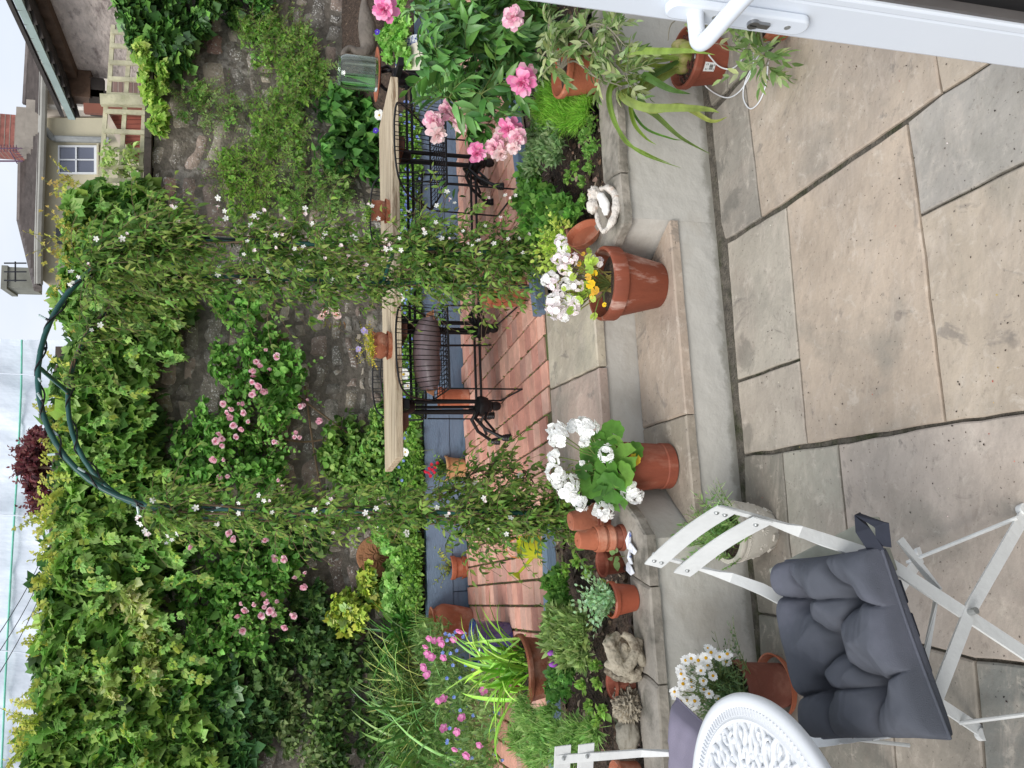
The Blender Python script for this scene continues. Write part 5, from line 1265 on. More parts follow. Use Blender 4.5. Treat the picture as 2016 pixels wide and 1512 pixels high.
# white cable looped from the near pot
def smooth(ctl, n=8, closed=False):
    out_ = []; ctl = [Vector(c) for c in ctl]
    for i in range(len(ctl)-1):
        p0, p1, p2, p3 = ctl[max(0, i-1)], ctl[i], ctl[i+1], ctl[min(len(ctl)-1, i+2)]
        for q in range(n):
            s = q/n; out_.append(.5*((2*p1)+(p2-p0)*s+(2*p0-5*p1+4*p2-p3)*s*s+(3*p1-p0-3*p2+p3)*s**3))
    out_.append(ctl[-1]); return out_
def cb(x, y, z=.02): return G(x, y, max(z, .0165))
loop = [cb(1368, 108, .14), cb(1373, 140, .10), cb(1392, 172, .03), cb(1428, 192, .008), cb(1456, 180, .008), cb(1478, 145, .012), cb(1484, 118, .03), cb(1484, 92, .10)]
loop2 = [cb(1395, 108, .12), cb(1415, 130, .06), cb(1437, 136, .02), cb(1455, 125, .03), cb(1463, 108, .06), cb(1466, 82, .12)]
loop3 = [cb(1500, 97, .10), cb(1482, 130, .03), cb(1466, 165, .012), cb(1464, 195, .008), cb(1477, 214, .008), cb(1495, 200, .008), cb(1508, 165, .01), cb(1512, 120, .03), cb(1510, 95, .1)]
mb = MB()
for l in (loop, loop2, loop3): mb.tube(smooth(l), .0026, 8)
tag(mb.build('white_cable', M_white, smooth=60), 'thin white cable looped over the patio beside the orchid pot', 'cable')
# ================================================================ ORNAMENTS
def rock(name, label, catn, c, sc, mt, amp=.35, fr=3, nu=56, nv=40, seedv=0, flat=0, rz=0, ridged=False):
    t = MB(); c = Vector(c); V = []
    for i in range(nv+1):
        th = math.pi*i/nv
        for k in range(nu):
            a = 2*math.pi*k/nu; v = Vector((math.sin(th)*math.cos(a), math.sin(th)*math.sin(a), math.cos(th))); q = v*fr+Vector((seedv, seedv*2, 1))
            h = noise.fractal(q, .7, 2.2, 5)
            if ridged: h = (1-abs(noise.noise(q*1.1))*3.0)*.55+h*.5
            r = 1+amp*h; vv = Vector((v.x*sc[0], v.y*sc[1], v.z*sc[2]))*r
            V.append(c+Matrix.Rotation(rz, 3, 'Z') @ vv)
    t.add(V, [(i*nu+k, (i+1)*nu+k, (i+1)*nu+(k+1) % nu, i*nu+(k+1) % nu) for i in range(nv) for k in range(nu)])
    return tag(t.build(name, mt, None, smooth=45), label, catn)
M_lime = mat('limestone', S(172, 162, 142), .9, .25, 16, bump=1.2, bscale=40, col2=S(104, 92, 76), c2scale=12, c2lo=.48, c2hi=.6)
M_smooth = mat('smooth_stone', S(140, 134, 120), .7, .12, 7, bump=.3, bscale=60, col2=S(110, 106, 92), c2scale=6)
def gnarled(label, p, limbs, core):
    mb = MB()
    for (c, sc, sv_) in core: mb.ball(p+Vector(c), 1, 40, 28, sc=sc, bump=.34, bs=2.2)
    for pts, r in limbs:
        sm_ = smooth([p+Vector(q) for q in pts], 7); n_ = len(sm_); mb.tube(sm_, [r*(.55+.6*math.sin(math.pi*(.12+.8*i/(n_-1)))+.22*noise.noise(sm_[i]*50)) for i in range(n_)], 14)
    o = mb.build('rockery_stone', M_lime, None, smooth=60); m_ = o.modifiers.new('remesh', 'REMESH'); m_.mode = 'VOXEL'; m_.voxel_size = .0028; m_.use_smooth_shade = True
    tx = bpy.data.textures.new('pitting', 'CLOUDS'); tx.noise_scale = .018; tx.noise_depth = 3; d_ = o.modifiers.new('pits', 'DISPLACE'); d_.texture = tx; d_.strength = .010; d_.mid_level = .5; d_.texture_coords = 'LOCAL'
    tag(o, label, 'stone'); return o
p = G(1255, 1283, .402)
gnarled('big gnarled limestone like knotted limbs on the coping left of the mint pot', p, [([(-.06, -.03, .01), (-.05, -.045, .06), (-.01, -.04, .10), (.045, -.03, .115), (.07, -.01, .08)], .020), ([(.06, -.045, .01), (.02, -.055, .035), (-.02, -.055, .055), (-.045, -.04, .09), (-.02, -.01, .125)], .018), ([(-.03, -.055, .005), (.01, -.06, .02), (.055, -.05, .04), (.08, -.03, .07)], .015), ([(-.06, -.01, .04), (-.075, .0, .08), (-.05, .01, .12)], .018)], [((0, .0, .055), (.052, .04, .052), 1), ((.03, .01, .09), (.035, .03, .035), 2)])
p = G(1260, 1316, .402); gnarled('thin pale folded stone leaning on the big gnarled limestone', p, [([(.02, -.02, .005), (-.005, -.03, .03), (-.02, -.02, .07), (-.012, 0, .10)], .014), ([(-.02, -.02, .005), (-.025, -.01, .04), (-.012, .0, .09)], .014)], [((-.005, 0, .04), (.016, .03, .035), 3)])
p = G(1256, 1388, .402); rock('rockery_stone', 'rough knobbly coral like rock on the coping left of the small empty pot', 'stone', p+Vector((0, .01, .036)), (.054, .045, .045), M_lime, .55, 5, seedv=14, ridged=True)
p = G(1256, 1447, .402); rock('rockery_stone', 'smooth grey brown stone left of the coral like rock', 'stone', p+Vector((0, .01, .035)), (.062, .045, .044), M_smooth, .16, 1.5, seedv=21)
# seashell group
M_shell = mat('shell', S(214, 206, 196), .6, .12, 30, bump=1.2, bscale=70, col2=S(196, 168, 146), c2scale=26, c2lo=.55, c2hi=.68, spec=.4)
M_pearl = mat('shell_white', S(244, 242, 238), .4, .03, 10)
p = G(1205, 400, .395); t = thing('oyster_shells', 'two large white oyster shells with a pale stone on the right coping', 'shells', p)
def shell_half(c, rx, ry, dep, rot, name, open_=True):
    mb = MB(); nu, nv = 36, 14; V = []
    for j in range(nv+1):
        for i in range(nu):
            a = 2*math.pi*i/nu; rr = j/nv; q = 1+.06*math.sin(7*a)+.05*noise.noise(Vector((math.cos(a)*3, math.sin(a)*3, 1)))
            v = Vector((rx*rr*q*math.cos(a), ry*rr*q*math.sin(a), dep*(rr**2.2)+.004*noise.noise(Vector((a*4, rr*9, 0))))); V.append(c+rot @ v)
    n0 = len(V)
    for j in range(nv+1):
        for i in range(nu):
            v = V[j*nu+i]; V.append(v+rot @ Vector((0, 0, -.006-.006*(1-j/nv))))
    fs = [(j*nu+i, j*nu+(i+1) % nu, (j+1)*nu+(i+1) % nu, (j+1)*nu+i) for j in range(nv) for i in range(nu)]
    fs += [(n0+j*nu+i, n0+(j+1)*nu+i, n0+(j+1)*nu+(i+1) % nu, n0+j*nu+(i+1) % nu) for j in range(nv) for i in range(nu)]
    fs += [(nv*nu+i, nv*nu+(i+1) % nu, n0+nv*nu+(i+1) % nu, n0+nv*nu+i) for i in range(nu)]
    mb.add(V, fs); return mb.build(name, M_shell, t, smooth=60)
DSh = 2.83
def crescent(pp, r, nm, mt_):
    sm_ = smooth([at(x, y, DSh+dd) for x, y, dd in pp], 7); n_ = len(sm_); mb = MB(); mb.tube(sm_, [r*(.35+.75*math.sin(math.pi*(.06+.88*i/(n_-1)))+.35*noise.noise(sm_[i]*60)) for i in range(n_)], 12); mb.build(nm, mt_, t, smooth=60)
crescent([(1180, 374, .03), (1196, 370, .0), (1211, 384, -.03), (1214, 405, -.05), (1208, 430, -.05), (1196, 450, -.04), (1184, 458, -.03)], .0145, 'shell', M_shell)
crescent([(1174, 416, .02), (1176, 432, .0), (1181, 447, -.02), (1187, 457, -.03)], .0085, 'shell', M_shell)
crescent([(1178, 380, .02), (1186, 392, .0), (1192, 408, -.01), (1193, 424, -.01)], .017, 'shell', M_pearl)
mb = MB(); mb.ball(at(1200, 415, DSh), .034, 20, 14, sc=(1, .5, .5), bump=.2); mb.build('hollow_shade', mat('shell_shadow', S(96, 84, 74), .8, .2, 30), t, smooth=60)  # solid dark ball, coloured as the shade inside the shell
mb = MB(); mb.ball(at(1171, 384, DSh+.03), .034, 28, 20, sc=(1, .6, .8), bump=.35, bs=3); mb.build('pebble', M_shell, t, smooth=60)
mb = MB(); mb.ball(at(1166, 406, DSh+.02), .03, 28, 20, sc=(1, .7, .72), bump=.2, bs=2); mb.build('pebble', M_shell, t, smooth=60)
# china shards
M_china = mat('blue_white_china', S(228, 230, 236), .18, .03, 10, col2=S(92, 112, 176), c2scale=26, c2lo=.6, c2hi=.63, spec=.6)
for lb, x, y, rz, s in (('long blue edged china shard lying against the nested pots', 1243, 1066, .2, .034), ('forked white china shard nearest the coping edge', 1250, 1080, 1.2, .03), ('blue patterned china shard in the middle of the broken pieces', 1245, 1097, .5, .028), ('plain white china shard at the left end of the broken pieces', 1244, 1120, 1.0, .03)):
    p = G(x, y, .408); mb = MB(); n = 8; V = []
    out0 = [(-1, -.3), (-.2, -.55), (.9, -.3), (1.1, .25), (.1, .5), (-.8, .35)]
    R3 = Euler((R_(random.uniform(-14, 20)), R_(random.uniform(-10, 10)), rz)).to_matrix()
    mb.extr([p+R3 @ Vector((a*s, b*s, .006+.006*math.cos(a*2))) for a, b in out0], R3 @ Vector((0, 0, .005)))
    tag(mb.build('china_shard', M_china, None, bevel=.001), lb, 'china shard', 'broken china on the left coping')
# watering can
p = G(1060, 1075, .385); t = thing('watering_can', 'small lime green watering can with an orange handle on the terrace', 'watering can', p)
M_limeg = mat('lime_enamel', S(188, 200, 44), .35, .04, 8); M_or = mat('orange_enamel', S(224, 140, 84), .4, .04, 8)
mb = MB(); mb.lathe([(0, 0), (.058, 0), (.062, .006), (.056, .085), (.058, .1), (.052, .1), (.05, .02), (0, .02)], p, n=32); mb.build('can', M_limeg, t, smooth=40)
e = p+Vector((-.13, -.02, .115)); mb = MB(); mb.tube([p+Vector((-.05, -.005, .03)), p+Vector((-.09, -.012, .07)), e], [.011, .008, .006], 12); sp_ = mb.build('spout', M_limeg, t, smooth=50)
mb = MB(); d = Vector((-.8, 0, .6)).normalized(); q = d.to_track_quat('Z', 'Y').to_matrix(); mb.lathe([(.006, -.008), (.026, .012), (.028, .016), (0, .02)], e, n=24, rot=q); mb.build('rose', M_limeg, sp_, smooth=40)
mb = MB(); mb.strap(smooth([p+Vector((.055, 0, .09)), p+Vector((.03, -.0, .15)), p+Vector((-.01, 0, .168)), p+Vector((-.045, 0, .14)), p+Vector((-.055, 0, .095))]), Vector((0, 1, 0)), .004, .014); mb.build('handle', M_or, t)
# jar on its iron stand
p = at(742, 147, 4.95); t = thing('plant_stand', 'black iron plant stand at the right end of the plank table', 'stand', (p.x, p.y, .385))
for a in (30, 150, 270):
    d = Vector((math.cos(R_(a)), math.sin(R_(a)), 0)); c0 = Vector((p.x, p.y, 0)); z = p.z
    mb = MB(); mb.tube(smooth([c0+d*.05+Vector((0, 0, z-.02)), c0+d*.085+Vector((0, 0, z-.07)), c0+d*.05+Vector((0, 0, z-.12)), c0+d*.07+Vector((0, 0, z-.3)), c0+d*.1+Vector((0, 0, .5)), c0+d*.15+Vector((0, 0, .395))]), .011, 8); mb.build('leg', M_black, t, smooth=50)
mb = MB(); mb.lathe([(.06, p.z-.022), (.09, p.z-.018), (.09, p.z-.012), (.0, p.z-.012)], (p.x, p.y, 0), n=24); mb.build('ring', M_black, t)
t = tag(MB().lathe([(0, -.011), (.12, -.011), (.155, .004), (.16, .004), (.16, .0), (.125, -.002), (0, -.002)], p, n=48).build('terracotta_plate', M_terra3, smooth=40), 'shallow terracotta plate on the iron stand', 'plate')
M_glass = mat('green_glass', (.84, .97, .91), .02, 0, trans=1.0, spec=.5)
pj = p+Vector((0, 0, .0005)); s = px(pj); H = at(666, 145, p.y).z-p.z
g = MB(); r = 33*s; g.lathe([(0, 0), (r*.97, 0), (r, .01), (r, H*.82), (r*.9, H*.92), (r*.84, H*.95), (r*.87, H), (r*.83, H), (r*.81, H*.95), (r*.87, H*.91), (r-.005, H*.81), (r-.005, .014), (0, .014)], pj, n=48); jar = g.build('glass_jar', M_glass, smooth=40); tag(jar, 'large pale green glass jar standing upside down on the terracotta plate', 'jar')
# patterned bowl
pb = at(818, 122, 5.75); M_bw = mat('patterned_china', S(206, 208, 212), .25, .03, 8, col2=S(70, 84, 140), c2scale=60, c2lo=.5, c2hi=.53)
bt = thing('china_bowl', 'blue and white patterned china bowl tilted on top of the blue sleeper wall', 'bowl', (pb.x, pb.y, ztop))
rot = Euler((R_(38), R_(-8), 0)).to_matrix(); s = px(pb); r = 50*s
mb = MB(); mb.lathe([(0, -.05), (r*.4, -.05), (r*.7, -.03), (r, .012), (r, .018), (r*.74, -.004)], pb, n=48, rot=rot, closed=True); mb.build('rim', M_bw, bt, smooth=50)
mb = MB(); mb.lathe([(r*.735, -.004), (r*.6, -.024), (r*.3, -.036), (0, -.038)], pb, n=48, rot=rot); mb.build('basin', mat('cream_china', S(212, 204, 188), .3, .06, 8), bt, smooth=50)
# stone goose
GD = 6.15; M_goose = mat('grey_stone', S(108, 100, 92), .9, .18, 12, bump=.8, bscale=45)
gs = MB()
ctl = [(at(720, -12, GD), .012), (at(718, 8, GD), .03), (at(720, 30, GD), .052), (at(723, 52, GD), .070), (at(725, 75, GD), .072), (at(724, 92, GD), .060), (at(716, 102, GD-.02), .042), (at(703, 101, GD-.03), .030), (at(690, 96, GD-.03), .026), (at(681, 100, GD-.04), .025), (at(678, 108, GD-.05), .027), (at(684, 115, GD-.06), .022), (at(694, 118, GD-.07), .010)]
cp = [c for c, r in ctl]; cr_ = [r for c, r in ctl]; sp2 = smooth(cp, 5); rr = []
for i in range(len(cr_)-1):
    for q in range(5): rr.append(cr_[i]+(cr_[i+1]-cr_[i])*(q/5)*(1))
rr.append(cr_[-1]); gs.tube(sp2, rr, 20)
go = gs.build('stone_goose', M_goose, smooth=70); tag(go, 'grey stone goose with curved neck resting on the raised soil at the back', 'statue')
mnd = MB(); V = []; NU, NV = 60, 24
for j in range(NV+1):
    for i in range(NU+1):
        X = 1.7+2.6*i/NU; D_ = KP(X).y+.08+(WP(X).y-KP(X).y-.1)*j/NV; u = min(1, max(0, (X-1.75)/.7)); f = j/NV
        z = ztop-.06+u*u*(3-2*u)*(.06+.5*min(1, f*1.15)**.8)
        V.append((X, D_, z+.02*noise.fractal(Vector((X*8, D_*8, 0)), .8, 2, 4)))
mnd.add(V, [(j*(NU+1)+i, j*(NU+1)+i+1, (j+1)*(NU+1)+i+1, (j+1)*(NU+1)+i) for j in range(NV) for i in range(NU)]); tag(mnd.build('soil', M_soil, smooth=60), kind='structure')
# sundial plaque
def plaque():
    c = at(760, 1092, 6.12); n = WN; u = WX; up = Vector((0, 0, 1)); s = px(c)
    t = thing('sun_plaque', 'terracotta arched sundial plaque with sun face and numerals on the stone wall', 'plaque', c)
    def PP(a, b, o=0): return c+u*a*s+up*b*s+n*o
    pts = [PP(-42, -25), PP(42, -25), PP(42, 18)]+[PP(38*math.cos(R_(a)), 22+36*math.sin(R_(a))) for a in range(0, 181, 12)]+[PP(-42, 18)]
    M_pl = mat('sundial_terracotta', S(150, 104, 72), .85, .15, 14, bump=.6, bscale=70)
    mb = MB(); mb.extr(pts, n*.035); b_ = mb.build('slab', M_pl, t, bevel=.005)
    mb = MB(); mb.ball(PP(-2, 18, .042), 7*s, 16, 10, sc=(1, .6, 1))
    for k in range(15):
        a = R_(k*24); mb.tube([PP(-2+9*math.cos(a), 18+9*math.sin(a), .037), PP(-2+17*math.cos(a+.15), 18+17*math.sin(a+.15), .038), PP(-2+26*math.cos(a), 18+26*math.sin(a), .036)], [2.2*s, 1.4*s, .4*s], 6)
    mb.build('sun', M_pl, b_, smooth=50)
    mb = MB(); mb.add([PP(-3, 16, .04), PP(-1, 16, .04), PP(-2, -6, .04), PP(-2, 12, .085)], [(0, 1, 3), (1, 2, 3), (2, 0, 3)]); mb.strap([PP(-2, 12, .045), PP(-2, -8, .045)], n, 4*s, .01); mb.build('gnomon', M_pl, b_)
    mb = MB()
    def glyph(ch, x, y, sz=5):
        S_ = {'I': [((0, 0), (0, 1))], 'V': [((-.35, 1), (0, 0)), ((0, 0), (.35, 1))], 'X': [((-.35, 0), (.35, 1)), ((-.35, 1), (.35, 0))]}[ch]
        for (a, b), (d, e) in S_: mb.strap([PP(x+a*sz, y+b*sz*1.3, .037), PP(x+d*sz, y+e*sz*1.3, .037)], n, 1.2*s, .006)
    def word(wd, x, y):
        for i, ch in enumerate(wd): glyph(ch, x+i*3.6, y)
    word('VI', -39, 4); word('VII', -39, -6); word('VIII', -39, -17); word('XII', -6, 47); word('XI', -22, 43); word('I', 13, 44)
    mb.build('numerals', M_pl, b_)
plaque()
# ================================================================ GARDEN ARCH
M_arch = mat('green_tube', S(26, 76, 70), .4, .15, 6, col2=S(112, 92, 66), c2scale=5, c2lo=.62, c2hi=.7)
aL, aR = Vector((-.47, 3.21, 0)), Vector((.6, 3.50, 0)); aB = Vector((-.1, .42, 0))
def hoop(off):
    pts = []; L0, R0 = Vector((-.56, 3.20, .36)), Vector((.60, 3.5, .36))
    for k in range(10): pts.append(L0.lerp(Vector((aL.x, aL.y, 1.95)), k/10)+off)
    for k in range(29):
        a = math.pi*(1-k/28); c = (aL+aR)/2; h = (aR-aL)/2; p = c+h*math.cos(a)+Vector((0, 0, 1.95+.56*math.sin(a)**.92)); pts.append(p+off)
    for k in range(1, 11): pts.append(Vector((aR.x, aR.y, 1.95)).lerp(R0, k/10)+off)
    return pts
AH = [hoop(Vector()), hoop(aB)]
arch = thing('garden_arch', 'green tubular steel garden arch spanning the top of the steps', 'arch', ((aL+aR)/2+aB/2)+Vector((0, 0, .37)))
for h in AH:
    mb = MB(); mb.tube(h, .0102, 12); mb.build('hoop', M_arch, arch, smooth=60)
for k in (2, 5, 8, 12, 17, 24, 31, 36, 40, 43, 46):
    mb = MB(); mb.tube([AH[0][k], AH[1][k]], .0085, 10); mb.build('rung', M_arch, arch, smooth=60)
sl = thing('string_lights', 'black string of small clear lights wound round the front hoop of the arch', 'string lights', AH[0][24])
pts = []; f = AH[0]
for i in range(8, 42):
    for q in range(4):
        p = f[i].lerp(f[i+1], q/4); a = (i*4+q)*.55; sag = .014+.02*max(0, noise.noise(p*5))
        pts.append(p+Vector((0, math.cos(a)*sag, math.sin(a)*sag-.004)))
mb = MB(); mb.tube(pts, .0035, 5); mb.build('cable', M_black, sl)
pts2 = []; f = AH[1]
for i in range(10, 40):
    for q in range(4):
        p = f[i].lerp(f[i+1], q/4); a = (i*4+q)*.5; sag = .013+.03*max(0, noise.noise(p*4)); pts2.append(p+Vector((0, math.cos(a)*sag, math.sin(a)*sag-.006)))
mb = MB(); mb.tube(pts2, .0035, 5); mb.build('cable', M_black, sl)
M_bulb = mat('bulb_tube', S(196, 214, 214), .2, .02, 6, trans=.3)
for j in range(6, len(pts), 7):
    p = pts[j]; d = Vector((random.uniform(-.6, .6), random.uniform(-.6, .2), random.uniform(-1, 1))).normalized()
    mb = MB(); mb.tube([p, p+d*.014], .005, 8); mb.build('socket', M_black, sl); mb = MB(); mb.tube([p+d*.014, p+d*.042], .0045, 8); mb.build('bulb', M_bulb, sl)
# ================================================================ PLANTS
def bezier(p, d, L_, droop, n=7, wig=.15):
    pts = [Vector(p)]; d = Vector(d).normalized()
    for i in range(n):
        d = (d+Vector((0, 0, -droop/n))+Vector((random.gauss(0, wig/n), random.gauss(0, wig/n), random.gauss(0, wig/n)))).normalized(); pts.append(pts[-1]+d*L_/n)
    return pts
def sprays(specs, lsize, kind, pal, wts=None, pairs=8, droop=.3, ang=.9, r=.0014, stems=True, sdroop=None, tip=None, jit=.15):
    """specs: (p, dir, length, droop). leafy shoots; returns leaf arrays and stem MB"""
    P, A, N, SZ = [], [], [], []; mb = MB(); tipf = []
    for (p, d, L_, dr) in specs:
        pts = bezier(p, d, L_, dr)
        if stems: mb.tube(pts, [r*(1-.6*i/len(pts)) for i in range(len(pts))], 4, cap=False)
        side0 = Vector((random.gauss(0, 1), random.gauss(0, 1), random.gauss(0, 1)))
        for k in range(pairs):
            s = (k+1)/pairs*.97; q = s*(len(pts)-1); i = min(len(pts)-2, int(q)); pt = pts[i].lerp(pts[i+1], q-i); t = (pts[i+1]-pts[i]).normalized()
            sd = t.cross(side0).normalized()
            for e in (1, -1):
                if k == pairs-1 and e < 0: continue
                a = (t*math.cos(ang)+sd*e*math.sin(ang)) if k < pairs-1 else t
                a = a+Vector((random.gauss(0, .2), random.gauss(0, .2), random.gauss(0, .2)-droop))
                P.append(tuple(pt)); A.append(tuple(a)); n_ = t.cross(sd); n_ = n_ if n_.z > 0 else -n_; N.append(tuple(n_+Vector((random.gauss(0, .3), random.gauss(0, .3), .4)))); SZ.append(lsize*random.uniform(.65, 1.15)*(1-.35*s)); tipf.append(s)
    n = len(P); c = cols_of(n, pal, wts, jit)
    if tip is not None: tf = (np.array(tipf)**3)[:, None]*.6; c = c*(1-tf)+np.array(tip)*tf
    return leafmesh('l', np.array(P), np.array(A), np.array(N), np.array(SZ), kind, c), mb
G1 = [S(84, 116, 52), S(104, 136, 62), S(64, 94, 46), S(128, 156, 74)]
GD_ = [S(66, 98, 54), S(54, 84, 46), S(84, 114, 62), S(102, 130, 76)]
GY = [S(134, 172, 76), S(116, 156, 68), S(154, 186, 88), S(96, 134, 60)]
GL = [S(112, 152, 78), S(130, 166, 90), S(96, 136, 66), S(146, 176, 102)]
GO = [S(110, 122, 48), S(88, 106, 42), S(128, 132, 56), S(72, 90, 40)]
def plant(name, label, cat_, loc, group=None): return thing(name, label, cat_, loc, 0, group)
def wallplant(name, label, cat_, poly, n, rad, thick, per, size, kind, pal, wts=None, mt=None, extra=None, stems=0, **k):
    c = np.array(poly).mean(0); t = plant(name, label, cat_, W(c[0], c[1], .05))
    arr = [wallclumps(poly, n, rad, thick, per, size, kind, pal, wts, **k)]
    if extra: arr += extra
    put('foliage', t, cat(*arr), mt or M_leaf)
    if stems:
        mb = MB()
        for (x, y) in inpoly(poly, stems):
            p = W(x, y, .03); mb.tube(bezier(p, WX*random.uniform(-1, 1)+Vector((0, 0, random.uniform(-1, .6))), random.uniform(.2, .6), .2, 8, .9), .004, 5)
        mb.build('stem', M_wood, t)
    return t
# --- creepers and ivies on the wall
PL = [(128, 690), (250, 700), (275, 760), (300, 820), (325, 900), (315, 960), (330, 1020), (345, 1080), (365, 1140), (318, 1180), (330, 1240), (345, 1330), (400, 1400), (430, 1450), (450, 1560), (78, 1560), (90, 1400), (110, 1250), (114, 1180), (130, 1100), (132, 1000), (136, 940), (144, 900), (146, 780)]
lit = [(95, 1100), (130, 1000), (140, 760), (200, 720), (190, 900), (170, 1050), (150, 1250), (130, 1400), (70, 1500), (60, 1400), (84, 1200)]
# loose young shoots along the top
sp = []
for k in range(85):
    x, y = random.choice([(100, 1000), (100, 1060), (96, 1120), (88, 1200), (80, 1290), (66, 1380), (56, 1460), (120, 900), (124, 820), (126, 760)]); y += random.uniform(-45, 45); x += random.uniform(0, 30)
    sp.append((W(x, y, random.uniform(.05, .35)), Vector((random.uniform(-.6, .6), random.uniform(-.5, .1), 1)), random.uniform(.08, .24), random.uniform(.4, 1.6)))
shoots, smb = sprays(sp, .05, 'palm3', [S(158, 172, 76), S(176, 184, 92), S(140, 156, 66)], pairs=6, r=.003, tip=S(190, 170, 90))
sp = []
for (x, y) in inpoly(PL, 170):
    sp.append((W(x, y, random.uniform(.15, .4)), Vector((random.uniform(-.7, .7), -.5, random.uniform(-.9, .5))), random.uniform(.12, .4), random.uniform(.6, 1.6)))
hang, smb2 = sprays(sp, .07, 'palm5', GL+[S(160, 178, 84)], pairs=5, r=.003)
t = wallplant('virginia_creeper', 'dense green virginia creeper cascading over the left half of the wall', 'creeper', PL, 260, .17, .24, 38, .088, 'palm5', GL+G1+[S(150, 176, 100)], jit=.18, extra=[shoots, hang], stems=14, shell=.2, droop=.75, out=.55, sj=.35)
smb.build('stem', M_stem, t); smb2.build('stem', M_stem, t)
PLd = [(110, 1100), (300, 1100), (340, 1230), (380, 1380), (420, 1560), (90, 1560)]
wallplant('creeper_shade_layer', 'backing of creeper leaves coloured darker for the shade inside the left mass', 'creeper', PL, 150, .2, .06, 36, .09, 'palm5', GD_, jit=.2)  # backing leaves; the shade inside the mass is put into their darker colour
wallplant('variegated_ivy', 'cream variegated ivy hanging among the creeper on the left', 'ivy', [(215, 1130), (270, 1090), (300, 1180), (330, 1270), (300, 1400), (250, 1430), (190, 1340), (170, 1230)], 26, .10, .40, 40, .055, 'ivy', [S(170, 178, 122), S(146, 160, 92), S(120, 142, 76), S(190, 194, 146)])
wallplant('variegated_ivy', 'small tuft of cream variegated ivy under the right creeper', 'ivy', [(310, 660), (355, 650), (365, 700), (330, 720)], 7, .06, .2, 34, .045, 'ivy', [S(184, 190, 140), S(120, 142, 76), S(150, 164, 96)])
wallplant('common_ivy', 'dark glossy ivy at the bottom left of the creeper', 'ivy', [(330, 1300), (430, 1250), (480, 1330), (500, 1400), (520, 1560), (330, 1560), (340, 1400)], 44, .12, .2, 40, .075, 'ivy', [S(66, 106, 60), S(82, 122, 66), S(104, 144, 78), S(52, 86, 50)], mt=M_gloss)
PR = [(150, 555), (150, 440), (142, 410), (190, 392), (245, 385), (275, 375), (295, 385), (310, 400), (318, 470), (345, 540), (372, 600), (372, 650), (345, 720), (300, 740), (240, 700), (180, 692), (140, 640), (128, 590)]
sp = []
for k in range(60):
    x, y = random.uniform(120, 190), random.uniform(330, 640); sp.append((W(x+20, y, random.uniform(.05, .3)), Vector((random.uniform(-.8, .8), random.uniform(-.5, 0), 1)), random.uniform(.12, .38), random.uniform(.3, 1.4)))
shoots, smb = sprays(sp, .045, 'palm3', [S(168, 176, 84), S(150, 160, 70), S(160, 150, 84)], pairs=6, r=.0028, tip=S(176, 140, 84))
sp = [(W(x, y, random.uniform(.12, .35)), Vector((random.uniform(-.7, .7), -.5, random.uniform(-.9, .5))), random.uniform(.12, .35), random.uniform(.6, 1.6)) for (x, y) in inpoly(PR, 70)]
hang, smb2 = sprays(sp, .065, 'palm5', GL, pairs=5, r=.003)
t = wallplant('virginia_creeper', 'green virginia creeper on the wall top behind the right side of the arch', 'creeper', PR, 125, .14, .22, 38, .08, 'palm5', GL+G1, extra=[shoots, hang], stems=8, shell=.2, droop=.75, out=.55, sj=.35, jit=.18)
smb.build('stem', M_stem, t); smb2.build('stem', M_stem, t)
wallplant('common_ivy', 'dark glossy ivy spilling down the wall at the top right corner', 'ivy', [(212, -40), (240, 30), (262, 80), (280, 130), (372, 150), (382, 110), (372, 70), (420, 48), (500, 30), (560, 30), (560, -40)], 62, .11, .22, 42, .07, 'ivy', [S(58, 94, 46), S(76, 114, 54), S(102, 140, 66), S(46, 74, 38)], mt=M_gloss)
wallplant('golden_ivy', 'yellow green ivy trailing under the trellis along the wall top', 'ivy', [(270, 60), (300, 60), (322, 130), (330, 200), (325, 258), (306, 262), (290, 200), (282, 130)], 36, .075, .28, 36, .042, 'ivy', [S(150, 176, 84), S(128, 160, 70), S(176, 192, 108), S(104, 138, 60)])
wallplant('hedge_shrub', 'light green shrub seen through the trellis in front of the cream house', 'shrub', [(190, 300), (230, 285), (280, 290), (270, 345), (205, 345)], 10, .09, -.3, 26, .045, 'oval', [S(150, 170, 104), S(120, 144, 80), S(170, 186, 126)])
# --- light shrubs trained over the bare stones on the right
for lb, poly, n, pal, sz in (
        ('yellow green wall shrub with tiny leaves right of the jasmine column', [(430, 300), (470, 270), (520, 310), (545, 370), (530, 420), (480, 440), (440, 400), (420, 350)], 22, GY, .032),
        ('bright green wall shrub in the middle of the bare stonework', [(495, 200), (560, 170), (600, 230), (600, 300), (570, 330), (520, 300), (500, 250)], 24, GY+GL, .034),
        ('light green wall shrub near the top right edge of the stonework', [(470, 30), (540, 20), (600, 60), (640, 120), (640, 190), (590, 200), (540, 150), (490, 100)], 36, GY+GL, .034),
        ('thin green trailing shrub spread sparsely on the stones beneath the trellis', [(350, 175), (420, 160), (470, 190), (470, 250), (400, 260), (350, 225)], 10, GL, .03),
        ('leafy green shrub growing behind the plank table near the jasmine', [(560, 360), (620, 330), (700, 340), (700, 400), (620, 430), (560, 420)], 12, GL, .04)):
    c = np.array(poly).mean(0); sp = []
    for (x, y) in inpoly(poly, n*8): sp.append((W(x, y, .03+random.random()*.12), Vector((random.uniform(-.8, .8), -.5, random.uniform(-.6, .9))), random.uniform(.08, .26), random.uniform(.2, 1.2)))
    a, mb = sprays(sp, sz*1.25, 'compound', pal, pairs=6, r=.002, droop=.15); t = wallplant('wall_shrub', lb, 'shrub', poly, n, .075, .12, 34, sz*1.1, 'oval', pal, extra=[a]); mb.build('stem', M_wood, t); t['group'] = 'shrubs trained on the stone wall'
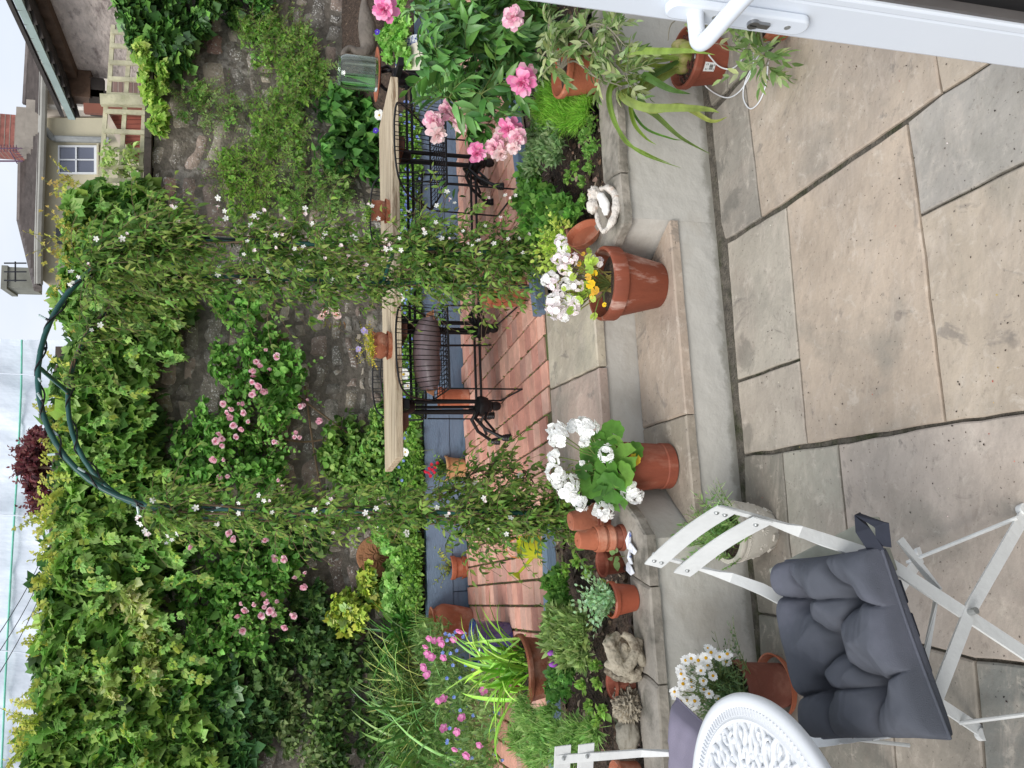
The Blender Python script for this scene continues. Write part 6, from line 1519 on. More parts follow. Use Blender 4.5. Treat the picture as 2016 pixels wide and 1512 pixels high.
wallplant('broadleaf_climber', 'dark green broad leaved climber behind the glass jar and plank table', 'climber', [(635, 190), (690, 180), (752, 200), (756, 300), (740, 350), (690, 350), (650, 330), (630, 260)], 40, .10, .3, 30, .085, 'oval', [S(58, 100, 46), S(76, 122, 56), S(96, 144, 70), S(44, 80, 38)], droop=.8)
# --- climbing rose
PRs = [[(405, 690), (470, 680), (500, 655), (590, 690), (602, 740), (590, 790), (560, 830), (520, 780), (460, 760), (420, 740)],
       [(335, 850), (400, 810), (460, 790), (540, 800), (560, 850), (560, 900), (540, 960), (590, 1000), (560, 1020), (460, 960), (400, 980), (340, 960), (330, 900)],
       [(385, 1010), (440, 1030), (540, 1040), (600, 1090), (580, 1150), (540, 1180), (470, 1150), (420, 1180), (380, 1130), (370, 1080)],
       [(370, 1160), (420, 1180), (480, 1180), (560, 1200), (560, 1260), (480, 1280), (420, 1340), (390, 1300), (372, 1230)],
       [(400, 520), (430, 560), (520, 560), (560, 600), (520, 640), (440, 640), (400, 600)]]
rose = plant('climbing_rose', 'rambling pink rose sprawled across the stone wall behind the arch', 'climbing rose', W(600, 900, .05)); arr = []; rmb = MB()
for i, poly in enumerate(PRs):
    n = int(len(inpoly(poly, 1))*[32, 58, 44, 42, 10][i]); arr.append(wallclumps(poly, n, .095, .3, 38, .048, 'round', [S(110, 156, 76), S(130, 174, 90), S(88, 134, 62), S(72, 112, 52)], jit=.14, droop=.4))
    sp = [(W(x, y, random.uniform(.1, .35)), Vector((random.uniform(-1, 1), -.6, random.uniform(-.6, .6))), random.uniform(.1, .28), random.uniform(.4, 1.2)) for (x, y) in inpoly(poly, n)]
    a, mb = sprays(sp, .04, 'round', [S(110, 156, 74), S(126, 170, 84), S(84, 130, 58)], pairs=5, r=.002); arr.append(a); rmb.add(mb.v, mb.f)
put('foliage', rose, cat(*arr), M_leaf)
for pp in (((700, 850), (600, 870), (520, 850), (430, 800)), ((700, 940), (600, 1000), (480, 1100), (420, 1200)), ((720, 880), (560, 760), (480, 700)), ((640, 1000), (620, 900), (600, 760))): rmb.tube(smooth([W(x, y, .08) for x, y in pp]), .008, 6)
rmb.build('cane', M_wood, rose)
pk = [S(240, 196, 208), S(246, 216, 224), S(232, 174, 194)]
rose_me = [petals([(6, .030, .030, .25, pk[i % 3], 0), (6, .025, .026, .8, pk[(i+1) % 3], .004), (5, .018, .02, 1.15, pk[(i+2) % 3], .006), (3, .011, .014, 1.35, S(222, 150, 174), .008)], 'rose_bloom', jit=.38) for i in range(4)]
blooms = [(523, 688), (545, 702), (512, 720), (497, 730), (530, 728), (497, 752), (510, 760), (497, 775), (440, 795), (447, 812), (452, 822), (470, 795), (480, 812), (460, 838), (475, 845), (430, 855), (425, 868), (437, 878), (420, 905), (440, 905), (448, 938), (488, 830), (478, 795), (605, 788), (598, 797), (592, 800), (582, 852), (590, 862), (548, 872), (580, 860), (628, 828), (548, 945), (555, 960), (540, 870), (375, 1078), (452, 1050), (460, 1062), (522, 1065), (418, 985), (540, 1100), (560, 1100), (600, 1127), (598, 1155), (580, 1138), (475, 1188), (483, 1200), (468, 1212), (500, 1190), (520, 1195), (532, 1203), (518, 1170), (525, 1185), (540, 1210), (478, 1243), (560, 1235), (578, 1212), (545, 1185), (515, 1212), (498, 742), (505, 712), (432, 940), (465, 860), (520, 770), (455, 805), (436, 865)]
for i, (x, y) in enumerate(blooms):
    inst('bloom', rose_me[i % 4], M_petal, rose, W(x, y, .42+random.uniform(-.05, .06)), dirq((random.gauss(0, .6), -1, random.uniform(-.4, .8))), random.uniform(.5, 1.1))
pale = plant('pale_rose', 'pale blush roses on a thin shoot between the arch columns', 'rose', W(650, 620, .2))
white_me = [petals([(6, .032, .03, .3, S(240, 214, 208), 0), (6, .026, .026, .9, S(244, 224, 214), .004), (4, .016, .02, 1.2, S(236, 190, 180), .006)], 'bloom') for i in range(2)]
for x, y in ((634, 625), (640, 617), (660, 612), (664, 620), (655, 604)): inst('bloom', white_me[0], M_petal, pale, W(x, y, .4), dirq((random.gauss(0, .4), -1, .3)), 1.15)
a, mb = sprays([(W(700, 580, .25), Vector((-.3, -.3, 1)), .35, .3), (W(640, 570, .3), Vector((-1, -.3, .2)), .3, .5), (W(690, 640, .3), Vector((0, -.3, 1)), .25, .3)], .05, 'lance', [S(150, 110, 70), S(120, 120, 60)], pairs=6, r=.002); put('foliage', pale, a, M_leaf); mb.build('stem', M_wood, pale)
# --- dark leafy undergrowth on the lower wall, left
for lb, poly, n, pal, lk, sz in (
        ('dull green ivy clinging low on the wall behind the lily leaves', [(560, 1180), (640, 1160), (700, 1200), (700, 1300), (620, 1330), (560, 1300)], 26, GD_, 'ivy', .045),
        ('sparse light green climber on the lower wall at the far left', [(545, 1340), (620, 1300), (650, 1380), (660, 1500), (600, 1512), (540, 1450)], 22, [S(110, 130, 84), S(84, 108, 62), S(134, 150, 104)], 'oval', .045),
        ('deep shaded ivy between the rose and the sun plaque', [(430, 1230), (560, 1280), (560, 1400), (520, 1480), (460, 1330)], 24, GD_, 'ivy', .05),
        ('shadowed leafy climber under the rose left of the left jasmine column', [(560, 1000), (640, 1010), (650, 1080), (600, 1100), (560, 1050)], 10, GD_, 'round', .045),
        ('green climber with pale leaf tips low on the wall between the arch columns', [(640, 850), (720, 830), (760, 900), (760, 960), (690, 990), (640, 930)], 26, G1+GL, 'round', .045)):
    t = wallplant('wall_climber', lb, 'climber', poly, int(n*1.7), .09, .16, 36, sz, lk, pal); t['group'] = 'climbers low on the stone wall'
wallplant('wall_climber', 'tangle of dull green leaves low on the wall above the strap leaved clumps', 'climber', [(630, 1290), (700, 1250), (770, 1300), (790, 1400), (780, 1540), (640, 1540), (620, 1400)], 60, .10, .2, 34, .05, 'oval', [S(84, 112, 60), S(64, 92, 48), S(108, 136, 78), S(50, 76, 40)])
wallplant('golden_shrub', 'golden variegated euonymus shrub left of the sun plaque', 'shrub', [(655, 1205), (700, 1150), (730, 1125), (775, 1145), (775, 1185), (735, 1200), (690, 1235)], 26, .085, .35, 44, .045, 'palm5', [S(158, 170, 62), S(132, 152, 58), S(104, 130, 50), S(176, 182, 82)], mt=M_gloss)
# --- back border
def bedrow(name, label, cat_, items, per, size, kind, pal, kw={}, group=None, flowers=None, mt=None):
    """items: (x, y, D, r_px)"""
    c0 = at(items[0][0], items[0][1], items[0][2]); t = plant(name, label, cat_, c0, group)
    cs = [at(x, y, D) for x, y, D, r in items]; rs = [r*px(c) for (x, y, D, r), c in zip(items, cs)]
    put('foliage', t, blobs(cs, [(q, q, q*.8) for q in rs], per, size, kind, pal, **kw), mt or M_leaf); return t
def bd(y, k=.25): X = (756-y)/1560*6; return KP(X).y+k
random.seed(11)
fgm = petals([(5, .010, .009, .25, S(134, 160, 224), 0)], 'flower', center=(S(230, 226, 170), .003, .002))
def blueflowers(t, pts):
    a = []
    P, Nn, Cc = [], [], []
    for (x, y, D) in pts:
        c = at(x, y, D)
        for q in range(5):
            an = q*1.256; P.append(tuple(c)); a.append((math.cos(an), -.2, math.sin(an))); Nn.append((0, -1, .4)); Cc.append(random.choice((S(140, 164, 226), S(168, 186, 236), S(118, 142, 214))))
    put('blossom', t, leafmesh('f', np.array(P), np.array(a), np.array(Nn), np.full(len(P), .012), 'round', np.array(Cc)), M_petal)
it = []
for y in range(245, 1190, 24):
    x = random.uniform(800, 815); it.append((x, y+random.uniform(-10, 10), bd(y, random.uniform(.1, .25)), random.uniform(17, 27))); it.append((random.uniform(815, 824), y+random.uniform(-10, 10), bd(y, .04), random.uniform(15, 20)))
t = bedrow('forget_me_not', 'band of bright green foliage dotted with pale blue forget me nots above the blue sleepers', 'ground cover', it, 210, .034, 'oval', [S(112, 152, 62), S(132, 170, 78), S(90, 128, 54), S(74, 108, 46)], dict(jit=.15)); tag(t, kind='stuff')
# stuff is one object: the foliage mesh itself carries the label below
blueflowers(t, [(random.gauss(806, 9), random.uniform(190, 1200), bd(700, .06)+random.uniform(-.1, .1)+(756-700)*0) for k in range(260)])
it = []
for y in range(250, 1500, 36):
    it.append((random.uniform(770, 800), y+random.uniform(-14, 14), bd(y, random.uniform(.35, .6)), random.uniform(22, 34)))
t = bedrow('leafy_border', 'mixed mid green leafy border plants behind the blue forget me nots', 'border plants', it, 170, .045, 'geranium', [S(96, 138, 60), S(76, 116, 52), S(118, 154, 76), S(60, 94, 44)], dict(jit=.15)); tag(t, kind='stuff')
it = [(x, y, bd(y, .5)+dd, r) for x, y, dd, r in ((735, 480, 0, 30), (752, 500, 0, 26), (770, 470, 0, 30), (740, 560, .05, 28), (765, 540, 0, 28), (720, 900, .1, 32), (745, 870, 0, 34), (750, 940, 0, 34), (700, 920, .15, 30), (775, 900, 0, 28), (725, 970, .1, 30), (748, 820, 0, 26))]
bedrow('leafy_shrub', 'bright green bushy shrub behind the plank table in the middle of the border', 'shrub', it, 260, .04, 'oval', G1+GL, dict(jit=.16))
it = [(765, 1070, bd(1070, .42), 24), (790, 1100, bd(1100, .3), 24), (775, 1140, bd(1140, .35), 26), (795, 1170, bd(1170, .3), 24), (770, 1190, bd(1190, .35), 22), (750, 1055, bd(1050, .5), 22), (800, 1040, bd(1040, .3), 24)]
bedrow('cranesbill', 'pale green lobed cranesbill foliage in front of the sun plaque', 'perennial', it, 110, .05, 'geranium', [S(140, 178, 98), S(116, 156, 80), S(160, 192, 120)], dict(jit=.12))
it = [(775, 60, 5.85, 22), (790, 85, 5.8, 26), (770, 100, 5.85, 22), (800, 50, 5.8, 26), (760, 75, 5.9, 18), (800, 115, 5.8, 22), (790, 20, 5.85, 28)]
t = bedrow('cranesbill', 'light green cranesbill with violet flowers beside the stone goose', 'perennial', it, 120, .045, 'geranium', [S(128, 176, 84), S(104, 150, 68), S(148, 190, 108)], dict(jit=.12))
vio = petals([(5, .022, .02, .3, S(92, 70, 190), 0)], 'flower', center=(S(220, 220, 230), .004, .003))
for x, y in ((743, 63), (740, 257)): inst('bloom', vio, M_petal, t, at(x, y, 5.65 if y < 100 else 5.5), dirq((-.2, -1, .4)), 1)
# white anemone flowers near the table
an = petals([(6, .04, .034, .2, S(246, 246, 242), 0)], 'flower', center=(S(220, 190, 60), .008, .004))
t = plant('white_anemone', 'white anemone flowers with yellow centres behind the wire chairs', 'flowers', at(800, 735, 5.5))
for x, y, s in ((795, 737, 1.2), (747, 227, 1), (803, 760, .8), (826, 741, .8), (790, 585, .8), (798, 890, .8), (785, 566, .8)): inst('bloom', an, M_petal, t, at(x, y, 5.45), dirq((random.gauss(0, .3), -1, .5)), s)
mb = MB()
for x, y in ((795, 737), (747, 227), (803, 760), (826, 741), (790, 585), (798, 890), (785, 566)): p = at(x, y, 5.46); mb.tube([p, p+Vector((.01, .02, -.2))], .002, 4)
mb.build('stem', M_stem, t)
# strap leaves behind the urn and at far left
def clump(name, label, x, y, D, h0, n, L_, wd, pal, lean=(.15, .9), droop=(.6, 1.8), rad=.05, cat_='strappy plant', group=None, parent=None):
    p = at(x, y, D) if D else G(x, y, h0)
    if D and h0 is not None: p.z = h0
    t = parent or plant(name, label, cat_, p, group)
    B = [p+Vector((random.gauss(0, rad), random.gauss(0, rad), 0)) for k in range(n)]
    V = blades(B, RNG.uniform(0, 6.28, n), RNG.uniform(L_*.6, L_*1.1, n), RNG.uniform(lean[0], lean[1], n), RNG.uniform(droop[0], droop[1], n), RNG.uniform(wd*.7, wd*1.2, n), pal)
    put('leaves', t, V, M_gloss); return t
t_urn = POT['urn'][0]; p = POT['urn'][1]+Vector((0, 0, POT['urn'][4]*.88))
B = [p+Vector((random.gauss(0, .03), random.gauss(0, .03), 0)) for k in range(70)]
put('leaves', t_urn, blades(B, RNG.uniform(0, 6.28, 70), RNG.uniform(.1, .25, 70), RNG.uniform(0, .5, 70), RNG.uniform(.2, 1.2, 70), RNG.uniform(.004, .009, 70), GL), M_leaf)
clump('crocosmia', 'dark green arching strap leaves behind the bulging urn', 815, 1245, 5.75, .66, 64, .52, .028, [S(66, 116, 48), S(88, 140, 60), S(52, 92, 42)], cat_='strappy plant')
clump('crocosmia', 'clump of grey green strap leaves at the left end of the back border', 870, 1450, 5.4, .6, 150, .72, .026, [S(92, 130, 70), S(74, 110, 56), S(120, 150, 84)], rad=.14)
clump('iris', 'broad pale green iris blades low on the far left', 880, 1500, 4.9, .42, 44, .7, .034, [S(104, 150, 84), S(124, 164, 98), S(84, 124, 64)], rad=.1)
clump('ornamental_grass', 'thin grassy leaves rising behind the pink campion', 850, 1370, 5.5, .6, 220, .62, .010, [S(110, 136, 72), S(150, 156, 84), S(84, 112, 56)], rad=.18, lean=(.1, .7))
# left border on the terrace side: fine foliage with pink and blue flowers
it = []
for k in range(46):
    y = random.uniform(1250, 1530); x = random.uniform(840, 985 if y > 1330 else 890)+(y-1250)*.06; D = 5.2-(x-840)/150*1.2; it.append((x, y, D, random.uniform(26, 40)))
t = bedrow('campion', 'airy mass of pink campion with tiny blue flowers at the left of the terrace', 'perennial', it, 150, .04, 'needle', [S(110, 138, 84), S(88, 118, 66), S(136, 160, 104)], dict(jit=.18, up=.8, droop=-.4))
V = blobs([at(x, y, D) for x, y, D, r in it], [.11]*len(it), 60, .04, 'lance', [S(104, 136, 78), S(84, 114, 60), S(130, 156, 96)], droop=-.3); put('foliage', t, V, M_leaf)
pkc = [petals([(5, .019, .017, .15, S(226, 134, 190), 0), (5, .012, .012, .5, S(238, 164, 208), .002)], 'flower', center=(S(240, 200, 220), .003, .003)) for k in range(2)]
for i, (x, y) in enumerate(((1172-330+3, 1257), (855, 1262), (866, 1260), (870, 1267), (893, 1259), (905, 1242), (838, 1273), (842, 1287), (850, 1294), (873, 1295), (834, 1314), (841, 1328), (863, 1380), (873, 1376), (909, 1413), (900, 1441), (895, 1475), (944, 1467), (918, 1487), (873, 1434), (1021, 1427), (952, 1359))):
    D = 4.55-(x-840)*.004; inst('bloom', pkc[i % 2], M_petal, t, at(x, y, D), dirq((random.gauss(0, .5), -.8, .6)), random.uniform(1.1, 1.5))
mb = MB()
for k in range(40):
    p = at(random.uniform(840, 960), random.uniform(1250, 1500), 4.7); mb.tube(bezier(p, (random.gauss(0, .3), 0, -1), .3, .2), .0016, 4)
mb.build('stem', M_stem, t)
blueflowers(t, [(random.uniform(870, 1000), random.uniform(1240, 1500), 4.45+random.uniform(-.15, .1)) for k in range(60)])
# --- lilies in the big pot
t, p, rt, rb, H = POT['lily']; c = p+Vector((0, 0, H-.03)); n = 84; B = [c+Vector((random.gauss(0, rt*.35), random.gauss(0, rt*.35), 0)) for k in range(n)]
put('leaves', t, blades(B, RNG.uniform(0, 6.28, n), RNG.uniform(.2, .44, n), RNG.uniform(.05, .8, n), RNG.uniform(.5, 1.7, n), RNG.uniform(.013, .024, n), [S(126, 172, 52), S(150, 192, 68), S(98, 146, 44), S(170, 204, 96)]), M_gloss)
# --- mint
t, p, rt, rb, H = POT['mint']; c = p+Vector((0, 0, H-.01)); sp = [(c+Vector((random.gauss(0, .02), random.gauss(0, .02), 0)), Vector((random.gauss(0, .5), random.gauss(0, .5), 1)), random.uniform(.06, .14), .3) for k in range(46)]
a, mb = sprays(sp, .026, 'oval', [S(138, 170, 134), S(118, 154, 112), S(160, 188, 156)], pairs=6, r=.0014, droop=-.05); put('foliage', t, a, M_leaf); mb.build('stem', M_stem, t)
# --- lime herb
t, p, rt, rb, H = POT['gb']; c = p+Vector((0, 0, H)); sp = [(c+Vector((random.gauss(0, .03), random.gauss(0, .03), -.03)), Vector((random.gauss(0, .6), random.gauss(0, .5)+.0, 1)), random.uniform(.07, .17), .3) for k in range(60)]
a, mb = sprays(sp, .034, 'oval', [S(168, 190, 84), S(188, 204, 108), S(140, 166, 66)], pairs=5, r=.0016, droop=-.1); put('foliage', t, a, M_leaf); mb.build('stem', M_stem, t)
# --- geraniums
def floret(col, s=.017): return petals([(5, s, s*1.05, .18, col, 0), (2, s*.6, s*.7, .9, col, .002)], 'floret', center=(S(226, 220, 196), s*.07, .002))
def umbel(col, n=16, r=.032, s=.017, flat=.8):
    """a rounded head of many florets as one mesh"""
    me0 = [floret(col, s) for k in range(2)]; V = []; Fc = []; Cc = []
    for k in range(n):
        ph = math.acos(1-(k+.5)/n*1.25); a = k*2.4; d = Vector((math.sin(ph)*math.cos(a), math.sin(ph)*math.sin(a), math.cos(ph)*flat)); q = dirq(d+Vector((random.gauss(0, .3), random.gauss(0, .3), random.gauss(0, .3))), a); me = me0[k % 2]; n0 = len(V); d = d*random.uniform(.8, 1.22)
        for v in me.vertices: V.append(tuple(d*r+q @ v.co))
        ca = me.color_attributes['Col'].data
        for i in range(len(me.vertices)): Cc.append(tuple(ca[i].color[:3]))
        for f in me.polygons: Fc.append([n0+i for i in f.vertices])
    for m in me0: bpy.data.meshes.remove(m)
    me = bpy.data.meshes.new('umbel'); me.from_pydata(V, [], Fc); a = me.color_attributes.new('Col', 'FLOAT_COLOR', 'POINT'); c4 = np.ones((len(V), 4), dtype=np.float32); c4[:, :3] = Cc; a.data.foreach_set('color', c4.ravel())
    me.polygons.foreach_set('use_smooth', np.ones(len(me.polygons), dtype=bool)); return me
def scalloped(name='gleaf'):
    """round pelargonium leaf with scalloped ruffled edge and veins; faces +Z"""
    mb = MB(); n = 28; base = None; V = [(0, 0, 0)]
    for ring, rr in enumerate((.45, .8, 1.0)):
        for k in range(n):
            a = -math.pi*.93+1.86*math.pi*k/(n-1)+math.pi/2; sc = 1+.07*math.cos(k*math.pi*2/3.4)*(ring > 0)
            z = .10*rr*rr+.05*math.sin(a*4+ring)*rr*(ring/2)-.05*(math.cos(a*7)*.5+.5)*(1-rr*.5)*rr
            V.append((rr*sc*math.cos(a), rr*sc*math.sin(a), z))
    fs = [(0, 1+k, 2+k) for k in range(n-1)]
    for r in range(2): fs += [(1+r*n+k, 1+(r+1)*n+k, 2+(r+1)*n+k, 2+r*n+k) for k in range(n-1)]
    return V, fs
GV, GF = scalloped()
def gleaves(t, items, pal, mt=None):
    V = []; Fc = []; Cc = []; mbs = MB()
    for (p, d, s, stem) in items:
        q = dirq(d); n0 = len(V); col = np.array(random.choice(pal))*random.uniform(.85, 1.15)
        for i, v in enumerate(GV): V.append(tuple(p+q @ (Vector(v)*s))); rr = math.hypot(v[0], v[1]); zone = 1-.28*math.exp(-((rr-.55)/.14)**2); Cc.append(tuple(col*zone*random.uniform(.93, 1.07)))
        for f in GF: Fc.append(tuple(n0+i for i in f))
        if stem is not None: mbs.tube([stem, (stem+p)/2+Vector((0, 0, .015)), p], .0022, 5)
    inv = frame_of(t).inverted(); V = [tuple(inv @ Vector(v)) for v in V]
    link_mesh('foliage', npmesh('foliage', V, Fc, np.array(Cc), True), mt or M_leaf, t); mbs.build('stem', M_stem, t)
W_ = S(250, 250, 248)
t, p, rt, rb, H = POT['gl']; c = p+Vector((0, 0, H-.02)); D0_ = c.y
um = [umbel(W_, 11, .029, .020), umbel(W_, 13, .034, .021), umbel(W_, 7, .02, .018)]
heads = [(1100, 862, -.02, 1), (1097, 848, 0, .8), (1128, 840, .02, 1.15), (1150, 838, 0, 1.1), (1160, 845, -.02, .9), (1092, 898, 0, 1), (1093, 930, 0, 1.0), (1100, 945, .02, .8), (1150, 872, -.03, .75), (1194, 893, -.09, 1.0), (1118, 955, 0, 1.1), (1128, 975, 0, 1.15), (1142, 990, -.02, .9), (1190, 1003, -.03, 1.0), (1182, 1013, -.05, .6), (1240, 965, -.10, 1.0), (1252, 975, -.11, .85), (1146, 912, -.02, .45)]
for i, (x, y, dy, s) in enumerate(heads):
    q = at(x, y, D0_+dy); inst('flower_head', um[i % 3], M_petal, t, q, dirq((random.gauss(0, .35)+(q.x-c.x)*3, -.6, .8)), s*random.uniform(.78, .98))
    m_ = MB(); m_.tube([c+Vector((0, 0, -.01)), (c+q)/2+Vector((0, .01, .03)), q], .0022, 5); m_.build('flower_stem', M_stem, t)
lv = [(1205, 852, -.03, .050), (1175, 865, 0, .035), (1232, 900, -.10, .052), (1248, 890, -.08, .040), (1195, 922, -.06, .055), (1165, 955, -.02, .050), (1205, 960, -.08, .060), (1150, 925, 0, .036), (1180, 885, -.02, .035), (1225, 935, -.11, .05), (1215, 985, -.06, .042), (1160, 905, .02, .04), (1190, 975, -.05, .045), (1178, 940, .0, .05), (1210, 875, -.05, .035), (1185, 905, .02, .05), (1235, 920, -.1, .035), (1155, 890, .03, .03)]
items = []
for x, y, dy, s in lv:
    q = at(x, y, D0_+dy); items.append((q, Vector(((q.x-c.x)*1.5+random.gauss(0, .2), -.7, .9+random.gauss(0, .2))), s, c+Vector((0, 0, -.01))))
gleaves(t, items, [S(82, 126, 52), S(70, 112, 46), S(104, 144, 64), S(62, 100, 44)])
q = at(1250, 905, D0_-.105); gleaves(t, [(q, Vector((.2, -.8, .6)), .022, None)], [S(214, 176, 60)])
t, p, rt, rb, H = POT['gr']; c = p+Vector((0, 0, H-.04)); D0_ = c.y
PK_ = S(250, 244, 245); um2 = [umbel(PK_, 8, .024, .016, .9), umbel(S(251, 250, 248), 8, .022, .017), umbel(S(250, 240, 242), 6, .02, .016)]
heads = [(1105, 475, .06), (1110, 490, .04), (1098, 510, .05), (1115, 512, .0), (1085, 545, .02), (1090, 560, 0), (1100, 580, 0), (1088, 590, 0), (1085, 605, .0), (1098, 615, -.02), (1110, 622, -.02), (1128, 608, -.04), (1138, 562, -.04), (1115, 560, .0), (1130, 510, -.02), (1125, 540, 0), (1076, 552, .02), (1175, 517, -.02), (1100, 600, 0), (1118, 590, 0), (1108, 530, 0), (1135, 595, -.04)]
for i, (x, y, dy) in enumerate(heads):
    q = at(x, y, D0_+dy); inst('flower_head', um2[i % 3], M_petal, t, q, dirq((random.gauss(0, .4), -.6, .8)), random.uniform(.75, 1.0))
    m_ = MB(); m_.tube(smooth([c+Vector((random.gauss(0, .03), 0, -.01)), (c+q)/2+Vector((random.gauss(0, .02), .02, .02)), q], 4), .0024, 5); m_.build('flower_stem', mat('red_stem', S(150, 140, 70), .6), t)
items = []
for k in range(44):
    x, y = random.uniform(1110, 1172), random.gauss(562, 32); q = at(x, y, D0_+random.uniform(-.06, .05)); items.append((q, Vector((random.gauss(0, .5), -.6, .8)), random.uniform(.010, .022), c if k % 2 else None))
gleaves(t, items, [S(160, 184, 84), S(134, 162, 70), S(178, 196, 100)])
items = [(at(x, y, D0_+dy), Vector((random.gauss(0, .3), -.7, .7)), s, c) for x, y, dy, s in ((1158, 545, -.05, .014), (1163, 560, -.06, .019), (1172, 572, -.06, .017), (1170, 537, -.04, .014), (1165, 583, -.05, .010), (1140, 520, .0, .010), (1190, 600, -.06, .009), (1148, 500, 0, .009))]
gleaves(t, items, [S(236, 196, 50), S(226, 178, 70)])
# --- daisy
t, p, rt, rb, H = POT['daisy']; c = p+Vector((0, 0, H)); D0_ = c.y
sp = [(c+Vector((random.gauss(0, .035), random.gauss(0, .03), -.02)), Vector((random.gauss(0, .7), random.gauss(-.1, .5), 1)), random.uniform(.1, .22), .5) for k in range(120)]
a, mb = sprays(sp, .03, 'needle', [S(96, 120, 84), S(78, 102, 70), S(120, 142, 104)], pairs=9, r=.0014, droop=-.3); b2, mb2 = sprays(sp, .03, 'lance', [S(96, 120, 84), S(78, 102, 70)], pairs=7, stems=False, droop=-.3)
put('foliage', t, cat(a, b2), M_leaf); mb.build('stem', M_stem, t)
dz = [petals([(14, .0185, .0075, ti, S(246, 246, 244), 0)], 'daisy', center=(S(226, 180, 40), .0052, .002)) for ti in (.1, -.1, .35)]
for i, (x, y) in enumerate(((1394, 1276), (1350, 1300), (1361, 1297), (1390, 1295), (1393, 1310), (1417, 1294), (1430, 1303), (1341, 1327), (1347, 1335), (1345, 1346), (1335, 1362), (1330, 1370), (1328, 1362), (1352, 1378), (1350, 1390), (1386, 1357), (1396, 1366), (1415, 1375), (1368, 1380), (1337, 1404), (1349, 1340), (1420, 1290), (1340, 1320), (1365, 1388), (1380, 1320), (1360, 1340), (1404, 1330), (1375, 1300), (1340, 1380), (1362, 1352), (1400, 1285), (1432, 1288), (1385, 1340))):
    q = at(x, y, D0_-.05+random.uniform(-.05, .05)); inst('bloom', dz[i % 3], M_petal, t, q, dirq(((q.x-c.x)*5+random.gauss(0, .3), -.8, .7)), random.uniform(.85, 1.1))
    m_ = MB(); m_.tube([c, (c+q)/2+Vector((0, -.01, .03)), q-Vector((0, -.004, .003))], .0012, 4); m_.build('flower_stem', M_stem, t)
# --- planter foliage behind the chair
t, p, rt, rb, H = POT['white']; c = p+Vector((0, 0, H*.86)); sp = [(c+Vector((random.gauss(0, .05), random.gauss(0, .05), -.0)), Vector((random.gauss(0, .45)+.15, random.gauss(0, .3), 1)), random.uniform(.08, .2), .25) for k in range(50)]
a, mb = sprays(sp, .04, 'needle', [S(132, 162, 104), S(104, 138, 80), S(156, 182, 128)], pairs=9, r=.0015, droop=-.2); b2, mb2 = sprays(sp, .032, 'lance', [S(122, 154, 96), S(100, 132, 78)], pairs=7, stems=False, droop=-.2); put('foliage', t, cat(a, b2), M_leaf); mb.build('stem', M_stem, t)
# --- orchid
t, p, rt, rb, H = POT['orchid']; c = p+Vector((0, 0, H-.02)); OG = [S(112, 140, 58), S(86, 116, 50), S(134, 152, 74)]
def strapleaf(ctl, wmax, col, mbx):
    pts = smooth(ctl, 6); n = len(pts); V = []; 
    for i, q in enumerate(pts):
        tn = (pts[min(n-1, i+1)]-pts[max(0, i-1)]).normalized(); vw = (q-EYE).normalized(); sd = tn.cross(vw); sd = sd.normalized() if sd.length > .01 else Vector((1, 0, 0)); sd = (sd+Vector((0, 0, .25))).normalized(); nn = sd.cross(tn).normalized()
        s = i/(n-1); w_ = .74*wmax*(.45+1.1*math.sin(math.pi*min(1, s*.92+.08)))*.62*(1-s**8)+.0005
        V += [q-sd*w_/2-nn*w_*.34, q, q+sd*w_/2-nn*w_*.34]
    mbx.cur = tuple(x*random.uniform(.85, 1.15) for x in col); mbx.add(V, [f for i in range(n-1) for f in ((i*3, i*3+1, i*3+4, i*3+3), (i*3+1, i*3+2, i*3+5, i*3+4))])
mb = MB(); Dc = c.y
for ctl, wd in (([(1330, 140, 0), (1270, 175, -.05), (1230, 190, -.12), (1270, 210, -.22), (1340, 212, -.28), (1395, 215, -.3), (1416, 222, -.31)], .042),
                ([(1335, 135, 0), (1260, 170, -.04), (1225, 188, -.1), (1280, 215, -.2), (1345, 210, -.24), (1400, 238, -.26), (1432, 230, -.27)], .036),
                ([(1325, 130, 0), (1275, 160, .02), (1245, 195, 0), (1290, 225, -.08), (1340, 270, -.14), (1398, 303, -.16)], .03),
                ([(1325, 130, 0), (1260, 150, .02), (1215, 155, .0), (1198, 190, -.05), (1215, 250, -.1), (1260, 300, -.14), (1342, 331, -.16)], .024),
                ([(1325, 135, .02), (1270, 160, .02), (1243, 195, 0), (1248, 240, -.05), (1270, 270, -.08), (1292, 285, -.1)], .022),
                ([(1325, 130, 0), (1260, 165, .02), (1240, 200, 0), (1268, 250, -.03), (1320, 272, -.06), (1342, 276, -.06)], .014),
                ([(1325, 130, .02), (1255, 158, .02), (1202, 180, 0), (1225, 270, -.06), (1275, 303, -.1), (1320, 322, -.1)], .018),
                ([(1335, 120, -.02), (1280, 150, -.1), (1275, 150, -.14), (1320, 175, -.2), (1360, 185, -.22)], .04),
                ([(1335, 115, -.04), (1280, 105, -.1), (1240, 100, -.15), (1300, 100, -.22), (1360, 100, -.27), (1408, 108, -.3)], .034),
                ([(1335, 115, .0), (1280, 120, .0), (1230, 108, -.02), (1218, 130, -.06), (1250, 150, -.1)], .026),
                ([(1340, 125, 0), (1300, 130, -.02), (1250, 122, -.05), (1215, 130, -.1)], .024), ([(1340, 120, 0), (1290, 140, -.02), (1265, 160, -.05), (1260, 190, -.1)], .03)):
    strapleaf([at(x, y, Dc+dy) for x, y, dy in ctl], wd, random.choice(OG), mb)
mb.build('leaves', mat('orchid_leaf', (1.1, 1.1, 1.1), .42, .22, 9, attr=True, transl=.2, spec=.4, stretch=(1, 1, 5)), t, smooth=28)
mb = MB()
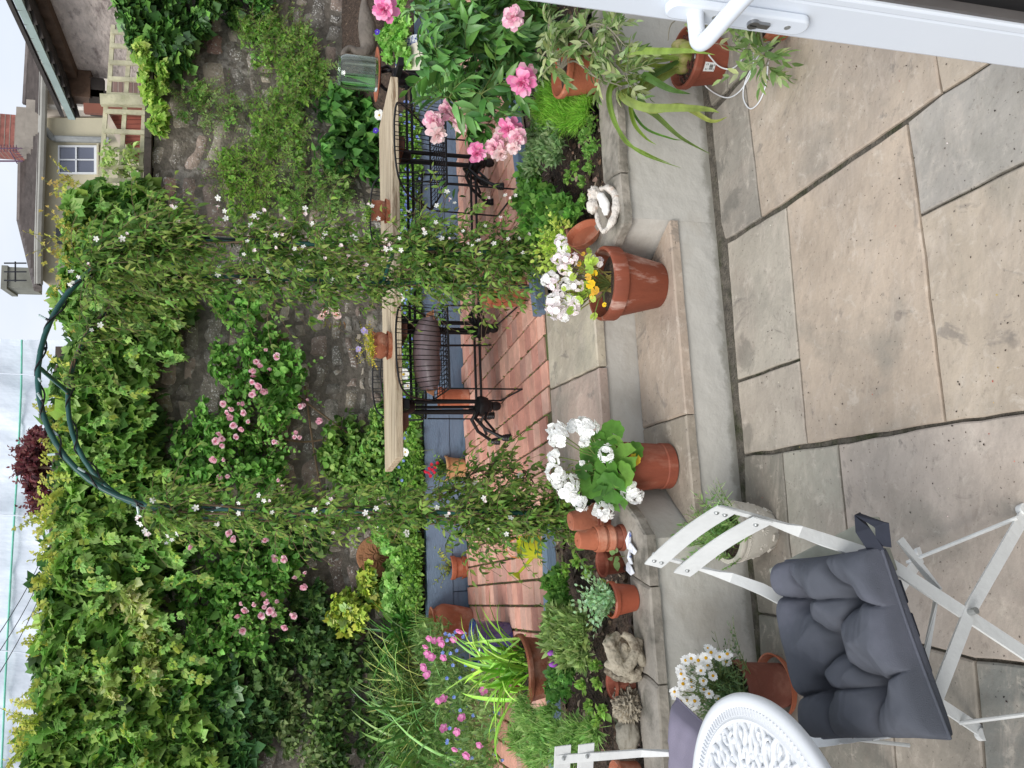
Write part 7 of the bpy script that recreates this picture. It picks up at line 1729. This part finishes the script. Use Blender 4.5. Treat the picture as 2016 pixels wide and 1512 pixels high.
for dx, dy, s in ((.0, 0, .036), (.045, .01, .032), (-.03, .02, .03), (.02, -.04, .028)): mb.ball(c+Vector((dx, dy, .02)), s, 16, 12, sc=(.85, .85, 1.35))
mb.build('bulb', mat('pseudobulb', S(134, 140, 62), .5, .15, 10, col2=S(176, 158, 112), c2scale=14), t, smooth=60)
mb = MB()
for k in range(160):
    a, r = random.uniform(0, 6.28), rt*.8*random.random()**.5; q = c+Vector((r*math.cos(a), r*math.sin(a), random.uniform(-.006, .01))); mb.ball(q, random.uniform(.004, .011), 5, 3, sc=(1, .7, .6), bump=.4)
mb.build('bark_chips', mat('bark', S(84, 48, 38), .9, .4, 30), t)
# --- olive saplings
OLV = [S(110, 136, 84), S(138, 154, 106), S(92, 116, 64), S(160, 170, 130)]
def olive(t, c, stems, dens=1.0):
    specs = []; mb = MB()
    for (ctl, r) in stems:
        pts = smooth(ctl, 5); mb.tube(pts, [r*(1-.7*i/len(pts)) for i in range(len(pts))], 6)
        for k in range(len(pts)//4, len(pts)):
            for q in range(2):
                if random.random() < .5*dens: specs.append((pts[k], Vector((random.gauss(0, 1), random.gauss(-.2, .8), random.gauss(-.1, .8))), random.uniform(.06, .16), .5))
    a, m2 = sprays(specs, .062, 'lance', OLV, pairs=5, r=.0013, droop=.05, ang=.55); put('foliage', t, a, M_leaf); mb.add(m2.v, m2.f); mb.build('branch', mat('olive_bark', S(136, 130, 112), .8, .2, 20), t)
t, p, rt, rb, H = POT['olive']; c = p+Vector((0, 0, H)); D0_ = c.y
olive(t, c, [([c, at(1120, 100, D0_-.1), at(1150, 80, D0_-.25), at(1175, 110, D0_-.35)], .006), ([c, at(1110, 60, D0_-.05), at(1150, 50, D0_-.2), at(1200, 60, D0_-.35), at(1220, 100, D0_-.45)], .006), ([c, at(1130, 120, D0_-.15), at(1170, 150, D0_-.3), at(1225, 170, D0_-.4)], .005), ([c, at(1090, 70, D0_), at(1080, 50, D0_-.05), at(1090, 110, D0_-.15), at(1085, 130, D0_-.2)], .005), ([c, at(1150, 90, D0_-.2), at(1215, 130, D0_-.4), at(1235, 160, D0_-.45)], .005), ([c, at(1150, 60, D0_-.2), at(1190, 50, D0_-.35), at(1230, 90, D0_-.45)], .005)])
t, p, rt, rb, H = POT['olive2']; c = p+Vector((0, 0, H)); D0_ = c.y
olive(t, c, [([c, at(1485, 70, D0_-.04), at(1472, 92, D0_-.06)], .004), ([c, at(1500, 80, D0_-.06), at(1512, 112, D0_-.08), at(1508, 130, D0_-.08)], .004), ([c, at(1440, 50, D0_), at(1400, 60, D0_-.02), at(1405, 85, D0_-.03)], .004), ([c, at(1420, 30, D0_), at(1330, 40, D0_), at(1315, 80, D0_-.02)], .004)], .5)
# --- peony
pe = plant('peony', 'large peony bush with heavy pink blooms drooping over the right flower bed', 'peony', (1.75, 3.45, .37)); specs = []; mb = MB(); c = Vector((1.78, 3.55, .37))
cl = []
for k in range(46):
    x, y = random.choice(((850, 30), (880, 90), (930, 60), (960, 130), (900, 160), (1000, 80), (870, 200), (1020, 30), (960, 200), (930, 240), (840, 110), (1040, 90), (980, 20), (910, 20)))
    x += random.gauss(0, 22); y += random.gauss(0, 24); D = random.uniform(3.2, 3.75); q = at(x, y, D); mb.tube([c, (c+q)/2+Vector((0, 0, .06)), q], .004, 5)
    specs += [(q, Vector((random.gauss(0, 1), random.gauss(-.5, .7), random.gauss(.2, .6))), random.uniform(.1, .2), .7) for _ in range(4)]
a, m2 = sprays(specs, .115, 'lance', [S(70, 112, 50), S(88, 130, 60), S(54, 92, 44), S(104, 144, 84)], pairs=5, r=.0022, droop=.25, ang=.7); put('foliage', pe, a, M_gloss); mb.add(m2.v, m2.f); mb.build('stem', M_stem, pe)
def peony_bloom(c1, c2, nm):
    return petals([(7, .060, .040, -.15, c1, 0), (9, .054, .030, .3, c2, .004), (13, .046, .017, .65, c1, .008), (14, .038, .013, .95, c2, .01), (10, .026, .012, 1.2, c1, .012)], nm, jit=.42)
pA, pB, pC = peony_bloom(S(242, 186, 206), S(250, 220, 226), 'bloom'), peony_bloom(S(236, 140, 188), S(246, 184, 212), 'bloom'), peony_bloom(S(248, 218, 220), S(250, 234, 232), 'bloom')
for x, y, D, me, s in ((758, 18, 3.3, pB, 1.15), (1010, 35, 3.0, pA, 1.0), (1028, 160, 3.05, pB, 1.15), (1036, 148, 3.1, pA, 1.0), (853, 238, 3.35, pA, 1.0), (858, 262, 3.33, pC, .95), (880, 215, 3.4, pA, .9), (892, 232, 3.36, pA, 1.0), (905, 245, 3.35, pC, .8), (938, 300, 3.3, pB, .95), (975, 290, 3.28, pA, 1.0), (985, 300, 3.26, pC, .9), (1002, 252, 3.25, pB, 1.05), (990, 268, 3.28, pC, .95), (1018, 270, 3.22, pA, .9), (1012, 290, 3.22, pC, .7)):
    inst('bloom', me, M_petal, pe, at(x, y, D), dirq((random.gauss(-.3, .45), -.7, random.uniform(-.4, .8))), s*random.uniform(.78, .95))
# --- right bed foliage
def ferny(name, label, items, pal, per=420, size=.028, kind='needle', cat_='perennial', up=.7, droop=-.5, mt=None, add=None):
    if kind == 'needle': size *= 1.3
    t = plant(name, label, cat_, at(*items[0][:3])); cs = [at(x, y, D) for x, y, D, r in items]; rs = [r*px(q) for (x, y, D, r), q in zip(items, cs)]
    arr = [blobs(cs, [(q, q, q*.85) for q in rs], per, size, kind, pal, up=up, droop=droop, shell=.15, jit=.14)]
    if add: arr.append(blobs(cs, [(q, q, q*.85) for q in rs], per//3, add[0], add[1], pal, up=up, droop=droop, shell=.3, jit=.14))
    put('foliage', t, cat(*arr), mt or M_leaf); return t
ferny('love_in_a_mist', 'bright green feathery seedling foliage beside the olive pot', [(1085, 190, 3.3, 26), (1095, 215, 3.25, 28), (1120, 210, 3.2, 26), (1070, 215, 3.35, 26), (1135, 235, 3.15, 24), (1110, 240, 3.2, 26), (1155, 205, 3.1, 22), (1080, 240, 3.3, 24), (1150, 225, 3.1, 22), (1125, 185, 3.2, 22)], [S(130, 176, 66), S(150, 192, 84), S(108, 154, 56)], per=620, add=(.03, 'needle'))
ferny('lavender', 'grey green lavender clump in the middle of the right bed', [(1065, 270, 3.35, 26), (1080, 290, 3.3, 28), (1095, 270, 3.25, 24), (1060, 300, 3.4, 24), (1050, 330, 3.45, 22), (1100, 300, 3.2, 20)], [S(116, 142, 100), S(98, 124, 82), S(136, 160, 118)], size=.038, kind='lance', per=300)
ferny('cosmos', 'fresh green leafy seedlings spreading beside the right jasmine column', [(1045, 350, 3.5, 24), (1060, 375, 3.45, 26), (1085, 390, 3.35, 24), (1060, 410, 3.4, 28), (1100, 420, 3.25, 22), (1040, 400, 3.5, 24), (1080, 430, 3.3, 24), (1110, 405, 3.2, 18), (1130, 425, 3.12, 14), (1050, 440, 3.4, 24)], [S(86, 130, 56), S(106, 152, 68), S(68, 108, 48)], size=.04, kind='palm3', per=150)
ferny('alyssum', 'small white flowered alyssum at the edge of the right coping', [(1160, 300, 3.0, 12), (1172, 290, 2.98, 10), (1150, 270, 3.05, 12)], [S(120, 160, 84), S(96, 134, 64)], size=.018, kind='oval', per=90)
ferny('low_weeds', 'scattered small green weeds on the soil of the right bed', [(1165, 330, 3.02, 10), (1150, 360, 3.1, 10), (1135, 330, 3.15, 12), (1120, 350, 3.2, 12), (1150, 395, 3.08, 9), (1170, 240, 3.0, 12), (1165, 260, 3.0, 12)], [S(120, 156, 74), S(92, 128, 58)], size=.02, kind='oval', per=50)
# --- left bed foliage
ferny('lavender', 'rounded grey green lavender bush with purple heads in the left bed', [(1105, 1230, 3.05, 30), (1120, 1255, 3.0, 32), (1130, 1225, 2.98, 28), (1140, 1260, 2.93, 30), (1115, 1285, 3.0, 28), (1150, 1235, 2.9, 24), (1095, 1260, 3.1, 26), (1150, 1290, 2.9, 22), (1100, 1215, 3.1, 20)], [S(122, 144, 84), S(102, 126, 70), S(142, 162, 104)], size=.04, kind='lance', per=330, add=(.04, 'needle'))
t = [o for o in bpy.data.objects if o.get('label', '').startswith('rounded grey green lavender')][0]; mb = MB()
for x, y in ((1087, 1286), (1090, 1308)):
    q = at(x, y, 3.0); mb = MB(); mb.ball(q, .011, 10, 8, sc=(1, 1, 1.8), bump=.3); mb.build('flower_spike', mat('purple_petal', S(150, 72, 176), .7), t, smooth=60)
ferny('parsley', 'deep green curly leaves by the timber edging in the left bed', [(1085, 1150, 3.3, 18), (1100, 1170, 3.25, 20), (1112, 1150, 3.2, 18), (1095, 1190, 3.2, 20), (1115, 1180, 3.15, 16), (1100, 1130, 3.25, 14)], [S(84, 126, 52), S(66, 106, 44), S(104, 146, 66)], size=.028, kind='palm3', per=110)
ferny('parsley', 'green curly leaves beyond the lavender bush in the left bed', [(1100, 1330, 3.1, 20), (1115, 1350, 3.05, 20), (1095, 1360, 3.1, 20), (1120, 1325, 3.0, 16)], [S(84, 126, 58), S(66, 106, 48), S(104, 146, 72)], size=.03, kind='palm3', per=110)
ferny('fennel', 'feathery light green fennel at the left edge of the front bed', [(1040, 1400, 3.3, 30), (1060, 1430, 3.2, 34), (1090, 1420, 3.1, 32), (1080, 1470, 3.1, 34), (1110, 1450, 3.0, 32), (1140, 1440, 2.9, 28), (1120, 1490, 2.9, 34), (1155, 1470, 2.85, 28), (1170, 1440, 2.8, 20), (1060, 1490, 3.2, 34), (1030, 1450, 3.4, 32)], [S(120, 154, 84), S(98, 132, 66), S(146, 176, 106)], size=.034, per=430, add=(.034, 'lance'))
ferny('low_weeds', 'light green weeds dotted over the soil of the left bed', [(1140, 1105, 3.1, 10), (1118, 1120, 3.15, 12), (1150, 1350, 2.9, 10), (1165, 1390, 2.8, 10), (1180, 1420, 2.75, 10), (1175, 1310, 2.8, 8), (1160, 1125, 3.0, 8), (1180, 1345, 2.75, 8), (1190, 1400, 2.7, 8)], [S(130, 164, 76), S(104, 140, 62)], size=.022, kind='oval', per=46)
# --- table pots, red flowers, cutting
t, p, rt, rb, H = POT['tp1']; c = p+Vector((0, 0, H)); sp = [(c+Vector((random.gauss(0, .02), random.gauss(0, .02), -.01)), Vector((random.gauss(0, .9), random.gauss(0, .6), .8)), random.uniform(.06, .15), .9) for k in range(44)]
a, mb = sprays(sp, .014, 'oval', [S(176, 184, 70), S(150, 166, 66), S(200, 180, 60)], pairs=9, r=.001, tip=S(214, 170, 60)); put('foliage', t, a, M_leaf); mb.build('stem', M_stem, t)
lil = petals([(5, .016, .014, .3, S(190, 176, 224), 0)], 'flower', center=(S(236, 220, 120), .003, .002))
for x, y in ((720, 653), (706, 687), (716, 651)): inst('bloom', lil, M_petal, t, at(x, y, p.y-.02), dirq((0, -1, .5)), 1.2)
t, p, rt, rb, H = POT['tp2']; c = p+Vector((0, 0, H)); sp = [(c, Vector((random.gauss(0, .9), random.gauss(0, .6), .9)), random.uniform(.05, .12), .6) for k in range(26)]
a, mb = sprays(sp, .016, 'oval', GY, pairs=7, r=.001); put('foliage', t, a, M_leaf)
t, p, rt, rb, H = POT['red']; c = p+Vector((0, 0, H-.01)); sp = [(c, Vector((random.gauss(0, .7), random.gauss(0, .5), 1)), random.uniform(.06, .16), .5) for k in range(26)]
a, mb = sprays(sp, .028, 'oval', G1, pairs=5, r=.0014); put('foliage', t, a, M_leaf); mb.build('stem', M_stem, t)
rd = petals([(5, .014, .013, .4, S(214, 48, 76), 0), (4, .009, .009, .9, S(226, 76, 96), .002)], 'flower')
for x, y in ((850, 915), (846, 922), (852, 925), (844, 930), (838, 928), (856, 930), (848, 937), (857, 920), (862, 912)): inst('bloom', rd, M_petal, t, at(x, y, p.y-.03), dirq((random.gauss(0, .4), -.8, .6)), 1.15)
t, p, rt, rb, H = POT['dish']; c = p+Vector((0, 0, H-.01)); sp = [(c, Vector((random.gauss(0, .8), random.gauss(0, .5), 1)), random.uniform(.1, .24), .5) for k in range(12)]
a, mb = sprays(sp, .04, 'lance', [S(160, 168, 72), S(130, 146, 62)], pairs=6, r=.0015); put('foliage', t, a, M_leaf); mb.build('stem', M_wood, t)
t, p, rt, rb, H = POT['jas']
t, p, rt, rb, H = POT['blue']; c = p+Vector((0, 0, H-.03)); sp = [(c, Vector((random.gauss(0, .8), random.gauss(0, .5), 1)), random.uniform(.05, .12), .5) for k in range(12)]
a, mb = sprays(sp, .02, 'lance', GL, pairs=6, r=.001); put('foliage', t, a, M_leaf)
# sprig lying on the pot beside the nested pots
t = plant('sage_sprig', 'small grey green leafy sprig growing in front of the open empty pot', 'sprig', G(1232, 1095, .40)); q0 = G(1232, 1095, .402)
put('leaves', t, leafmesh('l', np.array([tuple(q0+Vector((a*.001, 0, b*.001))) for a, b in ((0, 30), (10, 45), (14, 40), (-14, 40), (-4, 52))]), np.array([(-.5, -.3, .6), (.5, -.2, .6), (.9, -.3, .1), (-1, -.3, -.1), (0, -.4, .8)]), np.array([(0, -1, .3)]*5), np.array([.03, .034, .028, .04, .026]), 'oval', cols_of(5, [S(132, 164, 106)])), M_leaf)
mb = MB(); mb.tube([q0, q0+Vector((0, -.0, .05))], .0014, 5); mb.build('stem', M_stem, t)
# --- purple leaved plum beyond the fence
pt = plant('purple_plum', 'purple leaved plum tree rising above the fence in front of the white sheeting', 'tree', (W(100, 920).x*1.1, 7.7, 0)); D = 7.7
cs = [(at(x, y, D+random.uniform(-.2, .2)), r*px(at(x, y, D))) for x, y, r in ((100, 860, 24), (85, 890, 26), (70, 920, 26), (95, 930, 30), (60, 885, 20), (55, 905, 16), (80, 970, 24), (100, 985, 26), (45, 920, 12), (110, 900, 30), (75, 860, 16), (66, 950, 16), (120, 870, 26), (85, 1000, 16))]
arr = [blobs([q for q, r in cs], [r for q, r in cs], 120, .05, 'oval', [S(84, 42, 50), S(104, 54, 60), S(62, 34, 42), S(120, 74, 76)], shell=.1, jit=.2)]
sp = [(cs[random.randrange(len(cs))][0], Vector((random.gauss(0, .6), 0, 1)), random.uniform(.08, .2), .2) for k in range(60)]
a, mb = sprays(sp, .05, 'oval', [S(94, 46, 54), S(110, 60, 64)], pairs=8, r=.003); put('crown', pt, cat(arr[0], a), M_leaf)
for q, r in cs[:8]: mb.tube([Vector((cs[3][0].x, D, 2.6)), q], .01, 5)
mb.tube([Vector((cs[3][0].x, D, 0)), Vector((cs[3][0].x+.05, D, 1.4)), Vector((cs[3][0].x, D, 2.65))], [.06, .05, .035], 8); mb.build('trunk', M_wood, pt)
# --- jasmine on the arch
JP = [S(96, 136, 58), S(80, 118, 52), S(118, 152, 72), S(66, 100, 46), S(134, 152, 76), S(104, 142, 62)]
star = petals([(5, .014, .0085, .25, S(250, 249, 244), 0)], 'flower', center=(S(230, 226, 190), .0022, .001))
star2 = petals([(5, .013, .008, .7, S(248, 232, 232), 0), (1, .016, .004, -1.3, S(226, 150, 160), 0)], 'flower')
def jasmine(label, legs, spread, nsp, flowers, base, pal, seedn, dense, lsz):
    random.seed(seedn); t = plant('jasmine', label, 'jasmine', base, 'jasmine trained up the arch'); specs = []; cen = []; mb = MB()
    for li, (pts, wt) in enumerate(legs):
        for k in range(int(nsp*wt)):
            s = random.random(); i = min(len(pts)-2, int(s*(len(pts)-1))); p = pts[i].lerp(pts[i+1], random.random()); r = spread(p.z)
            if noise.noise(Vector((li*5, seedn, p.z*4.5)))+noise.noise(Vector((li*3, 4, p.z*11)))*.6 < -.12 and random.random() < .72: continue
            if li == 1 and p.z < 1.1 and random.random() < .8: continue
            r *= 1+1.1*noise.noise(Vector((seedn, li, p.z*3))); q = p+Vector((random.gauss(0, r*.45), random.gauss(0, r*.45), random.gauss(0, .02)))
            specs.append((q, Vector((random.gauss(0, 1), random.gauss(-.15, .9), random.gauss(.15, .6))), random.choice((.06, .09, .12, .16, .24))*(1+r*2), random.uniform(.5, 2.2)))
        # winding stems
        for ph in (0, 2.1, 4.2):
            w_ = [p+Vector((.02*math.cos(i*.8+ph), .02*math.sin(i*.8+ph), 0)) for i, p in enumerate(pts)]; mb.tube(smooth(w_, 3), .0035, 5, cap=False)
    a, m2 = sprays(specs, lsz, 'sickle', pal, pairs=5, r=.0016, droop=.45, ang=.8, tip=S(126, 134, 70), jit=.22)
    n = int(len(specs)*dense); P = []; 
    for k in range(n):
        q = specs[random.randrange(len(specs))][0]; P.append(tuple(q+Vector((random.gauss(0, .03), random.gauss(0, .03), random.gauss(0, .03)))))
    b = leafmesh('l', np.array(P), rnd(n, .7)+np.array([0, 0, -.35]), rnd(n, .5)+np.array([0, -.5, .6]), RNG.uniform(lsz*.5, lsz*1.1, n), 'lance', cols_of(n, [S(66, 96, 44), S(84, 116, 52), S(52, 78, 38)]))
    put('foliage', t, cat(a, b), M_leaf); mb.add(m2.v, m2.f); mb.build('stem', M_wood, t)
    flowers = flowers+[(x+random.gauss(0, 10), y+random.gauss(0, 9)) for x, y in flowers[::2]]
    for i, (x, y) in enumerate(flowers[:99]):
        best = min((p for pts, _ in legs for p in pts), key=lambda p: (proj(p)[0]-x)**2+(proj(p)[1]-y)**2)
        inst('flower', star if i % 3 else star2, M_petal, t, at(x, y, best.y-.10-random.random()*.09), dirq((random.gauss(0, .6), -1, random.uniform(-.5, .8))), random.uniform(.65, 1.1))
rl = [p for p in AH[0][31:]]; rr_ = [p for p in AH[1][31:]]
ext = [p for p in AH[1][24:32]]
rlow = [Vector((.6, 3.5, .5)).lerp(Vector((.52, 3.62, 1.1)), k/6) for k in range(7)]
fl = [(428, 408), (445, 430), (500, 425), (508, 433), (510, 420), (487, 475), (500, 492), (480, 500), (543, 462), (545, 488), (580, 490), (560, 520), (600, 420), (640, 460), (655, 550), (672, 484), (700, 470), (745, 430), (765, 482), (770, 490), (760, 490), (720, 522), (795, 450), (790, 492), (835, 450), (858, 438), (895, 400), (920, 480), (930, 484), (972, 478), (1005, 390), (912, 455), (870, 470), (845, 520), (880, 555), (905, 560), (725, 400), (635, 470), (690, 520), (640, 510), (140, 535), (138, 560), (250, 460), (190, 470), (345, 410), (350, 435), (432, 525), (470, 555), (525, 530), (530, 548), (590, 530), (985, 430), (1000, 470), (955, 445), (960, 390), (995, 385), (880, 378), (1040, 462), (1022, 470), (430, 390), (560, 430), (615, 440), (705, 545), (760, 470), (815, 540), (900, 520), (945, 500), (1030, 498), (860, 405), (520, 412), (180, 650), (198, 640), (175, 520), (155, 545)]
jasmine('dense white flowered jasmine clothing the right side of the arch', [(rl, 1.0), (rr_, .8), (ext, .12), (rlow, .35)], lambda z: .06+.06*max(0, min(1, (2.5-z)/1.2)), 700, fl, (.6, 3.5, .37), JP, 5, 3.0, .046)
ll, lr2 = [p for p in AH[0][:13]], [p for p in AH[1][:13]]
fl = [(272, 1020), (276, 1030), (285, 1045), (290, 1052), (338, 1062), (330, 1055), (470, 1015), (510, 975), (520, 985), (655, 1048), (680, 1005), (720, 1010), (725, 1018), (740, 1000), (765, 995), (768, 1010), (620, 1005), (505, 1010), (820, 1015), (880, 1015), (935, 950), (885, 1010), (800, 1048), (850, 1025), (955, 985), (1000, 960), (1005, 1020), (908, 1028), (1025, 935), (535, 1008), (560, 1012), (600, 1035), (645, 990), (705, 1040), (750, 1030), (470, 990), (415, 1010), (385, 1000), (860, 1000), (960, 1040), (985, 1055), (300, 985), (430, 1030), (350, 1050)]
llow = [Vector((-.56, 3.2, .45)).lerp(Vector((-.58, 3.3, .95)), k/6) for k in range(7)]; lside = [at(x, y, 3.4) for x, y in ((830, 990), (900, 960), (940, 930), (990, 920), (1030, 930), (1050, 960))]
jasmine('thinner jasmine with scattered white flowers on the left side of the arch', [(ll, 1.0), (lr2, .7), (llow, .8), (lside, .22)], lambda z: .03+.05*max(0, min(1, (1.9-z)/1.2)), 340, fl, (-.56, 3.2, .37), JP, 6, 1.6, .045)
# long loose leafy shoots reaching over the terrace from the left column
